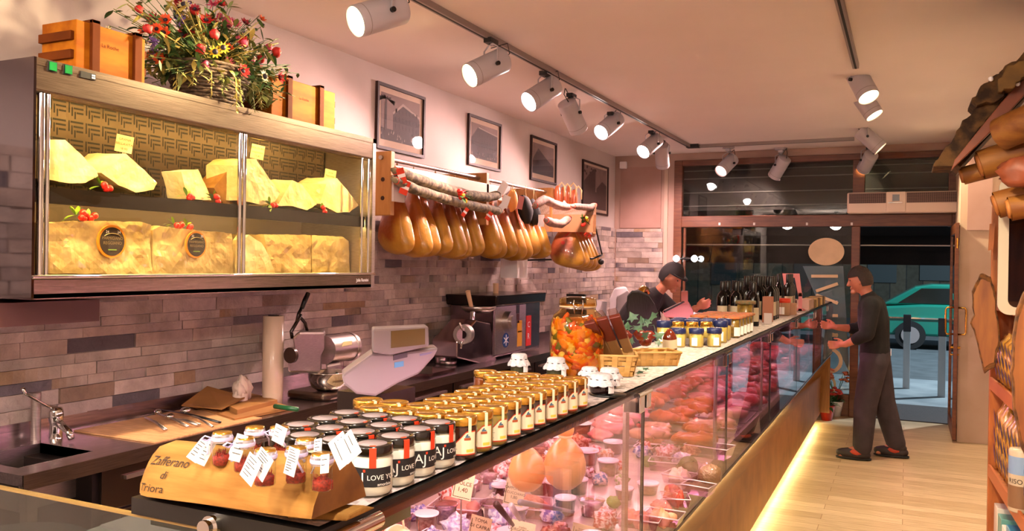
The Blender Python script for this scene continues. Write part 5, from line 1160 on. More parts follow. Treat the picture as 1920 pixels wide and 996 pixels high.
rr = random.Random(9); gms = [mat('sage leaf', '#5c6a34', .6, col2='#8c8c4c', scale=20), mat('deep leaf', '#2c4a24', .55, col2='#4a6a34', scale=20), mat('dry straw leaf', '#a89848', .6, col2='#c8b868', scale=20)]
fol = [MB(), MB(), MB()]; heads = []
top = bc+Vector((0, 0, .15))
for k in range(400):
    a = rr.uniform(0, 2*PI); el = rr.uniform(-.25, 1.35); L = rr.uniform(.20, .50)*(1-.15*(el > 1))*(1.0 if math.sin(a) != 0 else 1)
    d = Vector((math.cos(a)*math.cos(el)*.55, math.sin(a)*math.cos(el)*1.25, math.sin(el)*.86)); e = top+d*L
    e.x = max(e.x, WX+.03); e.z = min(e.z, CZ-.06); e.x = min(e.x, -2.72)
    g = fol[rr.choice((0, 0, 1, 1, 2))]; mid = top+(e-top)*.5+Vector((0, 0, .03)); g.tube([top, mid, e], .0018, 4)
    for j in range(7):
        f = rr.uniform(.3, 1.0); p_ = top*(1-f)+e*f; leaf(g, p_, (rr.uniform(-1, 1), rr.uniform(-1, 1), rr.uniform(-.6, .9)), rr.uniform(.035, .075), rr.uniform(.014, .028), droop=.3)
    heads.append(e)
for k in range(16):   # hanging trails
    a = rr.uniform(-1.9, .9); q0 = top+Vector((.14*math.cos(a), .19*math.sin(a), 0)); q1 = q0+Vector((.05*math.cos(a), .07*math.sin(a), -.03)); q2 = q1+Vector((.01, .02*math.sin(a), -rr.uniform(.06, .17)))
    if q2.z < KZ1+.01 and q2.x < KX+.01: q2.z = KZ1+.02
    g = fol[rr.choice((0, 2))]; g.tube([q0, q1, q2], .0018, 4)
    for j in range(12): f = j/11; p_ = q1*(1-f)+q2*f; leaf(g, p_, (rr.uniform(-1, 1), rr.uniform(-1, 1), -.2), .028, .010)
for g, m_, nm in zip(fol, gms, ('sage_foliage', 'green_foliage', 'straw_foliage')): tag(g.build(nm, m_, fb), kind='stuff')
def flowermesh(kind):
    mb = MB()
    if kind == 0:   # open petals
        for k in range(12): a = k*PI/6; leaf(mb, (0, 0, 0), (math.cos(a), math.sin(a), .5+.4*(k % 2)), .026, .014, droop=.0)
        mb.blob((0, 0, .006), (.008, .008, .006), mi=1, n=8)
    elif kind == 1:  # ball
        mb.blob((0, 0, 0), (.017, .017, .016), amp=.5, fr=5, n=12)
    elif kind == 2:  # spiky cluster
        for k in range(24): d = Vector((rr.uniform(-1, 1), rr.uniform(-1, 1), rr.uniform(-.3, 1))).normalized(); mb.tube([(0, 0, 0), d*.026], [.003, .0012], 4)
    else:
        for k in range(10): a = k*PI/5; leaf(mb, (0, 0, 0), (math.cos(a), math.sin(a), .15), .024, .008, droop=.0)
        mb.blob((0, 0, .004), (.010, .010, .008), mi=1, n=10)
    return mb
fmats = {c_: mat('flower '+c_, '#'+c_, .6) for c_ in ('b81c1c', 'd8501c', '7c5ca8', 'c8486c', 'd8a820', '241c2c', 'd86030', '94182c', 'e0d8a0')}
cache = {}; kinds = [(0, 'b81c1c'), (0, 'b81c1c'), (0, 'd8501c'), (2, '7c5ca8'), (1, 'c8486c'), (3, 'd8a820'), (1, '241c2c'), (0, 'd86030'), (0, '94182c'), (3, 'e0d8a0'), (1, 'b81c1c'), (2, 'c8486c')]
heads = [h for h in heads if h.x > -3.2 and h.z > KZ1+.14]; rr.shuffle(heads)
for i, h in enumerate(heads[:95]):
    kd, c_ = kinds[i % len(kinds)]
    if (kd, c_) not in cache:
        ob = flowermesh(kd).build('flower', [fmats[c_], fmats['241c2c']], fb, world=False); cache[(kd, c_)] = ob
    else: ob = cache[(kd, c_)].copy(); COL.objects.link(ob)
    ob.location = h-WL[fb.name]; d = (h-top).normalized()+Vector((.6, -.4, .1)); ob.rotation_euler = d.to_track_quat('Z', 'Y').to_euler(); s = rr.uniform(.9, 1.4)*1.1; ob.scale = (s, s, s)
# ------------------------------------------------------------------ old photographs
def picture(px, lb, kind):
    Xp = -3.385; pts = [at(u, v, X=Xp) for u, v in px]; y0 = min(p.y for p in pts); y1 = max(p.y for p in pts); z0 = (pts[2].z+pts[3].z)/2; z1 = (pts[0].z+pts[1].z)/2
    t = thing('framed_photograph', lb, 'picture', (WX+.01, (y0+y1)/2, z0), 0, None); f = .022
    MB().box((WX, y0, z0), (WX+.022, y0+f, z1)).box((WX, y1-f, z0), (WX+.022, y1, z1)).box((WX, y0+f, z0), (WX+.022, y1-f, z0+f)).box((WX, y0+f, z1-f), (WX+.022, y1-f, z1)).build('frame', mat('dark frame wood', '#2c140e', .6), t)
    MB().box((WX, y0+f, z0+f), (WX+.006, y1-f, z1-f)).build('mount', mat('cream mount', '#d0b8a4', .8), t)
    m = .062 if kind < 3 else .05; a, b, c, d = y0+m, y1-m, z0+m*1.2, z1-m; w_, h_ = b-a, d-c; x = WX+.0065
    mb = MB(); sk, dk, md, lt = 0, 1, 2, 3
    P = lambda u, v: (x, a+w_*u, c+h_*v)
    def poly(pp, mi, dx): mb.prism([(x+dx, a+w_*u, c+h_*v) for u, v in pp], (.0004, 0, 0), mi)
    poly([(0, 0), (1, 0), (1, 1), (0, 1)], sk, 0); q = random.Random(kind)
    if kind in (0, 1):
        if kind == 0: fac = [(.3, .2), (.3, .62), (.55, .86), (.8, .78), (1, .6), (1, .2)]
        else: fac = [(.0, .15), (0, .55), (.28, .95), (.62, .85), (1, .8), (1, .12)]
        poly(fac, md, .0005)
        for i in range(7):
            for j in range(3): u, v = .36+i*.09 if kind == 0 else .3+i*.1, .3+j*.17; poly([(u, v), (u+.035, v), (u+.035, v+.09), (u, v+.09)], dk, .001)
        poly([(.28, .62), (.55, .88), (1, .68), (1, .64), (.55, .82), (.3, .58)] if kind == 0 else [(.26, .93), (.62, .86), (1, .82), (1, .78), (.26, .88)], lt, .001)
        poly([(0, 0), (1, 0), (1, .22), (0, .25)], dk, .0008)
        for i in range(26): u = q.random()*.95; v = q.random()*.2; poly([(u, v), (u+.02, v), (u+.015, v+.07)], lt if i % 3 else md, .0012)
        if kind == 0:
            for i in range(14): an = q.uniform(.2, 2.9); poly([(.12, .9), (.12+.25*math.cos(an), .9+.16*math.sin(an)-.1), (.12+.22*math.cos(an), .84+.14*math.sin(an)-.12)], dk, .0014)
            poly([(.08, .2), (.14, .2), (.14, .9), (.10, .9)], dk, .0014)
        else:
            poly([(0, .15), (0, .6), (.25, .4), (.3, .18)], dk, .0012)
    else:
        poly([(0, .45), (.25, .85), (.6, .6), (1, .35), (1, 0), (0, 0)] if kind == 2 else [(0, .6), (.4, .95), (.5, .9), (.5, 0), (0, 0)], md, .0005)
        poly([(0, 0), (1, 0), (1, .3), (.6, .42), (0, .35)], dk, .0009)
        for i in range(24): u = q.random()*.5; v = .3+q.random()*.6*(kind == 3)+q.random()*.1; poly([(u, v), (u+.05, v), (u+.05, v+.05), (u, v+.05)], dk, .0012)
        if kind == 3: poly([(.55, .1), (1, .1), (1, .62), (.8, .7), (.55, .5)], md, .0007)
    mb.build('print', [mat('sepia sky', '#86706c', .7, col2='#705a58', scale=5), mat('sepia dark', '#2c1c20', .7), mat('sepia mid', '#3c2a2c', .7, col2='#2c1c20', scale=30), mat('sepia light', '#a8948c', .7)], t)
    MB().box((WX+.012, y0+f, z0+f), (WX+.014, y1-f, z1-f)).build('glass', pane('picture glass', '#ffffff', .6), t)
picture([(709, 150.5), (797, 184), (794, 290.6), (705.6, 284)], 'largest old street photograph with palms, nearest the cheese cabinet', 0)
picture([(880, 212), (940, 234), (938, 323), (878, 308)], 'framed old photograph of an ornate building above the first ham rack', 1)
picture([(998, 255), (1044, 268), (1041, 346), (995, 338)], 'framed old photograph of a hillside above the gap between ham racks', 2)
picture([(1094, 299), (1141, 314), (1139.5, 409.5), (1092, 393)], 'tall framed old photograph nearest the far corner', 3)
# ================================================================== HAM RACKS
rk = mat('pine rack wood', '#c08a4c', .5, col2='#a87238', scale=4, stretch=(6, 6, 1), bump=.05); pkw = mat('pale painted plank', '#dcc0a8', .55)
rack = thing('ham_rack', 'wooden wall rack with a steel rail holding the long row of hams', 'rack', (-3.2, 5.8, 2.0))
for y in (4.50, 5.84, 7.18):
    bd = MB().box((WX, y-.022, 1.99), (-2.98, y+.022, 2.40)).build('side_board', rk, rack, bevel=.004)
mb = MB(); [mb.cyl((-3.04, 4.475, z), (-3.04, 4.478, z), .014, n=14) for z in (2.10, 2.22)]; mb.build('bolt_hole', mat('hole dark', '#3a2010', .8), rack)
MB().cyl((-3.05, 4.46, 2.36), (-3.05, 7.25, 2.36), .014, n=16).build('rail', STEEL, rack)
MB().box((-3.0, 4.53, 2.20), (-2.98, 6.10, 2.315)).build('front_plank', pkw, rack, bevel=.003)
MB().box((-2.985, 4.49, 2.08), (-2.965, 4.62, 2.25)).build('bracket', mat('white bracket', '#d8d0cc', .5), rack)
hamm = [mat('ham rind', '#b8601c', .36, col2='#8c3c10', scale=5, bump=.12, coat=.3), mat('dark ham rind', '#a8501c', .38, col2='#78300e', scale=7, bump=.15, coat=.3)]; fatm = mat('ham fat', '#d8a03c', .45, col2='#b87c28', scale=12, bump=.2)
hamm.append(mat('rosy ham rind', '#c46a3c', .36, col2='#a04c28', scale=6, bump=.12, coat=.3))
def ham(loc, rz, lb, k, grp, top):
    """cured ham: hangs by its shank; wide in local x, flat in local y"""
    t = thing('cured_ham', lb, 'ham', loc, rz, grp); mb = MB(); n = 36; m = 22; L = .50
    prof = [(0, .022, .022, 0), (.05, .028, .026, 0), (.12, .034, .030, .0), (.18, .046, .036, -.003), (.26, .066, .044, -.008), (.34, .086, .052, -.010), (.42, .106, .060, -.012), (.50, .125, .066, -.012), (.57, .140, .070, -.012), (.64, .152, .074, -.010), (.70, .160, .075, -.006), (.76, .166, .077, -.001), (.80, .167, .076, .004), (.84, .164, .073, .008), (.88, .155, .068, .012), (.92, .138, .060, .014), (.95, .115, .050, .016), (.98, .070, .034, .016), (1.0, .0, .0, .016)]
    vs = []
    for (f, rx, ry, cx) in prof:
        for i in range(n):
            a = 2*PI*i/n; cz = -f*L; q = 1+.04*noise.noise(Vector((math.cos(a)*1.5+k, math.sin(a)*1.5, f*3)))
            x = math.copysign(abs(math.cos(a))**.85, math.cos(a))*rx*q+cx; y = math.copysign(abs(math.sin(a))**.8, math.sin(a))*ry*q
            vs.append((x, y, cz-.03*max(0, f-.6)*(x/.15)))
    fs = [(r_*n+i, (r_+1)*n+i, (r_+1)*n+(i+1) % n, r_*n+(i+1) % n) for r_ in range(len(prof)-1) for i in range(n)]
    for f_ in fs:
        r_, i = f_[0]//n, f_[0] % n; a = 2*PI*(i+.5)/n; ff = prof[r_][0]
        mb.f.append(list(f_)); mb.m.append(0); mb.s.append(True); mb.c.append(None)
    mb.v = vs; mb.vc = []
    RD, FT = [lin('#9a4a12'), lin('#863c10'), lin('#a0502c')][k % 3], lin('#c08c30')
    for (x, y, z) in vs:
        ff = -z/L; ang = math.atan2(y, x); e = (ff-.76)/.10+1.2*noise.noise(Vector((x*14, y*14, z*10+k)))
        e2 = (x/.15-.35)*3.5*(ff > .35)*min(1, (ff-.35)/.25)+.8*noise.noise(Vector((x*9, z*9, k)))
        w_ = max(0, min(1, max(e, e2))); d_ = 1-.25*max(0, noise.noise(Vector((x*18, y*18, z*18)))); mb.vc.append(tuple((RD[q]*(1-w_)+FT[q]*w_)*d_ for q in range(3))+(1,))
    mb.build('ham_body', [vcol('cured ham surface', .36, .15, 40, .35, .3)], t, world=False)
    s = MB(); s.tube([(0, 0, -.03), (.02, 0, .04), (.0, 0, top-.005), (-.02, 0, .04), (0, 0, -.03)], .0035, 6).lathe([(.028, -.035), (.032, -.03), (.028, -.025)], n=16); s.build('string', mat('twine', '#c8a878', .8), t, world=False)
    return t
hy = [4.70, 4.88, 5.04, 5.20, 5.36, 5.52, 5.68, 5.96, 6.12, 6.28, 6.44, 6.60, 6.76, 6.94]; hp = {}
for i, y in enumerate(hy):
    kk = [0, 0, 0, 1, 1, 2, 1, 2, 2, 2, 1, 2, 1, 2][i]; lb = f'cured ham on the first rack, {["nearest the cheese cabinet", "second", "third", "fourth", "fifth", "sixth", "seventh", "eighth", "ninth", "tenth", "eleventh", "twelfth", "thirteenth", "last and farthest"][i]}{" along the rail" if 0 < i < 13 else ""}'
    loc = (-3.08+.02*math.sin(i*2.1), y, 2.24-.012*(i % 3)); rz = R([-22, -14, -10, -20, -8, -16, -12, -20, -10, -16, -14, -8, -12, -10][i])
    if kk not in hp: hp[kk] = ham(loc, rz, lb, kk, 'cured hams on the first rack', 2.36-loc[2])
    else: dup(hp[kk], loc, rz, lb, scale=(1+.05*math.sin(i*3), 1, 1+.03*math.cos(i*5)))
# netted / tagged small items on the same rail
def oblong(nm, u, v, X, rad, m_, lb, cat='ham', tilt=.0, top=2.36):
    c = at(u, v, X=X); t = thing(nm, lb, cat, c); M = Matrix.Rotation(tilt, 4, 'X')
    MB().blob(c, rad, amp=.18, fr=2, seed=u, n=18, M=M).build('body', m_, t); MB().tube([c+Vector((0, 0, rad[2]*.9)), (c.x, c.y, top)], .0035, 6).build('string', MC['twine'], t); return t
oblong('small_cheese', 961, 376, -2.98, (.045, .05, .09), mat('yellow provola', '#d89a50', .4), 'small yellow tied cheese hanging between the salami ends', 'cheese')
t = oblong('black_wrapped_ham', 985, 393, -2.95, (.06, .08, .13), BLACKM, 'ham in a black wrapper with a pink card, near the end of the first rail', 'ham', R(25))
t = oblong('black_wrapped_ham', 1000, 398, -2.98, (.06, .07, .12), BLACKM, 'second ham in a black wrapper, behind the one with the pink card', 'ham', R(25))
def cardx(u, v, X, w_, h_, rx, m_, lb, cat='tag', lines=0, rz=50):
    c = at(u, v, X=X); M = Matrix.Translation(c) @ Matrix.Rotation(R(rz), 4, 'Z') @ Matrix.Rotation(R(rx), 4, 'Y'); mb = MB().box((-w_/2, -.001, -h_/2), (w_/2, .001, h_/2), 0, M)
    if lines: mb.box((-w_/2, -.0014, -h_*.1), (w_/2, -.0009, h_*.12), 1, M)
    o = mb.build('card_tag', [m_, WHITE], loc=c); return tag(o, lb, cat)
cardx(976, 380, -2.86, .05, .11, 12, mat('pink card', '#c87c78', .7), 'pink card on the black wrapped ham')
cardx(753, 330, -2.88, .05, .10, -18, RED, 'red and white tag at the near end of the salamis', 'tag', 1); cardx(759, 352, -2.88, .055, .09, 20, RED, 'lower red and white tag at the near end of the salamis', 'tag', 1)
cardx(943, 352, -2.88, .06, .10, 30, WHITE, 'white tag at the far end of the upper salami'); cardx(938, 392, -2.88, .05, .07, 40, WHITE, 'white tag at the far end of the lower salami'); cardx(948, 378, -2.86, .06, .10, 20, WHITE, 'white and green tag beside the small yellow cheese')
cardx(872, 398, -2.86, .03, .07, 35, RED, 'small red and white tag under the flower bunch', 'tag', 1); cardx(917, 405, -2.86, .04, .07, 35, RED, 'small red and white tag under the lower salami', 'tag', 1)
sal = mat('mouldy salami', '#948868', .85, col2='#5c5444', scale=26, bump=.5, contrast=(.4, .6)); salp = mat('rosy salami', '#a88878', .8, col2='#846458', scale=26, bump=.5)
def salami(px, X, r_, m_, lb):
    P_ = [at(u, v, X=X) for u, v in px]; pts = []
    for i in range(len(P_)-1): pts += [P_[i].lerp(P_[i+1], j/6) for j in range(6)]
    pts.append(P_[-1]); n = len(pts); rs = [r_*(.35+.65*min(1, i/2.5, (n-1-i)/2.5))*(1+.05*math.sin(i*1.7)) for i in range(n)]
    t = thing('salami', lb, 'salami', pts[n//2]); MB().tube(pts, rs, 14).build('sausage', m_, t)
    s = MB()
    for q in (1, n-2): s.tube([pts[q]+Vector((math.cos(a*.785)*rs[q]*.0+.0, 0, 0))+Vector((math.cos(a*.785)*rs[q]*1.03, 0, math.sin(a*.785)*rs[q]*1.03)) for a in range(9)], .004, 5)
    s.build('red_string', RED, t)
salami([(735, 318), (770, 332), (830, 352), (880, 366), (915, 370), (943, 364)], -2.92, .036, sal, 'upper long mouldy salami tied across the first ham rack')
salami([(735, 335), (780, 356), (830, 372), (880, 385), (920, 393), (943, 397)], -2.90, .034, sal, 'lower long mouldy salami tied across the first ham rack')
fx = mat('bunch leaf', '#3c6a28', .5); 
def bunch(u, v, X, lb, n=6, s=1.):
    c = at(u, v, X=X); t = thing('flower_bunch', lb, 'flowers', c); q = random.Random(v); a_ = MB(); b_ = MB(); y_ = MB()
    for k in range(n): a_.blob(c+Vector((.03, q.uniform(-.05, .05), q.uniform(-.07, .04)))*1, (.020*s, .022*s, .018*s), amp=.4, fr=4, seed=k, n=12)
    for k in range(14): leaf(b_, c+Vector((.01, 0, .01)), (q.uniform(-.2, 1), q.uniform(-1, 1), q.uniform(-.5, 1)), .10*s, .035*s)
    for k in range(3): y_.blob(c+Vector((.05, q.uniform(-.03, .03), q.uniform(-.03, .03))), (.014, .016, .014), amp=.3, n=10)
    a_.build('red_blossom', redb, t); b_.build('leaf', fx, t); y_.build('yellow_flower', mat('yellow bloom', '#d8b020', .5), t)
bunch(861, 370, -2.86, 'bunch of red and yellow artificial flowers tied on the long salamis', 7)
# second rack
r2 = thing('ham_rack', 'second wooden rack with a crosswise pale plank and five banded hams', 'rack', (-2.9, 7.3, 2.0))
A, B = at(998, 382, Z=2.25), at(1118, 383, Z=2.25); dv = (B-A).normalized(); nv = Vector((-dv.y, dv.x, 0))
MB().prism([A, B, B-Vector((0, 0, .10)), A-Vector((0, 0, .10))], nv*.02).build('front_plank', pkw, r2, bevel=.003)
MB().prism([B, B-Vector((0, 0, .27)), B-Vector((.0, 0, .27))+nv*1.1, B+nv*1.1], -dv*.025).prism([A+Vector((0, 0, 0)), A-Vector((0, 0, .27)), A-Vector((0, 0, .27))+nv*1.1, A+nv*1.1], -dv*.025).build('side_board', rk, r2)
MB().prism([A-Vector((0, 0, .01)), B-Vector((0, 0, .01)), B-Vector((0, 0, .26)), A-Vector((0, 0, .26))], nv*.018).build('lower_plank', mat('shaded pine', '#9c6c40', .6), r2)  # shade below the front plank put into a darker pine colour
MB().cyl((A+B)/2+nv*.02+Vector((0, 0, .02)), (A+B)/2+nv*1.1+Vector((0, 0, .02)), .012).build('rail', STEEL, r2)
band = mat('red band', '#c8301c', .5)
for i in range(5):
    c0 = A+dv*(.33+.04*i)+nv*(.12+.16*i); x = c0.x; y = c0.y; lb = f'cured ham with a red band on the second rack, {ORD[i]} from the camera side'
    q = ham((x, y, 2.16), R(12), lb, 2, 'cured hams on the second rack', .11) if i == 0 else dup(q0_, (x, y, 2.16-.01*i), R(12), lb)
    if i == 0:
        q0_ = q; MB().tube([(-.062, -.03, -.24), (-.0, -.062, -.20), (.062, -.030, -.13), (.062, .03, -.13), (0, .055, -.19), (-.065, .03, -.24), (-.062, -.03, -.24)], .016, 8, flat=.3).build('red_band', band, q, world=False)
        MB().cyl((-.03, -.07, -.27), (-.03, -.075, -.27), .018, n=18).build('round_seal', band, q, world=False)
for i, (u, v) in enumerate(((1045, 368), (1056, 370), (1067, 368), (1077, 374))):
    c = at(u, v, X=-2.95); t = thing('ham_shank', ['ham shank end above the pale plank, leftmost', 'ham shank end above the plank, second', 'ham shank end above the plank, third', 'shortest ham shank end above the plank, rightmost'][i], 'ham', c); MB().blob(c, (.032, .034, .10), amp=.2, seed=i, n=12).build('shank', hamm[2], t)
    MB().tube([c+Vector((0, 0, .08)), c+Vector((.03, .03, .13)), c+Vector((.06, .03, .09)), c+Vector((.06, .03, .0))], .008, 6).build('loop', MC['twine'], t)
salami([(1000, 388), (1020, 374), (1045, 385), (1070, 390)], -2.72, .036, salp, 'curved rosy salami on the left of the second plank')
salami([(1072, 386), (1090, 388), (1105, 390), (1118, 384)], -2.64, .030, salp, 'rosy salami on the right of the second plank')
salami([(1022, 412), (1035, 418), (1052, 420), (1070, 408)], -2.70, .036, salp, 'short curved rosy salami hanging below the second plank')
bunch(1090, 414, -2.62, 'small red flower bunch at the right of the second plank', 5, .8)
cardx(1015, 414, -2.75, .05, .10, 0, WHITE, 'white card under the left salami of the second plank', 'tag', 0, 20)
# small things on the wall beyond
o = MB(); a = at(962, 482, X=-3.1); b = at(982, 521, X=-3.1); o.box((-3.22, a.y, b.z), (-3.06, a.y+.22, a.z+.06)); tag(o.build('paper_box', WHITE, loc=(-3.14, a.y+.1, b.z)), 'white paper dispenser box under the far hams', 'dispenser')
t = thing('bracket_arm', 'thin black wall arm with a ball end right of the second ham rack', 'wall arm', (-3.0, 9.4, 1.6)); a, b, c = at(1113, 412, X=-2.7), at(1129, 478, X=-2.7), at(1100, 490, X=-2.7)
MB().tube([a, b], .008, 6).tube([b, at(1112, 485, X=-2.75), (WX, c.y, c.z)], .010, 6).build('arm', BLACK, t); MB().blob(at(1127, 491, X=-2.7), (.03, .03, .03), amp=0).build('ball', BLACK, t)
# ================================================================== BACK WORKTOP
wt = thing('worktop_unit', 'long stainless steel back worktop with sink and drawers under the stone wall', 'worktop', (-3.1, 6, 0)); WF = -2.81; WZ = .92; WY0 = 1.93
wts = mat('worktop steel', '#bcaeb0', .25, 1., col2='#a09496', scale=6, stretch=(30, 1, 30), bump=.02)
sk0, sk1, sx0, sx1 = 2.0, 2.30, -3.25, -2.93
tp = MB().box((WX+.003, WY0, WZ-.04), (WF, sk0, WZ)).box((WX+.003, sk1, WZ-.04), (WF, 10.2, WZ)).box((WX+.003, sk0, WZ-.04), (sx0, sk1, WZ)).box((sx1, sk0, WZ-.04), (WF, sk1, WZ)); tp.build('top', wts, wt)
MB().box((WF-.004, WY0, WZ-.055), (WF+.004, 10.2, WZ+.002)).build('front_edge', STEELH, wt)
MB().box((WX+.003, WY0, WZ), (WX+.016, 10.2, .99)).build('upstand', wts, wt)
sb = MB(); g = 12
sb.prism([(sx0, sk0, WZ), (sx0, sk0, WZ-.16), (sx0+.005, sk0, WZ-.16), (sx0+.005, sk0, WZ)], (0, sk1-sk0, 0)).prism([(sx1, sk0, WZ), (sx1, sk0, WZ-.16), (sx1-.005, sk0, WZ-.16), (sx1-.005, sk0, WZ)], (0, sk1-sk0, 0)).box((sx0, sk0, WZ-.165), (sx1, sk1, WZ-.16)).box((sx0, sk0-.005, WZ-.16), (sx1, sk0, WZ)).box((sx0, sk1, WZ-.16), (sx1, sk1+.005, WZ)); sb.build('sink_bowl', STEEL, wt)
MB().box((WX+.003, WY0+.3, .1), (WF-.03, 10.2, WZ-.04)).build('carcass', mat('dark carcass', '#1c1414', .4, .5), wt)
MB().box((WF-.06, WY0+.03, 0), (WF-.02, WY0+.07, WZ-.04)).box((WX+.05, WY0+.03, 0), (WX+.09, WY0+.07, WZ-.04)).build('leg', STEEL, wt)
ds = mat('drawer steel', '#6a5850', .15, .95)
for i in range(11):
    y0 = WY0+.33+i*.70; 
    for z0, z1 in ((.70, .86), (.14, .69)):
        d_ = MB().box((WF-.03, y0, z0), (WF-.012, y0+.68, z1)).build('drawer' if z0 > .5 else 'door', ds, wt, bevel=.002)
        MB().box((WF-.012, y0+.1, z1-.05), (WF+.004, y0+.58, z1-.035)).build('handle', STEEL, d_)
MB().box((WX+.003, 1.0, 0), (WF-.1, WY0-.02, .86)).build('side_unit', mat('dark side unit', '#2a2220', .5), wt)
MB().cyl((-2.40, 1.60, 0), (-2.40, 1.60, .84), .20, .22, n=36).build('waste_bin', mat('blue grey bin', '#46525c', .25, .6), loc=(-2.4, 1.6, 0)); tag(bpy.data.objects['waste_bin'], 'dark blue grey round bin seen through the counter end glass', 'bin')
# shelf box under the cabinet at the left
tag(MB().box((WX+.002, 1.6, 1.43), (-3.05, 2.42, 1.52)).build('motor_box', mat('brown motor box', '#5c3a34', .5), loc=(-3.2, 2, 1.43)), 'low brown box fixed under the left end of the cheese cabinet', 'box')
# tap
t = thing('tap', 'chrome lever tap with a steel pipe behind the sink', 'tap', (-3.28, 2.30, WZ)); q = at(115, 830, Z=WZ)
tb = Vector((-3.285, 2.40, WZ)); MB().lathe([(.028, 0), (.026, .01), (.024, .06), (.030, .085), (.030, .115), (.022, .130), (0, .134)], tb, 24).build('body', CHROME, t)
MB().tube([tb+Vector((0, 0, .06)), tb+Vector((.05, -.02, .07)), tb+Vector((.12, -.03, .045)), tb+Vector((.14, -.03, .015))], [.018, .017, .014, .013], 12).build('spout', CHROME, t)
MB().tube([tb+Vector((0, 0, .125)), tb+Vector((.02, -.06, .15)), tb+Vector((.02, -.15, .21)), tb+Vector((.02, -.165, .235))], [.010, .006, .006, .009], 10).build('lever', CHROME, t)
MB().cyl(tb+Vector((-.03, -.07, 0)), tb+Vector((-.03, -.07, .20)), .019, n=20).build('pipe', STEEL, t)
# utensils on a board, brown paper, roll
tag(MB().box((-3.33, 2.52, WZ+.001), (-2.83, 3.16, WZ+.006)).build('wood_mat', planks('pale mat', '#dca878', '#d09c6c', .06, .03, 'x', .5, '#b88458', .001), loc=(-3.08, 2.8, WZ)), 'pale wooden mat on the worktop under the steel utensils', 'mat')
def uten(a, b, r0, r1, lb, head=None, m_=STEEL, nm='ladle'):
    p0, p1 = at(*a, Z=WZ+.018), at(*b, Z=WZ+.018); mb = MB().tube([p0, p0.lerp(p1, .5)+Vector((0, 0, .008)), p1], [r0, (r0+r1)/2, r1], 8, flat=.6)
    t = thing(nm, lb, 'utensil', p0, 0, 'steel utensils on the worktop'); mb.build('handle', m_, t)
    if head: MB().blob(p1+Vector((0, 0, head*.5)), (head, head, head*.7), amp=0, n=20).build('bowl', CHROME, t)
uten((310, 806), (272, 783), .010, .006, 'flat steel handle lying leftmost on the wooden mat'); uten((372, 797), (318, 785), .013, .007, 'steel scoop with a tube handle in the middle of the mat', .022, nm='scoop'); uten((398, 800), (348, 775), .007, .006, 'steel ladle with shiny round bowl near the brown paper', .026)
uten((412, 792), (300, 768), .010, .004, 'black handled knife behind the ladle', None, BLACK, 'knife'); uten((352, 800), (296, 776), .008, .008, 'steel tongs between the scoop and the ladle', .018, nm='tongs')
bp = mat('brown butcher paper', '#9c6a34', .7, col2='#8c5c2c', scale=4)
for k, (px, h) in enumerate((([(362, 765), (455, 738), (548, 768), (440, 790)], .012), ([(380, 748), (430, 738), (520, 762), (445, 782)], .022))):
    q = [at(u, v, Z=WZ+.002) for u, v in px]; o = MB().prism([(p.x, p.y, WZ+(.002 if k == 0 else .0145)) for p in q], (0, 0, h)).build('paper_stack', bp, loc=(q[0].x, q[0].y, WZ)); tag(o, ['wide stack of brown butcher paper before the paper roll', 'smaller brown paper sheets on top of the wide stack'][k], 'paper')
o = MB().prism([(-3.30, 3.10, WZ+.03), (-3.05, 3.12, WZ+.03), (-3.12, 3.36, WZ+.05), (-3.37, 3.34, WZ+.09)], (0, 0, .006)).build('paper_fold', bp, loc=(-3.2, 3.2, WZ)); tag(o, 'raised fold of brown paper against the upstand', 'paper')
tag(MB().tube([at(515, 762, Z=WZ+.03), at(558, 768, Z=WZ+.03)], .012, 10).build('green_handle', mat('green handle', '#1c5a34', .4), loc=at(535, 765, Z=WZ+.02)), 'green knife handle resting on the brown paper', 'knife')
t = thing('paper_roll', 'tall upright cream roll of wrapping film beside the grater', 'roll', (-3.09, 3.53, WZ)); c = Vector((-3.09, 3.53, WZ+.001))
MB().lathe([(0, 0), (.052, 0), (.053, .04), (.055, .07), (.056, .47), (.050, .472), (.030, .472), (.030, .46), (0, .46)], c, 32).build('roll', mat('cream film roll', '#d0b8a0', .4, coat=.4), t); MB().cyl(c+Vector((0, 0, .4605)), c+Vector((0, 0, .474)), .029, n=20).build('core', BLACKM, t)
o = MB()
for k in range(5): o.blob(at(455, 740, X=-3.15)+Vector((0, rnd.uniform(-.03, .03), rnd.uniform(-.05, .05))), (.03, .035, .05), amp=.7, fr=3, seed=k, n=14)
tag(o.build('crumpled_tissue', mat('crumpled paper', '#d8c4b4', .8), loc=at(455, 765, X=-3.15)), 'crumpled white tissue left of the film roll', 'tissue')
# grater / mixer
G = thing('cheese_grater', 'steel cheese grating machine with long black lever and a bowl', 'grater', (-3.0, 3.95, WZ)); gx = -3.0
pz = lambda u, v, X=gx: at(u, v, X=X)
MB().prism([(-3.14, 3.70, WZ+.0), (-2.88, 3.70, WZ), (-2.86, 3.74, WZ), (-2.86, 4.24, WZ), (-2.90, 4.28, WZ), (-3.14, 4.28, WZ)], (0, 0, .045)).build('base', STEELH, G, bevel=.015)
MB().lathe([(0, 0), (.06, 0), (.09, .02), (.108, .06), (.112, .10), (.117, .102), (.112, .105), (.106, .10), (.09, .03), (0, .012)], (-2.93, 3.80, WZ+.048), 36).build('bowl', CHROME, G)
hd = MB(); hd.prism([pz(u, v, -2.97) for u, v in ((548, 632), (562, 622), (607, 622), (607, 655), (601, 668), (600, 700), (540, 700), (540, 680), (552, 655))], (-.09, .13, 0)); hd.build('head', STEEL, G, bevel=.014)
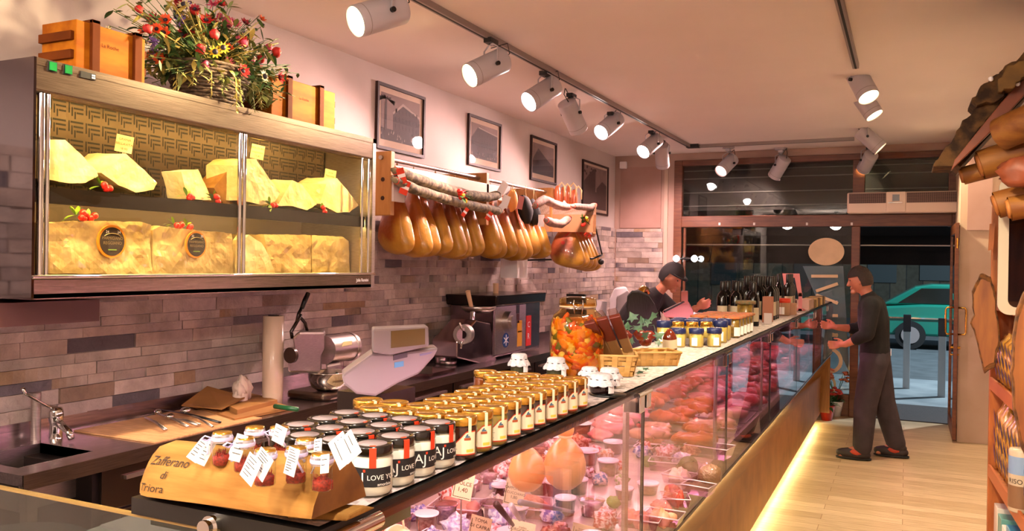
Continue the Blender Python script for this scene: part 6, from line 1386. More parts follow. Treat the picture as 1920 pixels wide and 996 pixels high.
c = pz(632, 653, -3.02); MB().cyl(c-Vector((0, .12, 0)), c+Vector((0, .10, 0)), .082, n=36).cyl(c+Vector((0, .10, 0)), c+Vector((0, .125, 0)), .087, n=36).build('motor_drum', STEEL, G, bevel=.004)
MB().prism([(-2.95, c.y-.06, c.z+.02), (-2.95, c.y-.03, c.z+.045), (-2.95, c.y+.03, c.z+.045), (-2.95, c.y+.03, c.z+.025)], (.014, 0, 0)).build('name_plate', MC['yellow ticket'], G)
MB().prism([pz(u, v, -2.95) for u, v in ((612, 685), (638, 680), (655, 735), (622, 738))], (-.10, .12, 0)).build('motor_foot', STEEL, G, bevel=.012)
k_ = pz(633, 705, -2.945); MB().cbox(k_, (.012, .03, .045)).build('switch', BLACK, G, bevel=.004); MB().cbox(k_+Vector((.008, 0, 0)), (.006, .016, .03)).build('rocker', WHITEP, G)
c = pz(548, 666, -2.95); MB().cyl(c, c+Vector((0, -.02, 0))+Vector((.0, 0, 0)), .042, n=30).build('disc_knob', mat('dark brown disc', '#2c1a14', .3), G); 
MB().tube([pz(548, 634), pz(546, 622), pz(556, 605), pz(564, 590)], .010, 10).tube([pz(564, 596), pz(572, 606), pz(576, 620)], .009, 10).tube([pz(556, 605), pz(560, 588), pz(567, 575)], .009, 10).build('lever', DARKST, G)
MB().tube([pz(566, 578), pz(572, 563), pz(578, 550)], [.012, .014, .013], 12).build('lever_grip', BLACK, G)
# bowls and packets
for k, (u, v, r_, h) in enumerate(((812, 680, .06, .07), (845, 668, .07, .09), (810, 690, .065, .03))):
    p = at(u, v, Z=WZ); p.x = max(min(p.x, -2.93), -3.2); o = MB().lathe([(0, 0), (r_*.9, 0), (r_, .01), (r_*1.02, h), (r_*.97, h), (r_*.95, .01), (0, .012)], (p.x, p.y+.12*k, WZ+.001), 28).build('steel_tin', STEEL, loc=(p.x, p.y+.12*k, WZ)); tag(o, ['low steel tin behind the grey scale', 'taller steel tin before the meat grinder', 'shallow steel tin nearest the grey scale'][k], 'tin')
tag(MB().box((-3.1, 4.75, WZ+.001), (-2.84, 5.1, WZ+.035)).build('film_packet', pane('film packet', '#e8c8cc', 2.0, .1), loc=(-2.97, 4.9, WZ)), 'clear plastic packet on the worktop behind the scale', 'packet')
# meat grinder
g1 = thing('meat_grinder', 'steel meat grinder with an oval feed tray and wooden pusher', 'meat grinder', (-3.0, 5.75, WZ)); X = -2.97
MB().prism([at(u, v, X=X) for u, v in ((858, 640), (893, 600), (920, 606), (932, 680), (902, 683), (858, 672))], (-.22, 0, 0)).build('body', mat('steel pinkish', '#b09ca0', .15, 1.), g1, bevel=.012)
c = at(873, 626, X=-2.95); MB().cyl(c+Vector((.01, -.07, 0)), c, .072, n=32).cyl(c+Vector((.02, -.075, 0)), c+Vector((.015, -.07, 0)), .05, n=28).build('grinding_ring', STEEL, g1, bevel=.004)
MB().cyl(c+Vector((.018, -.079, 0)), c+Vector((.018, -.075, 0)), .03, n=20).build('plate', DARKST, g1)
st = MB()
for a in (2.2, .1, 4.3): st.tube([c+Vector((.01, -.05, 0)), c+Vector((.01, -.05, 0))+Vector((0, math.cos(a)*.11, math.sin(a)*.11))], .009, 8)
st.build('ring_grips', CHROME, g1)
MB().cyl(at(886, 605, X=-3.05), at(887, 580, X=-3.05), .022, n=16).build('neck', CHROME, g1)
c = at(897, 579, X=-3.05); MB().lathe([(0, -.03), (.09, -.03), (.13, -.005), (.14, .02), (.135, .022), (.12, 0), (0, -.02)], c, 32, sq=1.0).build('feed_tray', STEEL, g1)
MB().cyl(at(884, 577, X=-3.05), at(877, 546, X=-3.05), .016, .019, n=14).build('pusher', mat('pale wood', '#d8b088', .5), g1)
# big chilled mincer
g2 = thing('chilled_mincer', 'large square steel refrigerated mincer with a dark tray and a blue snowflake badge', 'mincer', (-3.1, 6.5, WZ)); X = -2.96
a, b, cc = at(922, 655, X=X), at(987, 640, X=X), at(1013, 570, X=X); y0, y1 = at(924, 600, X=X).y+.02, at(1012, 600, X=X).y; zt = at(960, 571, X=X).z
MB().box((-3.36, y0, WZ+.02), (X, y1, zt)).build('case', mat('mincer steel', '#8c7a80', .18, .95), g2, bevel=.006)
MB().prism([(-3.38, y0-.03, zt), (X+.03, y0-.03, zt), (X+.05, y0-.05, zt+.085), (-3.38, y0-.05, zt+.085)], (0, y1-y0+.08, 0)).build('hopper_tray', DARKST, g2, bevel=.01)
ym = y0+(y1-y0)*.66; MB().box((X, y0+.02, WZ+.04), (X+.004, ym, zt-.01)).build('front_plate', STEEL, g2)
c = at(948, 603, X=X); MB().cyl(c, c+Vector((.06, 0, 0)), .085, n=32).cyl(c+Vector((.06, 0, 0)), c+Vector((.075, 0, 0)), .05, n=28).build('outlet', STEEL, g2, bevel=.004)
c = at(948, 638, X=X+.005); MB().cyl(c, c+Vector((.003, 0, 0)), .06, n=30).build('blue_badge', mat('badge blue', '#1c4a8c', .4), g2); mb = MB()
for k in range(3): a_ = k*PI/3+PI/6; v_ = Vector((0, math.cos(a_), math.sin(a_))); mb.tube([c+Vector((.004, 0, 0))-v_*.045, c+Vector((.004, 0, 0))+v_*.045], .004, 5)
mb.build('snowflake', WHITE, g2)
for u, v, w_, h_, m_, nm in ((974, 612, .11, .10, mat('yellow panel', '#d89a20', .5), 'yellow_label'), (974, 635, .11, .13, MC['yellow panel'], 'yellow_label'), (971, 580, .07, .07, BLACK, 'switch_panel'), (971, 597, .06, .08, mat('switch red', '#4c2020', .4), 'button_panel')):
    c = at(u, v, X=X+.005); MB().cbox(c, (.006, w_*.8, h_)).build(nm, m_, g2)
c = at(991, 620, X=X+.005); MB().cbox(c, (.006, .10, .26)).build('red_label', mat('label bright red', '#c82018', .5), g2); mb = MB(); mb.text('C', .07, lambda x, y: Vector((X+.0095, c.y-.03+x, c.z+.03+y))).text('R', .07, lambda x, y: Vector((X+.0095, c.y-.03+x, c.z-.07+y))); mb.build('label_letters', WHITE, g2)
MB().cyl((-3.15, (y0+y1)/2-.05, zt+.02), (-3.15, (y0+y1)/2-.05, zt+.17), .022, .025, n=14).build('pusher', MC['pale wood'], g2)
# white machine and papers far end
t = thing('label_printer', 'white and grey label printer on the far worktop beside the covered slicer', 'printer', (-3.05, 8.6, WZ)); X = -2.9
MB().prism([at(u, v, X=X) for u, v in ((1143, 560), (1152, 540), (1172, 538), (1184, 560), (1186, 612), (1143, 612))], (-.08, .28, 0)).build('body', WHITEP, t, bevel=.02)
MB().prism([at(u, v, X=X+.01) for u, v in ((1157, 556), (1176, 545), (1186, 560), (1186, 614), (1155, 614))], (-.08, .26, 0)).build('grey_side', MC['grey plastic'], t, bevel=.01)
t = thing('paper_stand', 'white sheets standing on the far worktop beside the mincer', 'paper', (-3.1, 8, WZ)); a = at(1097, 600, X=-3.1)
MB().prism([at(u, v, X=-3.0) for u, v in ((1098, 560), (1138, 566), (1136, 618), (1100, 622))], (-.05, 0, 0)).build('sheets', WHITE, t); MB().prism([at(u, v, X=-2.98) for u, v in ((1096, 552), (1099, 552), (1100, 590), (1096, 590))], (-.2, 0, 0)).build('black_edge', BLACK, t)
# ================================================================== RUSTIC SHELF AT THE RIGHT
sh = thing('rustic_shelf', 'orange stained wooden shelf unit of dry goods along the right wall under the log canopy', 'shelf', (.65, 4.0, 0)); sw = mat('orange stained wood', '#b0642c', .5, col2='#8c4a1c', scale=5, stretch=(6, 6, 1), bump=.08)
S0 = Vector((.42, 5.30, 0)); sd = Vector((math.sin(R(2.5)), -math.cos(R(2.5)), 0)); sn = Vector((sd.y*-1, sd.x, 0)); sn = Vector((math.cos(R(2.5)), math.sin(R(2.5)), 0))
P3 = lambda s, d, z: S0+sd*s+sn*d+Vector((0, 0, z))
def sbox(mb, s0, s1, d0, d1, z0, z1, mi=0): return mb.prism([P3(s0, d0, z0), P3(s1, d0, z0), P3(s1, d1, z0), P3(s0, d1, z0)], (0, 0, z1-z0), mi)
for s in (0, 1.9, 3.8): 
    sbox(MB(), s-.0, s+.035, .0, .34, 0, 2.05).build('upright', sw, sh, bevel=.004)
for z in (.08, .60, 1.08, 1.50): sbox(MB(), .035, 3.8, .012, .34, z-.02, z+.012).build('shelf_board', sw, sh, bevel=.003)
for z in (.60, 1.08): sbox(MB(), .035, 3.8, 0, .012, z-.035, z+.03).build('front_lip', mat('lip wood', '#a85a28', .5), sh)
sbox(MB(), 0, 3.84, .34, .352, 0, 2.05).build('back_board', mat('shelf back', '#7c4a24', .6), sh)
pas = mat('pasta in film', '#c89438', .35, col2='#a87424', scale=50, bump=.5, coat=.6); blu = mat('violet blue print', '#3c2c5c', .4, coat=.4); cl = pane('crinkle film', '#f0e4d0', 2.2, .05)
def pack(s, d, z, w_, t_, h, lb, kind='pasta_packet', col=None):
    c = P3(s, d, z); t = thing(kind, lb, 'packet', c, 0, 'packets on the rustic shelf'); q = random.Random(int(s*100+z*10)); x = Matrix.Rotation(R(2.5), 4, 'Z')
    m_ = col or pas; n = 16; mb = MB(); pr = [(0, .55, .4), (.04, .95, .95), (.5, 1.0, 1.05), (.82, .97, .9), (.92, .7, .35), (1.0, .95, .08)]
    for f0, sx, sy in pr:
        pass
    vs = []
    for f0, sx, sy in pr:
        for i in range(n):
            a = 2*PI*i/n; px = math.copysign(abs(math.cos(a))**.5, math.cos(a))*t_/2*sy; py = math.copysign(abs(math.sin(a))**.5, math.sin(a))*w_/2*sx; vs.append(c+x @ Vector((px, py, f0*h+.003*q.random())))
    mb.add(vs, [(k*n+i, k*n+(i+1) % n, (k+1)*n+(i+1) % n, (k+1)*n+i) for k in range(len(pr)-1) for i in range(n)], 0, True); mb.add(vs[:n], [list(range(n))[::-1]]); mb.build('packet_body', m_, t)
    if kind == 'pasta_packet':
        b = MB()
        for k in range(3):
            z0 = h*(.12+.25*k); b.add([c+x @ Vector((-t_/2*1.08, -w_*.3, z0)), c+x @ Vector((-t_/2*1.08, w_*.42, z0+h*.15)), c+x @ Vector((-t_/2*1.08, w_*.42, z0+h*.25)), c+x @ Vector((-t_/2*1.08, -w_*.3, z0+h*.10))], [(0, 1, 2, 3)])
            b.add([c+x @ Vector((-t_*.4, w_/2*1.04, z0)), c+x @ Vector((t_*.4, w_/2*1.04, z0+.03)), c+x @ Vector((t_*.4, w_/2*1.04, z0+.06)), c+x @ Vector((-t_*.4, w_/2*1.04, z0+.04))], [(0, 1, 2, 3)])
            b.add([c+x @ Vector((-t_*.4, -w_/2*1.04, z0)), c+x @ Vector((t_*.4, -w_/2*1.04, z0+.03)), c+x @ Vector((t_*.4, -w_/2*1.04, z0+.06)), c+x @ Vector((-t_*.4, -w_/2*1.04, z0+.04))], [(0, 1, 2, 3)])
        b.build('blue_print', blu, t, solid=.001)
        g_ = MB(); g_.tube([c+Vector((0, 0, h*.9)), c+Vector((0, 0, h*.96))], .012, 8); g_.build('gold_tie', GOLD, t)
k = 0
for z, h, nm in ((1.095, .26, 'third shelf'), (.615, .36, 'second shelf')):
    for i in range(9):
        for j in range(2):
            s = .09+i*.115; pack(s, .07+.13*j, z, .095, .09, h*rnd.uniform(.92, 1.04), f'gold pasta packet, {nm} from floor, {ORD[i]} from far end, {"front" if j == 0 else "rear"} line')
for i, (c_, lb) in enumerate((('d8d4c8', 'white carton at the far end of the bottom shelf'), ('5c9c94', 'teal edged carton on the bottom shelf'), ('e0dcd8', 'white box beside the teal carton on the bottom shelf'), ('3c8cb4', 'bright blue carton on the bottom shelf'), ('c01c1c', 'bright red packet on the bottom shelf'), ('d8c8b0', 'cream carton right of the red packet on the bottom shelf'))):
    s = .10+i*.14; o = sbox(MB(), s-.06, s+.06, .03, .20, .094, .094+.33-.02*(i % 3)).build('dry_goods_box', mat('dg'+c_, '#'+c_, .45, coat=.3), loc=P3(s, .1, .094), bevel=.003); tag(o, lb, 'box')
# tin with printed band, near the camera
t = thing('printed_canister', 'tall canister with a sky and brown printed label at the right edge', 'canister', P3(.93, .07, .615)); c = P3(.93, .02, .615)
MB().lathe([(0, 0), (.05, 0), (.052, .005), (.052, .27), (.048, .28), (0, .28)], c, 28).build('canister', mat('canister cream', '#b8a88c', .4), t); MB().lathe([(.0525, .17), (.0525, .25)], c, 28).build('sky_band', mat('sky band', '#7c98b8', .4), t); MB().lathe([(.0525, .02), (.0525, .12)], c, 28).build('brown_band', mat('brown band', '#7c5c40', .4), t)
mb = MB(); mb.text('RISO', .03, lambda x, y: c+Vector((.053*math.sin(-1.2+x/.053), -.053*math.cos(-1.2+x/.053), .13+y))); mb.build('lettering', INK, t)
# blue boxes on top shelf, yellow wedge board
for i in range(3):
    o = sbox(MB(), .06, .18, .03-.0*i, .13, 1.515+.115*i, 1.515+.115*i+.108).build('blue_carton', mat('blue violet carton', '#4c3c60', .45, col2='#c8b080', scale=24, contrast=(.55, .6)), loc=P3(.1, .1, 1.515+.115*i), bevel=.002)
    tag(o, ['lowest blue violet carton beside the white frame', 'middle blue violet carton beside the white frame', 'topmost blue violet carton beside the white frame'][i], 'box')
    o = sbox(MB(), .19, .23, .03, .13, 1.515+.115*i, 1.515+.115*i+.108).build('white_carton', WHITEP, loc=P3(.2, .1, 1.515+.115*i), bevel=.002); tag(o, ['lowest pale carton between the blue ones and the frame', 'middle pale carton between the blue ones and the frame', 'topmost pale carton between the blue ones and the frame'][i], 'box')
o = MB().prism([at(u, v, Y=5.15) for u, v in ((1856, 420), (1866, 418), (1862, 468), (1853, 470))], (0, .02, 0)).build('upright_board', sw, loc=at(1858, 470, Y=5.15)); tag(o, 'narrow orange wood board standing above the blue cartons', 'board')
# white framed mirror
mr = thing('white_framed_mirror', 'dark mirror in a white frame with rounded corners at the right edge', 'mirror', at(1890, 590, Y=4.55)); YM = 4.55
def rrect(x0, z0, x1, z1, r):
    pts = []
    for cx, cz, a0 in ((x0+r, z0+r, PI), (x1-r, z0+r, 1.5*PI), (x1-r, z1-r, 0), (x0+r, z1-r, .5*PI)): pts += [(cx+r*math.cos(a0+i*PI/12), cz+r*math.sin(a0+i*PI/12)) for i in range(7)]
    return pts
a = at(1870, 590, Y=YM); b = at(1866, 380, Y=YM); o_, i_ = rrect(a.x, a.z, a.x+.34, b.z+.12, .05), rrect(a.x+.042, a.z+.036, a.x+.30, b.z+.08, .035)
m_ = MB(); n = len(o_)
for k in range(n):
    j = (k+1) % n; m_.prism([(o_[k][0], YM, o_[k][1]), (o_[j][0], YM, o_[j][1]), (i_[j][0], YM, i_[j][1]), (i_[k][0], YM, i_[k][1])], (0, .03, 0))
m_.build('frame', mat('white frame', '#b8ac98', .4), mr)
MB().prism([(x, YM+.01, z) for x, z in i_], (0, .01, 0)).build('dark_glass', mat('dark mirror glass', '#0c0c10', .05, .0, spec=1.), mr)
# bark-edged slabs
brk = mat('bark edge', '#3a2210', .9, col2='#7c4c1c', scale=25, bump=.8); swd = mat('sanded slab', '#7c4420', .5, col2='#9c6028', scale=4, stretch=(5, 5, .8), bump=.05)
def slabpx(px, Y, th, lb, nm='bark_slab', inner=.88):
    pts = [at(u, v, Y=Y) for u, v in px]; c = sum(pts, Vector())/len(pts); t = thing(nm, lb, 'wooden board', min(pts, key=lambda p: p.z)); P_ = []
    for i in range(len(pts)):
        for j in range(4): q = pts[i].lerp(pts[(i+1) % len(pts)], j/4); P_.append(q+(q-c).normalized()*.012*noise.noise(q*30))
    MB().prism(P_, (0, th, 0)).build('bark_rim', brk, t, bevel=.004); MB().prism([c+(p-c)*inner+Vector((0, -.004, 0)) for p in P_], (0, .006, 0)).build('sanded_face', swd, t)
slabpx([(1838, 514), (1858, 520), (1868, 560), (1875, 640), (1866, 690), (1846, 700), (1838, 670), (1828, 620), (1820, 606), (1826, 590), (1822, 545)], 5.05, .04, 'tall bark edged wooden slab hanging on the far side of the shelf')
slabpx([(1922, 545), (1908, 580), (1899, 630), (1897, 700), (1902, 770), (1914, 840), (1945, 900), (1990, 900), (1990, 545)], 3.35, .04, 'large round bark edged wooden slab at the right edge of the picture')
# ------------------------------------------------------------------ log canopy
cn = thing('log_canopy', 'rustic sloping canopy of split logs and bark over the shelf', 'canopy', (.45, 4.6, 2.2)); lg = mat('peeled log', '#946024', .55, col2='#784418', scale=4, stretch=(1, 6, 6), bump=.15); lgd = mat('brown fascia', '#7c3c1c', .45, col2='#5c2a12', scale=5)
bkm = mat('rough bark', '#2a1a0e', .95, col2='#5c4020', scale=14, bump=1., contrast=(.4, .6))
def logpx(u0, v0, u1, v1, Y, r, lb, dy=.0):
    a, b = at(u0, v0, Y=Y), at(u1, v1, Y=Y); b = b+Vector((0, dy, 0)); d = (b-a).normalized(); n = 20; mb = MB(); k = 8; pts = [a.lerp(b, i/k) for i in range(k+1)]
    mb.tube(pts, [r*(1+.05*noise.noise(Vector((i*1.3, u0, 0)))) for i in range(k+1)], n, caps=False); ob = mb.build('log', lg, cn)
    e = MB(); e.tube([a-d*.012, a+d*.001], [r*.72, r*.82], n); e.build('sawn_end', mat('sawn end', '#8c4c20', .6, col2='#b87838', scale=8), ob)
YC = 4.5
logpx(1876, 252, 2010, 200, YC, .078, '', -.2); logpx(1838, 310, 1990, 262, YC+.1, .072, ''); logpx(1805, 330, 1960, 290, YC+.2, .045, ''); logpx(1868, 385, 2010, 345, YC-.1, .062, ''); logpx(1893, 392, 2010, 370, YC-.2, .055, '')
o = at(1900, 322, Y=YC-.3); MB().blob(o+Vector((.08, 0, 0)), (.15, .10, .07), amp=.35, fr=2, seed=3, n=20).build('gnarled_root', mat('reddish root', '#8c4426', .55, col2='#6c321a', scale=7, bump=.2), cn)
pts = [at(u, v, Y=YC) for u, v in ((1783, 320), (1790, 300), (1850, 225), (1960, 92), (1975, 120), (1860, 245))]; MB().prism(pts, (0, .05, 0)).build('fascia_board', lgd, cn, bevel=.004)
def ridge(px0, px1, Y, th, nm, lb_, seed, m_=bkm):
    a = [at(u, v, Y=Y) for u, v in px0]; b = [at(u, v, Y=Y) for u, v in px1]; P_ = []
    for L_ in (a, b[::-1]):
        for i in range(len(L_)-1):
            for j in range(5): q = L_[i].lerp(L_[i+1], j/5); P_.append(q+Vector((noise.noise(q*40+Vector((seed, 0, 0)))*.016, 0, noise.noise(q*40+Vector((0, seed, 0)))*.016)))
        P_.append(L_[-1])
    MB().prism(P_, (0, th, 0)).build(nm, m_, cn, bevel=.005)
ridge([(1752, 312), (1760, 298), (1795, 245), (1825, 205), (1850, 192), (1900, 150), (1960, 60)], [(1790, 312), (1800, 290), (1835, 240), (1850, 225), (1900, 165), (1965, 90)], YC+.02, .3, 'bark_layer', '', 3)
ridge([(1822, 190), (1830, 175), (1860, 145), (1885, 125), (1915, 105), (1965, 45)], [(1832, 198), (1870, 190), (1895, 165), (1925, 140), (1970, 95)], YC-.04, .3, 'bark_layer', '', 8)
ridge([(1872, 150), (1885, 130), (1920, 112), (1965, 65)], [(1872, 172), (1900, 160), (1930, 140), (1968, 110)], YC-.1, .12, 'split_log', '', 5, mat('split dark log', '#5c4420', .8, col2='#7c5c28', scale=10, bump=.4))
mb = MB(); [mb.blob(at(u, v, Y=YC-.05), (.012, .01, .012), amp=.2, n=10) for u, v in ((1908, 157), (1858, 148))]; mb.build('white_clip', WHITE, cn)
# roof depth beyond the front gable
MB().prism([(.20, YC+.33, 2.26), (.80, YC+.33, 2.98), (.80, YC+.33, 2.90), (.24, YC+.33, 2.22)], (0, .5, 0)).build('roof_board', bkm, cn)
# framed notice on pier
p = at(1845, 400, Y=9.29)
# ================================================================== PEOPLE
def skinmesh(name, joints, edges, mats, parent=None, voxel=.010, sub=1, extra=None, smooth=6, root=0):
    """one continuous figure surface: tapered limbs between joints, fused and smoothed"""
    mb = MB(); n = 16
    for j in joints:
        k = (j[4]/j[3]) if len(j) > 4 else 1.; mb.blob(j[:3], (j[3]*.97, j[3]*k*.97, j[3]*.97), amp=0, n=18)
    for a, b in edges:
        A, B = joints[a], joints[b]; pa, pb = Vector(A[:3]), Vector(B[:3]); ax = pb-pa
        if ax.length < 1e-5: continue
        rg = []
        for i in range(7):
            f = i/6; r_ = A[3]*(1-f)+B[3]*f; k = ((A[4]/A[3]) if len(A) > 4 else 1.)*(1-f)+((B[4]/B[3]) if len(B) > 4 else 1.)*f; c = pa.lerp(pb, f)
            for p in mb.ring((0, 0, 0), ax, r_, n): rg.append(c+Vector((p.x, p.y*k, p.z)))
        mb.add(rg, [(i*n+j, (i+1)*n+j, (i+1)*n+(j+1) % n, i*n+(j+1) % n) for i in range(6) for j in range(n)]+[list(range(n)), [6*n+j for j in range(n)][::-1]])
    for e in (extra or []): mb.add(e.v, e.f)
    m2 = bpy.data.meshes.new(name); m2.from_pydata(mb.v, [], mb.f); bm = bmesh.new(); bm.from_mesh(m2); bmesh.ops.recalc_face_normals(bm, faces=bm.faces); bm.to_mesh(m2); bm.free()
    ob = bpy.data.objects.new(name, m2); COL.objects.link(ob)
    rm = ob.modifiers.new('r', 'REMESH'); rm.mode = 'VOXEL'; rm.voxel_size = voxel; rm.use_smooth_shade = True
    if smooth: sm_ = ob.modifiers.new('m', 'SMOOTH'); sm_.iterations = smooth; sm_.factor = .5
    bpy.context.view_layer.update(); ev = ob.evaluated_get(bpy.context.evaluated_depsgraph_get()); m3 = bpy.data.meshes.new_from_object(ev)
    bpy.data.objects.remove(ob); m3.name = name; m3.materials.clear(); m3.materials.append(mats)
    for p_ in m3.polygons: p_.use_smooth = True
    ob = bpy.data.objects.new(name, m3); COL.objects.link(ob)
    if parent:
        ob.parent = parent; off = WL[parent.name]; m3.transform(Matrix.Translation(-off))
    return ob
def head(c, yaw, pitch, s=1.):
    """head mesh facing local -x... built facing +y then turned; returns list of meshes to fuse"""
    M = Matrix.Translation(c) @ Matrix.Rotation(yaw, 4, 'Z') @ Matrix.Rotation(pitch, 4, 'X'); mb = MB(); n, m = 32, 24; vs = []
    for k in range(m+1):
        th = PI*k/m
        for i in range(n):
            a = 2*PI*i/n; x, y, z = math.sin(th)*math.sin(a), math.sin(th)*math.cos(a), math.cos(th)
            jaw = max(0, -z); w_ = .076*(1-.28*jaw**1.5); dl = .098 if y < 0 else .094*(1-.10*jaw)
            X_, Y_, Z_ = x*w_, y*dl, z*.118
            if y > .2:
                if abs(x) < .55 and .0 < z < .32: Y_ -= .010*(1-abs(abs(x)-.32)/.32)*(1 if abs(abs(x)-.32) < .32 else 0)   # eye sockets
                if z < -.75: Y_ += .006
            vs.append(M @ Vector((X_*s, Y_*s, Z_*s)))
    mb.add(vs, [(k*n+i, k*n+(i+1) % n, (k+1)*n+(i+1) % n, (k+1)*n+i) for k in range(m) for i in range(n)], 0, True)
    T = lambda x, y, z: M @ Vector((x*s, y*s, z*s))
    nz_ = MB().tube([T(0, .086, .022), T(0, .102, -.008), T(0, .112, -.026), T(0, .098, -.034)], [.008, .011, .015, .010], 10)
    lp = MB().tube([T(-.022, .084, -.060), T(0, .094, -.057), T(.022, .084, -.060)], [.005, .009, .005], 8); ch_ = MB().blob(T(0, .078, -.094), (.026*s, .022*s, .020*s), amp=0, n=14)
    br = MB().tube([T(-.048, .074, .030), T(-.02, .090, .034), T(.02, .090, .034), T(.048, .074, .030)], [.006, .008, .008, .006], 8)
    er = [MB().blob(T(q*.077, -.008, -.006), (.010, .018, .032), amp=0, n=12, M=Matrix.Rotation(yaw, 3, 'Z').to_4x4()) for q in (-1, 1)]
    return M, [mb, nz_, lp, ch_, br]+er
skm = mat('skin', '#b8765c', .5, col2='#a8664c', scale=12, sss=.1)
def handchain(J, E, wrist, w, d, side, curl, s=1.):
    """palm and five fingers: wrist index, d finger direction, side = thumb side"""
    d = Vector(d).normalized(); side = Vector(side).normalized(); nrm = d.cross(side).normalized(); W = Vector(J[wrist][:3])
    def add(p, r_, par): J.append((p.x, p.y, p.z, r_)); E.append((par, len(J)-1)); return len(J)-1
    pm = add(W+d*.045*s, .020*s, wrist)
    for k, (o_, L_) in enumerate(((.030, .072), (.010, .080), (-.010, .075), (-.028, .060))):
        b_ = add(W+d*.085*s+side*o_*s, .0095*s, pm); q1 = W+d*(.085+L_*.45)*s+side*o_*1.15*s+nrm*curl*.02*s; m1 = add(q1, .0085*s, b_); add(q1+(d*.5+nrm*curl).normalized()*L_*.5*s, .007*s, m1)
    t1 = add(W+d*.035*s+side*.034*s, .0115*s, pm); t2 = add(W+d*.070*s+side*.056*s+nrm*curl*.015*s, .0095*s, t1); add(W+d*.100*s+side*.058*s+nrm*curl*.03*s, .008*s, t2)
# --- customer: stands side on, facing the counter, hands out
PX_, PY_ = -.27, 8.12
cu = thing('person', 'man in black sweater and dark grey trousers standing with both hands held out', 'person', (PX_, PY_, 0))
J = []; E = []
def jj(x, y, z, r, par=None, r2=None):
    J.append((x, y, z, r, r2) if r2 else (x, y, z, r)); 
    if par is not None: E.append((par, len(J)-1))
    return len(J)-1
pel = jj(-.245, 8.13, .93, .100, None, .135); sp1 = jj(-.245, 8.13, 1.06, .105, pel, .145); sp2 = jj(-.26, 8.12, 1.22, .118, sp1, .165); chs = jj(-.275, 8.12, 1.345, .105, sp2, .165); nk = jj(-.30, 8.12, 1.43, .058, chs); nk2 = jj(-.335, 8.12, 1.50, .052, nk)
shn = jj(-.275, 7.94, 1.365, .060, chs); eln = jj(-.30, 7.89, 1.12, .046, shn); wrn = jj(-.475, 7.92, 1.02, .029, eln)
shf = jj(-.285, 8.30, 1.365, .060, chs); elf = jj(-.36, 8.33, 1.13, .046, shf); wrf = jj(-.57, 8.24, 1.145, .029, elf)
hpn = jj(-.25, 8.04, .86, .095, pel); knn = jj(-.31, 8.02, .49, .062, hpn); ann = jj(-.33, 8.00, .11, .042, knn); hel = jj(-.315, 8.0, .04, .034, ann); too = jj(-.50, 7.98, .035, .030, ann)
hpf = jj(-.23, 8.22, .86, .095, pel); knf = jj(-.17, 8.24, .50, .062, hpf); anf = jj(-.06, 8.27, .11, .042, knf); hef = jj(-.035, 8.28, .04, .034, anf); tof = jj(-.20, 8.24, .035, .030, anf)
handchain(J, E, wrn, None, (-.85, .2, -.15), (0, .35, 1), -.6); handchain(J, E, wrf, None, (-.95, -.1, .1), (.1, .4, 1), -.4)
M_, hm = head(Vector((-.375, 8.12, 1.585)), PI/2, R(-12)); skinmesh('body', J, E, skm, cu, .0075, 2, hm, 3)
def clothes(name, idx, grow, m_, J, E, parent, voxel=.012, extra=None, sm=4):
    mp = {i: k for k, i in enumerate(idx)}; JJ = [(*J[i][:3], J[i][3]+grow, (J[i][4] if len(J[i]) > 4 else J[i][3])+grow) for i in idx]; EE = [(mp[a], mp[b]) for a, b in E if a in mp and b in mp]
    return skinmesh(name, JJ, EE, m_, parent, voxel, 2, extra, sm)
def midj(a, b, f, r): A_, B_ = Vector(J[a][:3]), Vector(J[b][:3]); q = A_.lerp(B_, f); J.append((q.x, q.y, q.z, r)); return len(J)-1
swt = mat('black sweater', '#060506', .9, col2='#0b090a', scale=40, bump=.3); trs = mat('dark grey trousers', '#3a3036', .85, col2='#2c252a', scale=8, bump=.4, bscale=9)
mn_, mf_ = midj(eln, wrn, .5, .038), midj(elf, wrf, .4, .038)
pl2 = len(J); J.append((-.248, 8.13, .90, .115, .155)); E.append((pl2, sp1))
clothes('sweater', [pl2, sp1, sp2, chs, nk, shn, eln, shf, elf, mn_, mf_], .016, swt, J+[], E+[(eln, mn_), (elf, mf_)], cu)
cu2 = [(pel, hpn), (hpn, knn), (knn, ann), (pel, hpf), (hpf, knf), (knf, anf)]
Jt = list(J); Jt[pel] = (-.245, 8.13, .93, .108, .148)
for q in (knn, knf): Jt[q] = (*Jt[q][:3], .075)
for q in (ann, anf): Jt[q] = (*Jt[q][:2], .11, .058)
clothes('trousers', [pel, hpn, knn, ann, hpf, knf, anf], .024, trs, Jt, cu2, cu)
sho = mat('dark shoe', '#241a1c', .6); shr = mat('orange shoe panel', '#a8381c', .6)
for a_, lbx in ((Vector((-.40, 7.99, 0)), 'shoe'), (Vector((-.10, 8.255, 0)), 'shoe')):
    mb = MB(); mb.blob(a_+Vector((0, 0, .05)), (.145, .052, .048), amp=.05, n=20, power=.8).blob(a_+Vector((.07, 0, .085)), (.06, .046, .04), amp=.05, n=14); mb.build('shoe', sho, cu)
    MB().blob(a_+Vector((.02, -.012, .065)), (.07, .047, .034), amp=.1, n=14).build('orange_panel', shr, cu); MB().blob(a_+Vector((0, 0, .013)), (.150, .055, .013), amp=0, n=18, power=.7).build('sole', BLACKM, cu)
hair = mat('dark brown hair', '#1c100c', .7, col2='#2c1a12', scale=80, bump=.5)
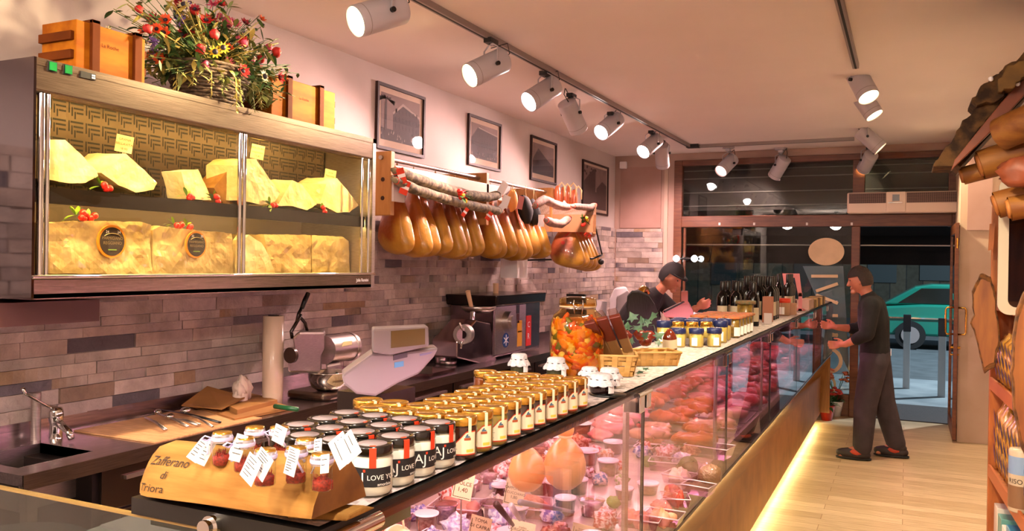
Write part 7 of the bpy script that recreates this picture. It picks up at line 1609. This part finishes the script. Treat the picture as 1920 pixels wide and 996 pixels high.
def hairmesh(M, parent, nm='hair', m_=hair, cap=False):
    mb = MB(); n, m = 30, 16; vs = []
    for k in range(m+1):
        th = PI*.64*k/m
        for i in range(n):
            a = 2*PI*i/n; x, y, z = math.sin(th)*math.sin(a), math.sin(th)*math.cos(a), math.cos(th)
            lim = .30 if y > .1 else -1
            q = 1.10+.04*noise.noise(Vector((x*6, y*6, z*6)))*(0 if cap else 1)
            Z_ = z
            if y > 0 and z < .38: Z_ = .38+(z-.38)*.1; s_ = math.sqrt(max(0, 1-Z_*Z_)); f = math.hypot(x, y); x, y = x/f*s_, y/f*s_
            vs.append(M @ Vector((x*.082*q, y*.100*q+(.0), Z_*.122*q)))
    mb.add(vs, [(k*n+i, k*n+(i+1) % n, (k+1)*n+(i+1) % n, (k+1)*n+i) for k in range(m) for i in range(n)], 0, True); return mb.build(nm, m_, parent)
hairmesh(M_, cu)
for q in (-1, 1): MB().blob(M_ @ Vector((q*.030, .083, .012)), (.006, .010, .006), amp=0, n=10).build('eye', mat('eye dark', '#140c0a', .3), cu)
MB().box((-.115, 8.03, .93), (-.11, 8.045, .99)).build('phone_clip', WHITEP, cu)
# --- butcher: leans over the counter behind the scale
bt = thing('person', 'person in black shirt, apron and dark cap leaning forward behind the counter', 'person', (-2.1, 7.0, 0)); J = []; E = []
pel = jj(-2.22, 7.02, .95, .12, None, .15); sp1 = jj(-2.20, 7.01, 1.08, .115, pel, .15); sp2 = jj(-2.12, 7.0, 1.24, .125, sp1, .17); chs = jj(-2.03, 6.99, 1.37, .115, sp2, .175); nk = jj(-1.93, 6.98, 1.45, .050, chs); nk2 = jj(-1.87, 6.98, 1.51, .044, nk)
shn = jj(-2.03, 6.79, 1.41, .066, chs); eln = jj(-1.92, 6.74, 1.17, .050, shn); wrn = jj(-1.70, 6.86, 1.22, .032, eln)
shf = jj(-1.98, 7.19, 1.41, .066, chs); elf = jj(-1.76, 7.24, 1.22, .050, shf); wrf = jj(-1.62, 7.08, 1.33, .032, elf)
hpn = jj(-2.23, 6.93, .87, .10, pel); knn = jj(-2.20, 6.92, .49, .066, hpn); ann = jj(-2.24, 6.91, .10, .044, knn); too = jj(-2.08, 6.90, .035, .032, ann)
hpf = jj(-2.23, 7.12, .87, .10, pel); knf = jj(-2.20, 7.13, .49, .066, hpf); anf = jj(-2.24, 7.14, .10, .044, knf); tof = jj(-2.08, 7.15, .035, .032, anf)
handchain(J, E, wrn, None, (.85, .3, -.2), (.2, .5, .8), -.6); handchain(J, E, wrf, None, (.8, -.3, .3), (-.1, -.3, .9), -.6)
M_, hm = head(Vector((-1.80, 6.97, 1.60)), -PI/2-.25, R(-32), 1.0); skinmesh('body', J, E, skm, bt, .0085, 2, hm, 3)
mn_, mf_ = midj(eln, wrn, .2, .045), midj(elf, wrf, .2, .045)
shm = mat('black shirt', '#160e12', .85, bump=.2, bscale=12)
clothes('shirt', [pel, sp1, sp2, chs, nk, shn, eln, shf, elf, mn_, mf_], .016, shm, J+[], E+[(eln, mn_), (elf, mf_)], bt)
clothes('trousers', [pel, hpn, knn, ann, hpf, knf, anf], .016, trs, J, E, bt)
for y in (6.905, 7.145): MB().blob((-2.14, y, .045), (.145, .05, .045), amp=.05, n=18, power=.8).build('shoe', BLACKM, bt)
hairmesh(M_, bt, 'cap', mat('dark cap', '#1a1416', .8), True)
mb = MB(); vs = [M_ @ Vector((.072*math.sin(a), .078+.060*math.cos(a), .050-.010*math.cos(a))) for a in [-1.35+i*.27 for i in range(11)]]+[M_ @ Vector((.080*math.sin(a), .04*math.cos(a)+.03, .052)) for a in [-1.35+i*.27 for i in range(11)]]
mb.add(vs, [(i, i+1, 12+i, 11+i) for i in range(10)], 0, True); mb.build('cap_peak', MC['dark cap'], bt, solid=.004)
for q in (-1, 1): MB().blob(M_ @ Vector((q*.030, .083, .012)), (.006, .010, .006), amp=0, n=10).build('eye', MC['eye dark'], bt)
ap = MB(); ap.add([(-1.985, 6.90, 1.43), (-1.955, 7.08, 1.43), (-1.93, 7.12, 1.25), (-2.02, 7.17, 1.0), (-2.05, 7.17, .55), (-2.06, 6.86, .55), (-2.04, 6.85, 1.0), (-1.97, 6.84, 1.25)], [(0, 1, 2, 7), (7, 2, 3, 6), (6, 3, 4, 5)]); ap.build('apron', mat('plum apron', '#241418', .85), bt, solid=.006)
st = MB(); [st.tube([(-2.085+.02*k, 6.722, 1.36-.022*k), (-2.03+.02*k, 6.712, 1.365-.022*k)], .005, 5) for k in range(3)]; st.build('sleeve_stripe', mat('red stripe', '#a01c24', .6), bt)
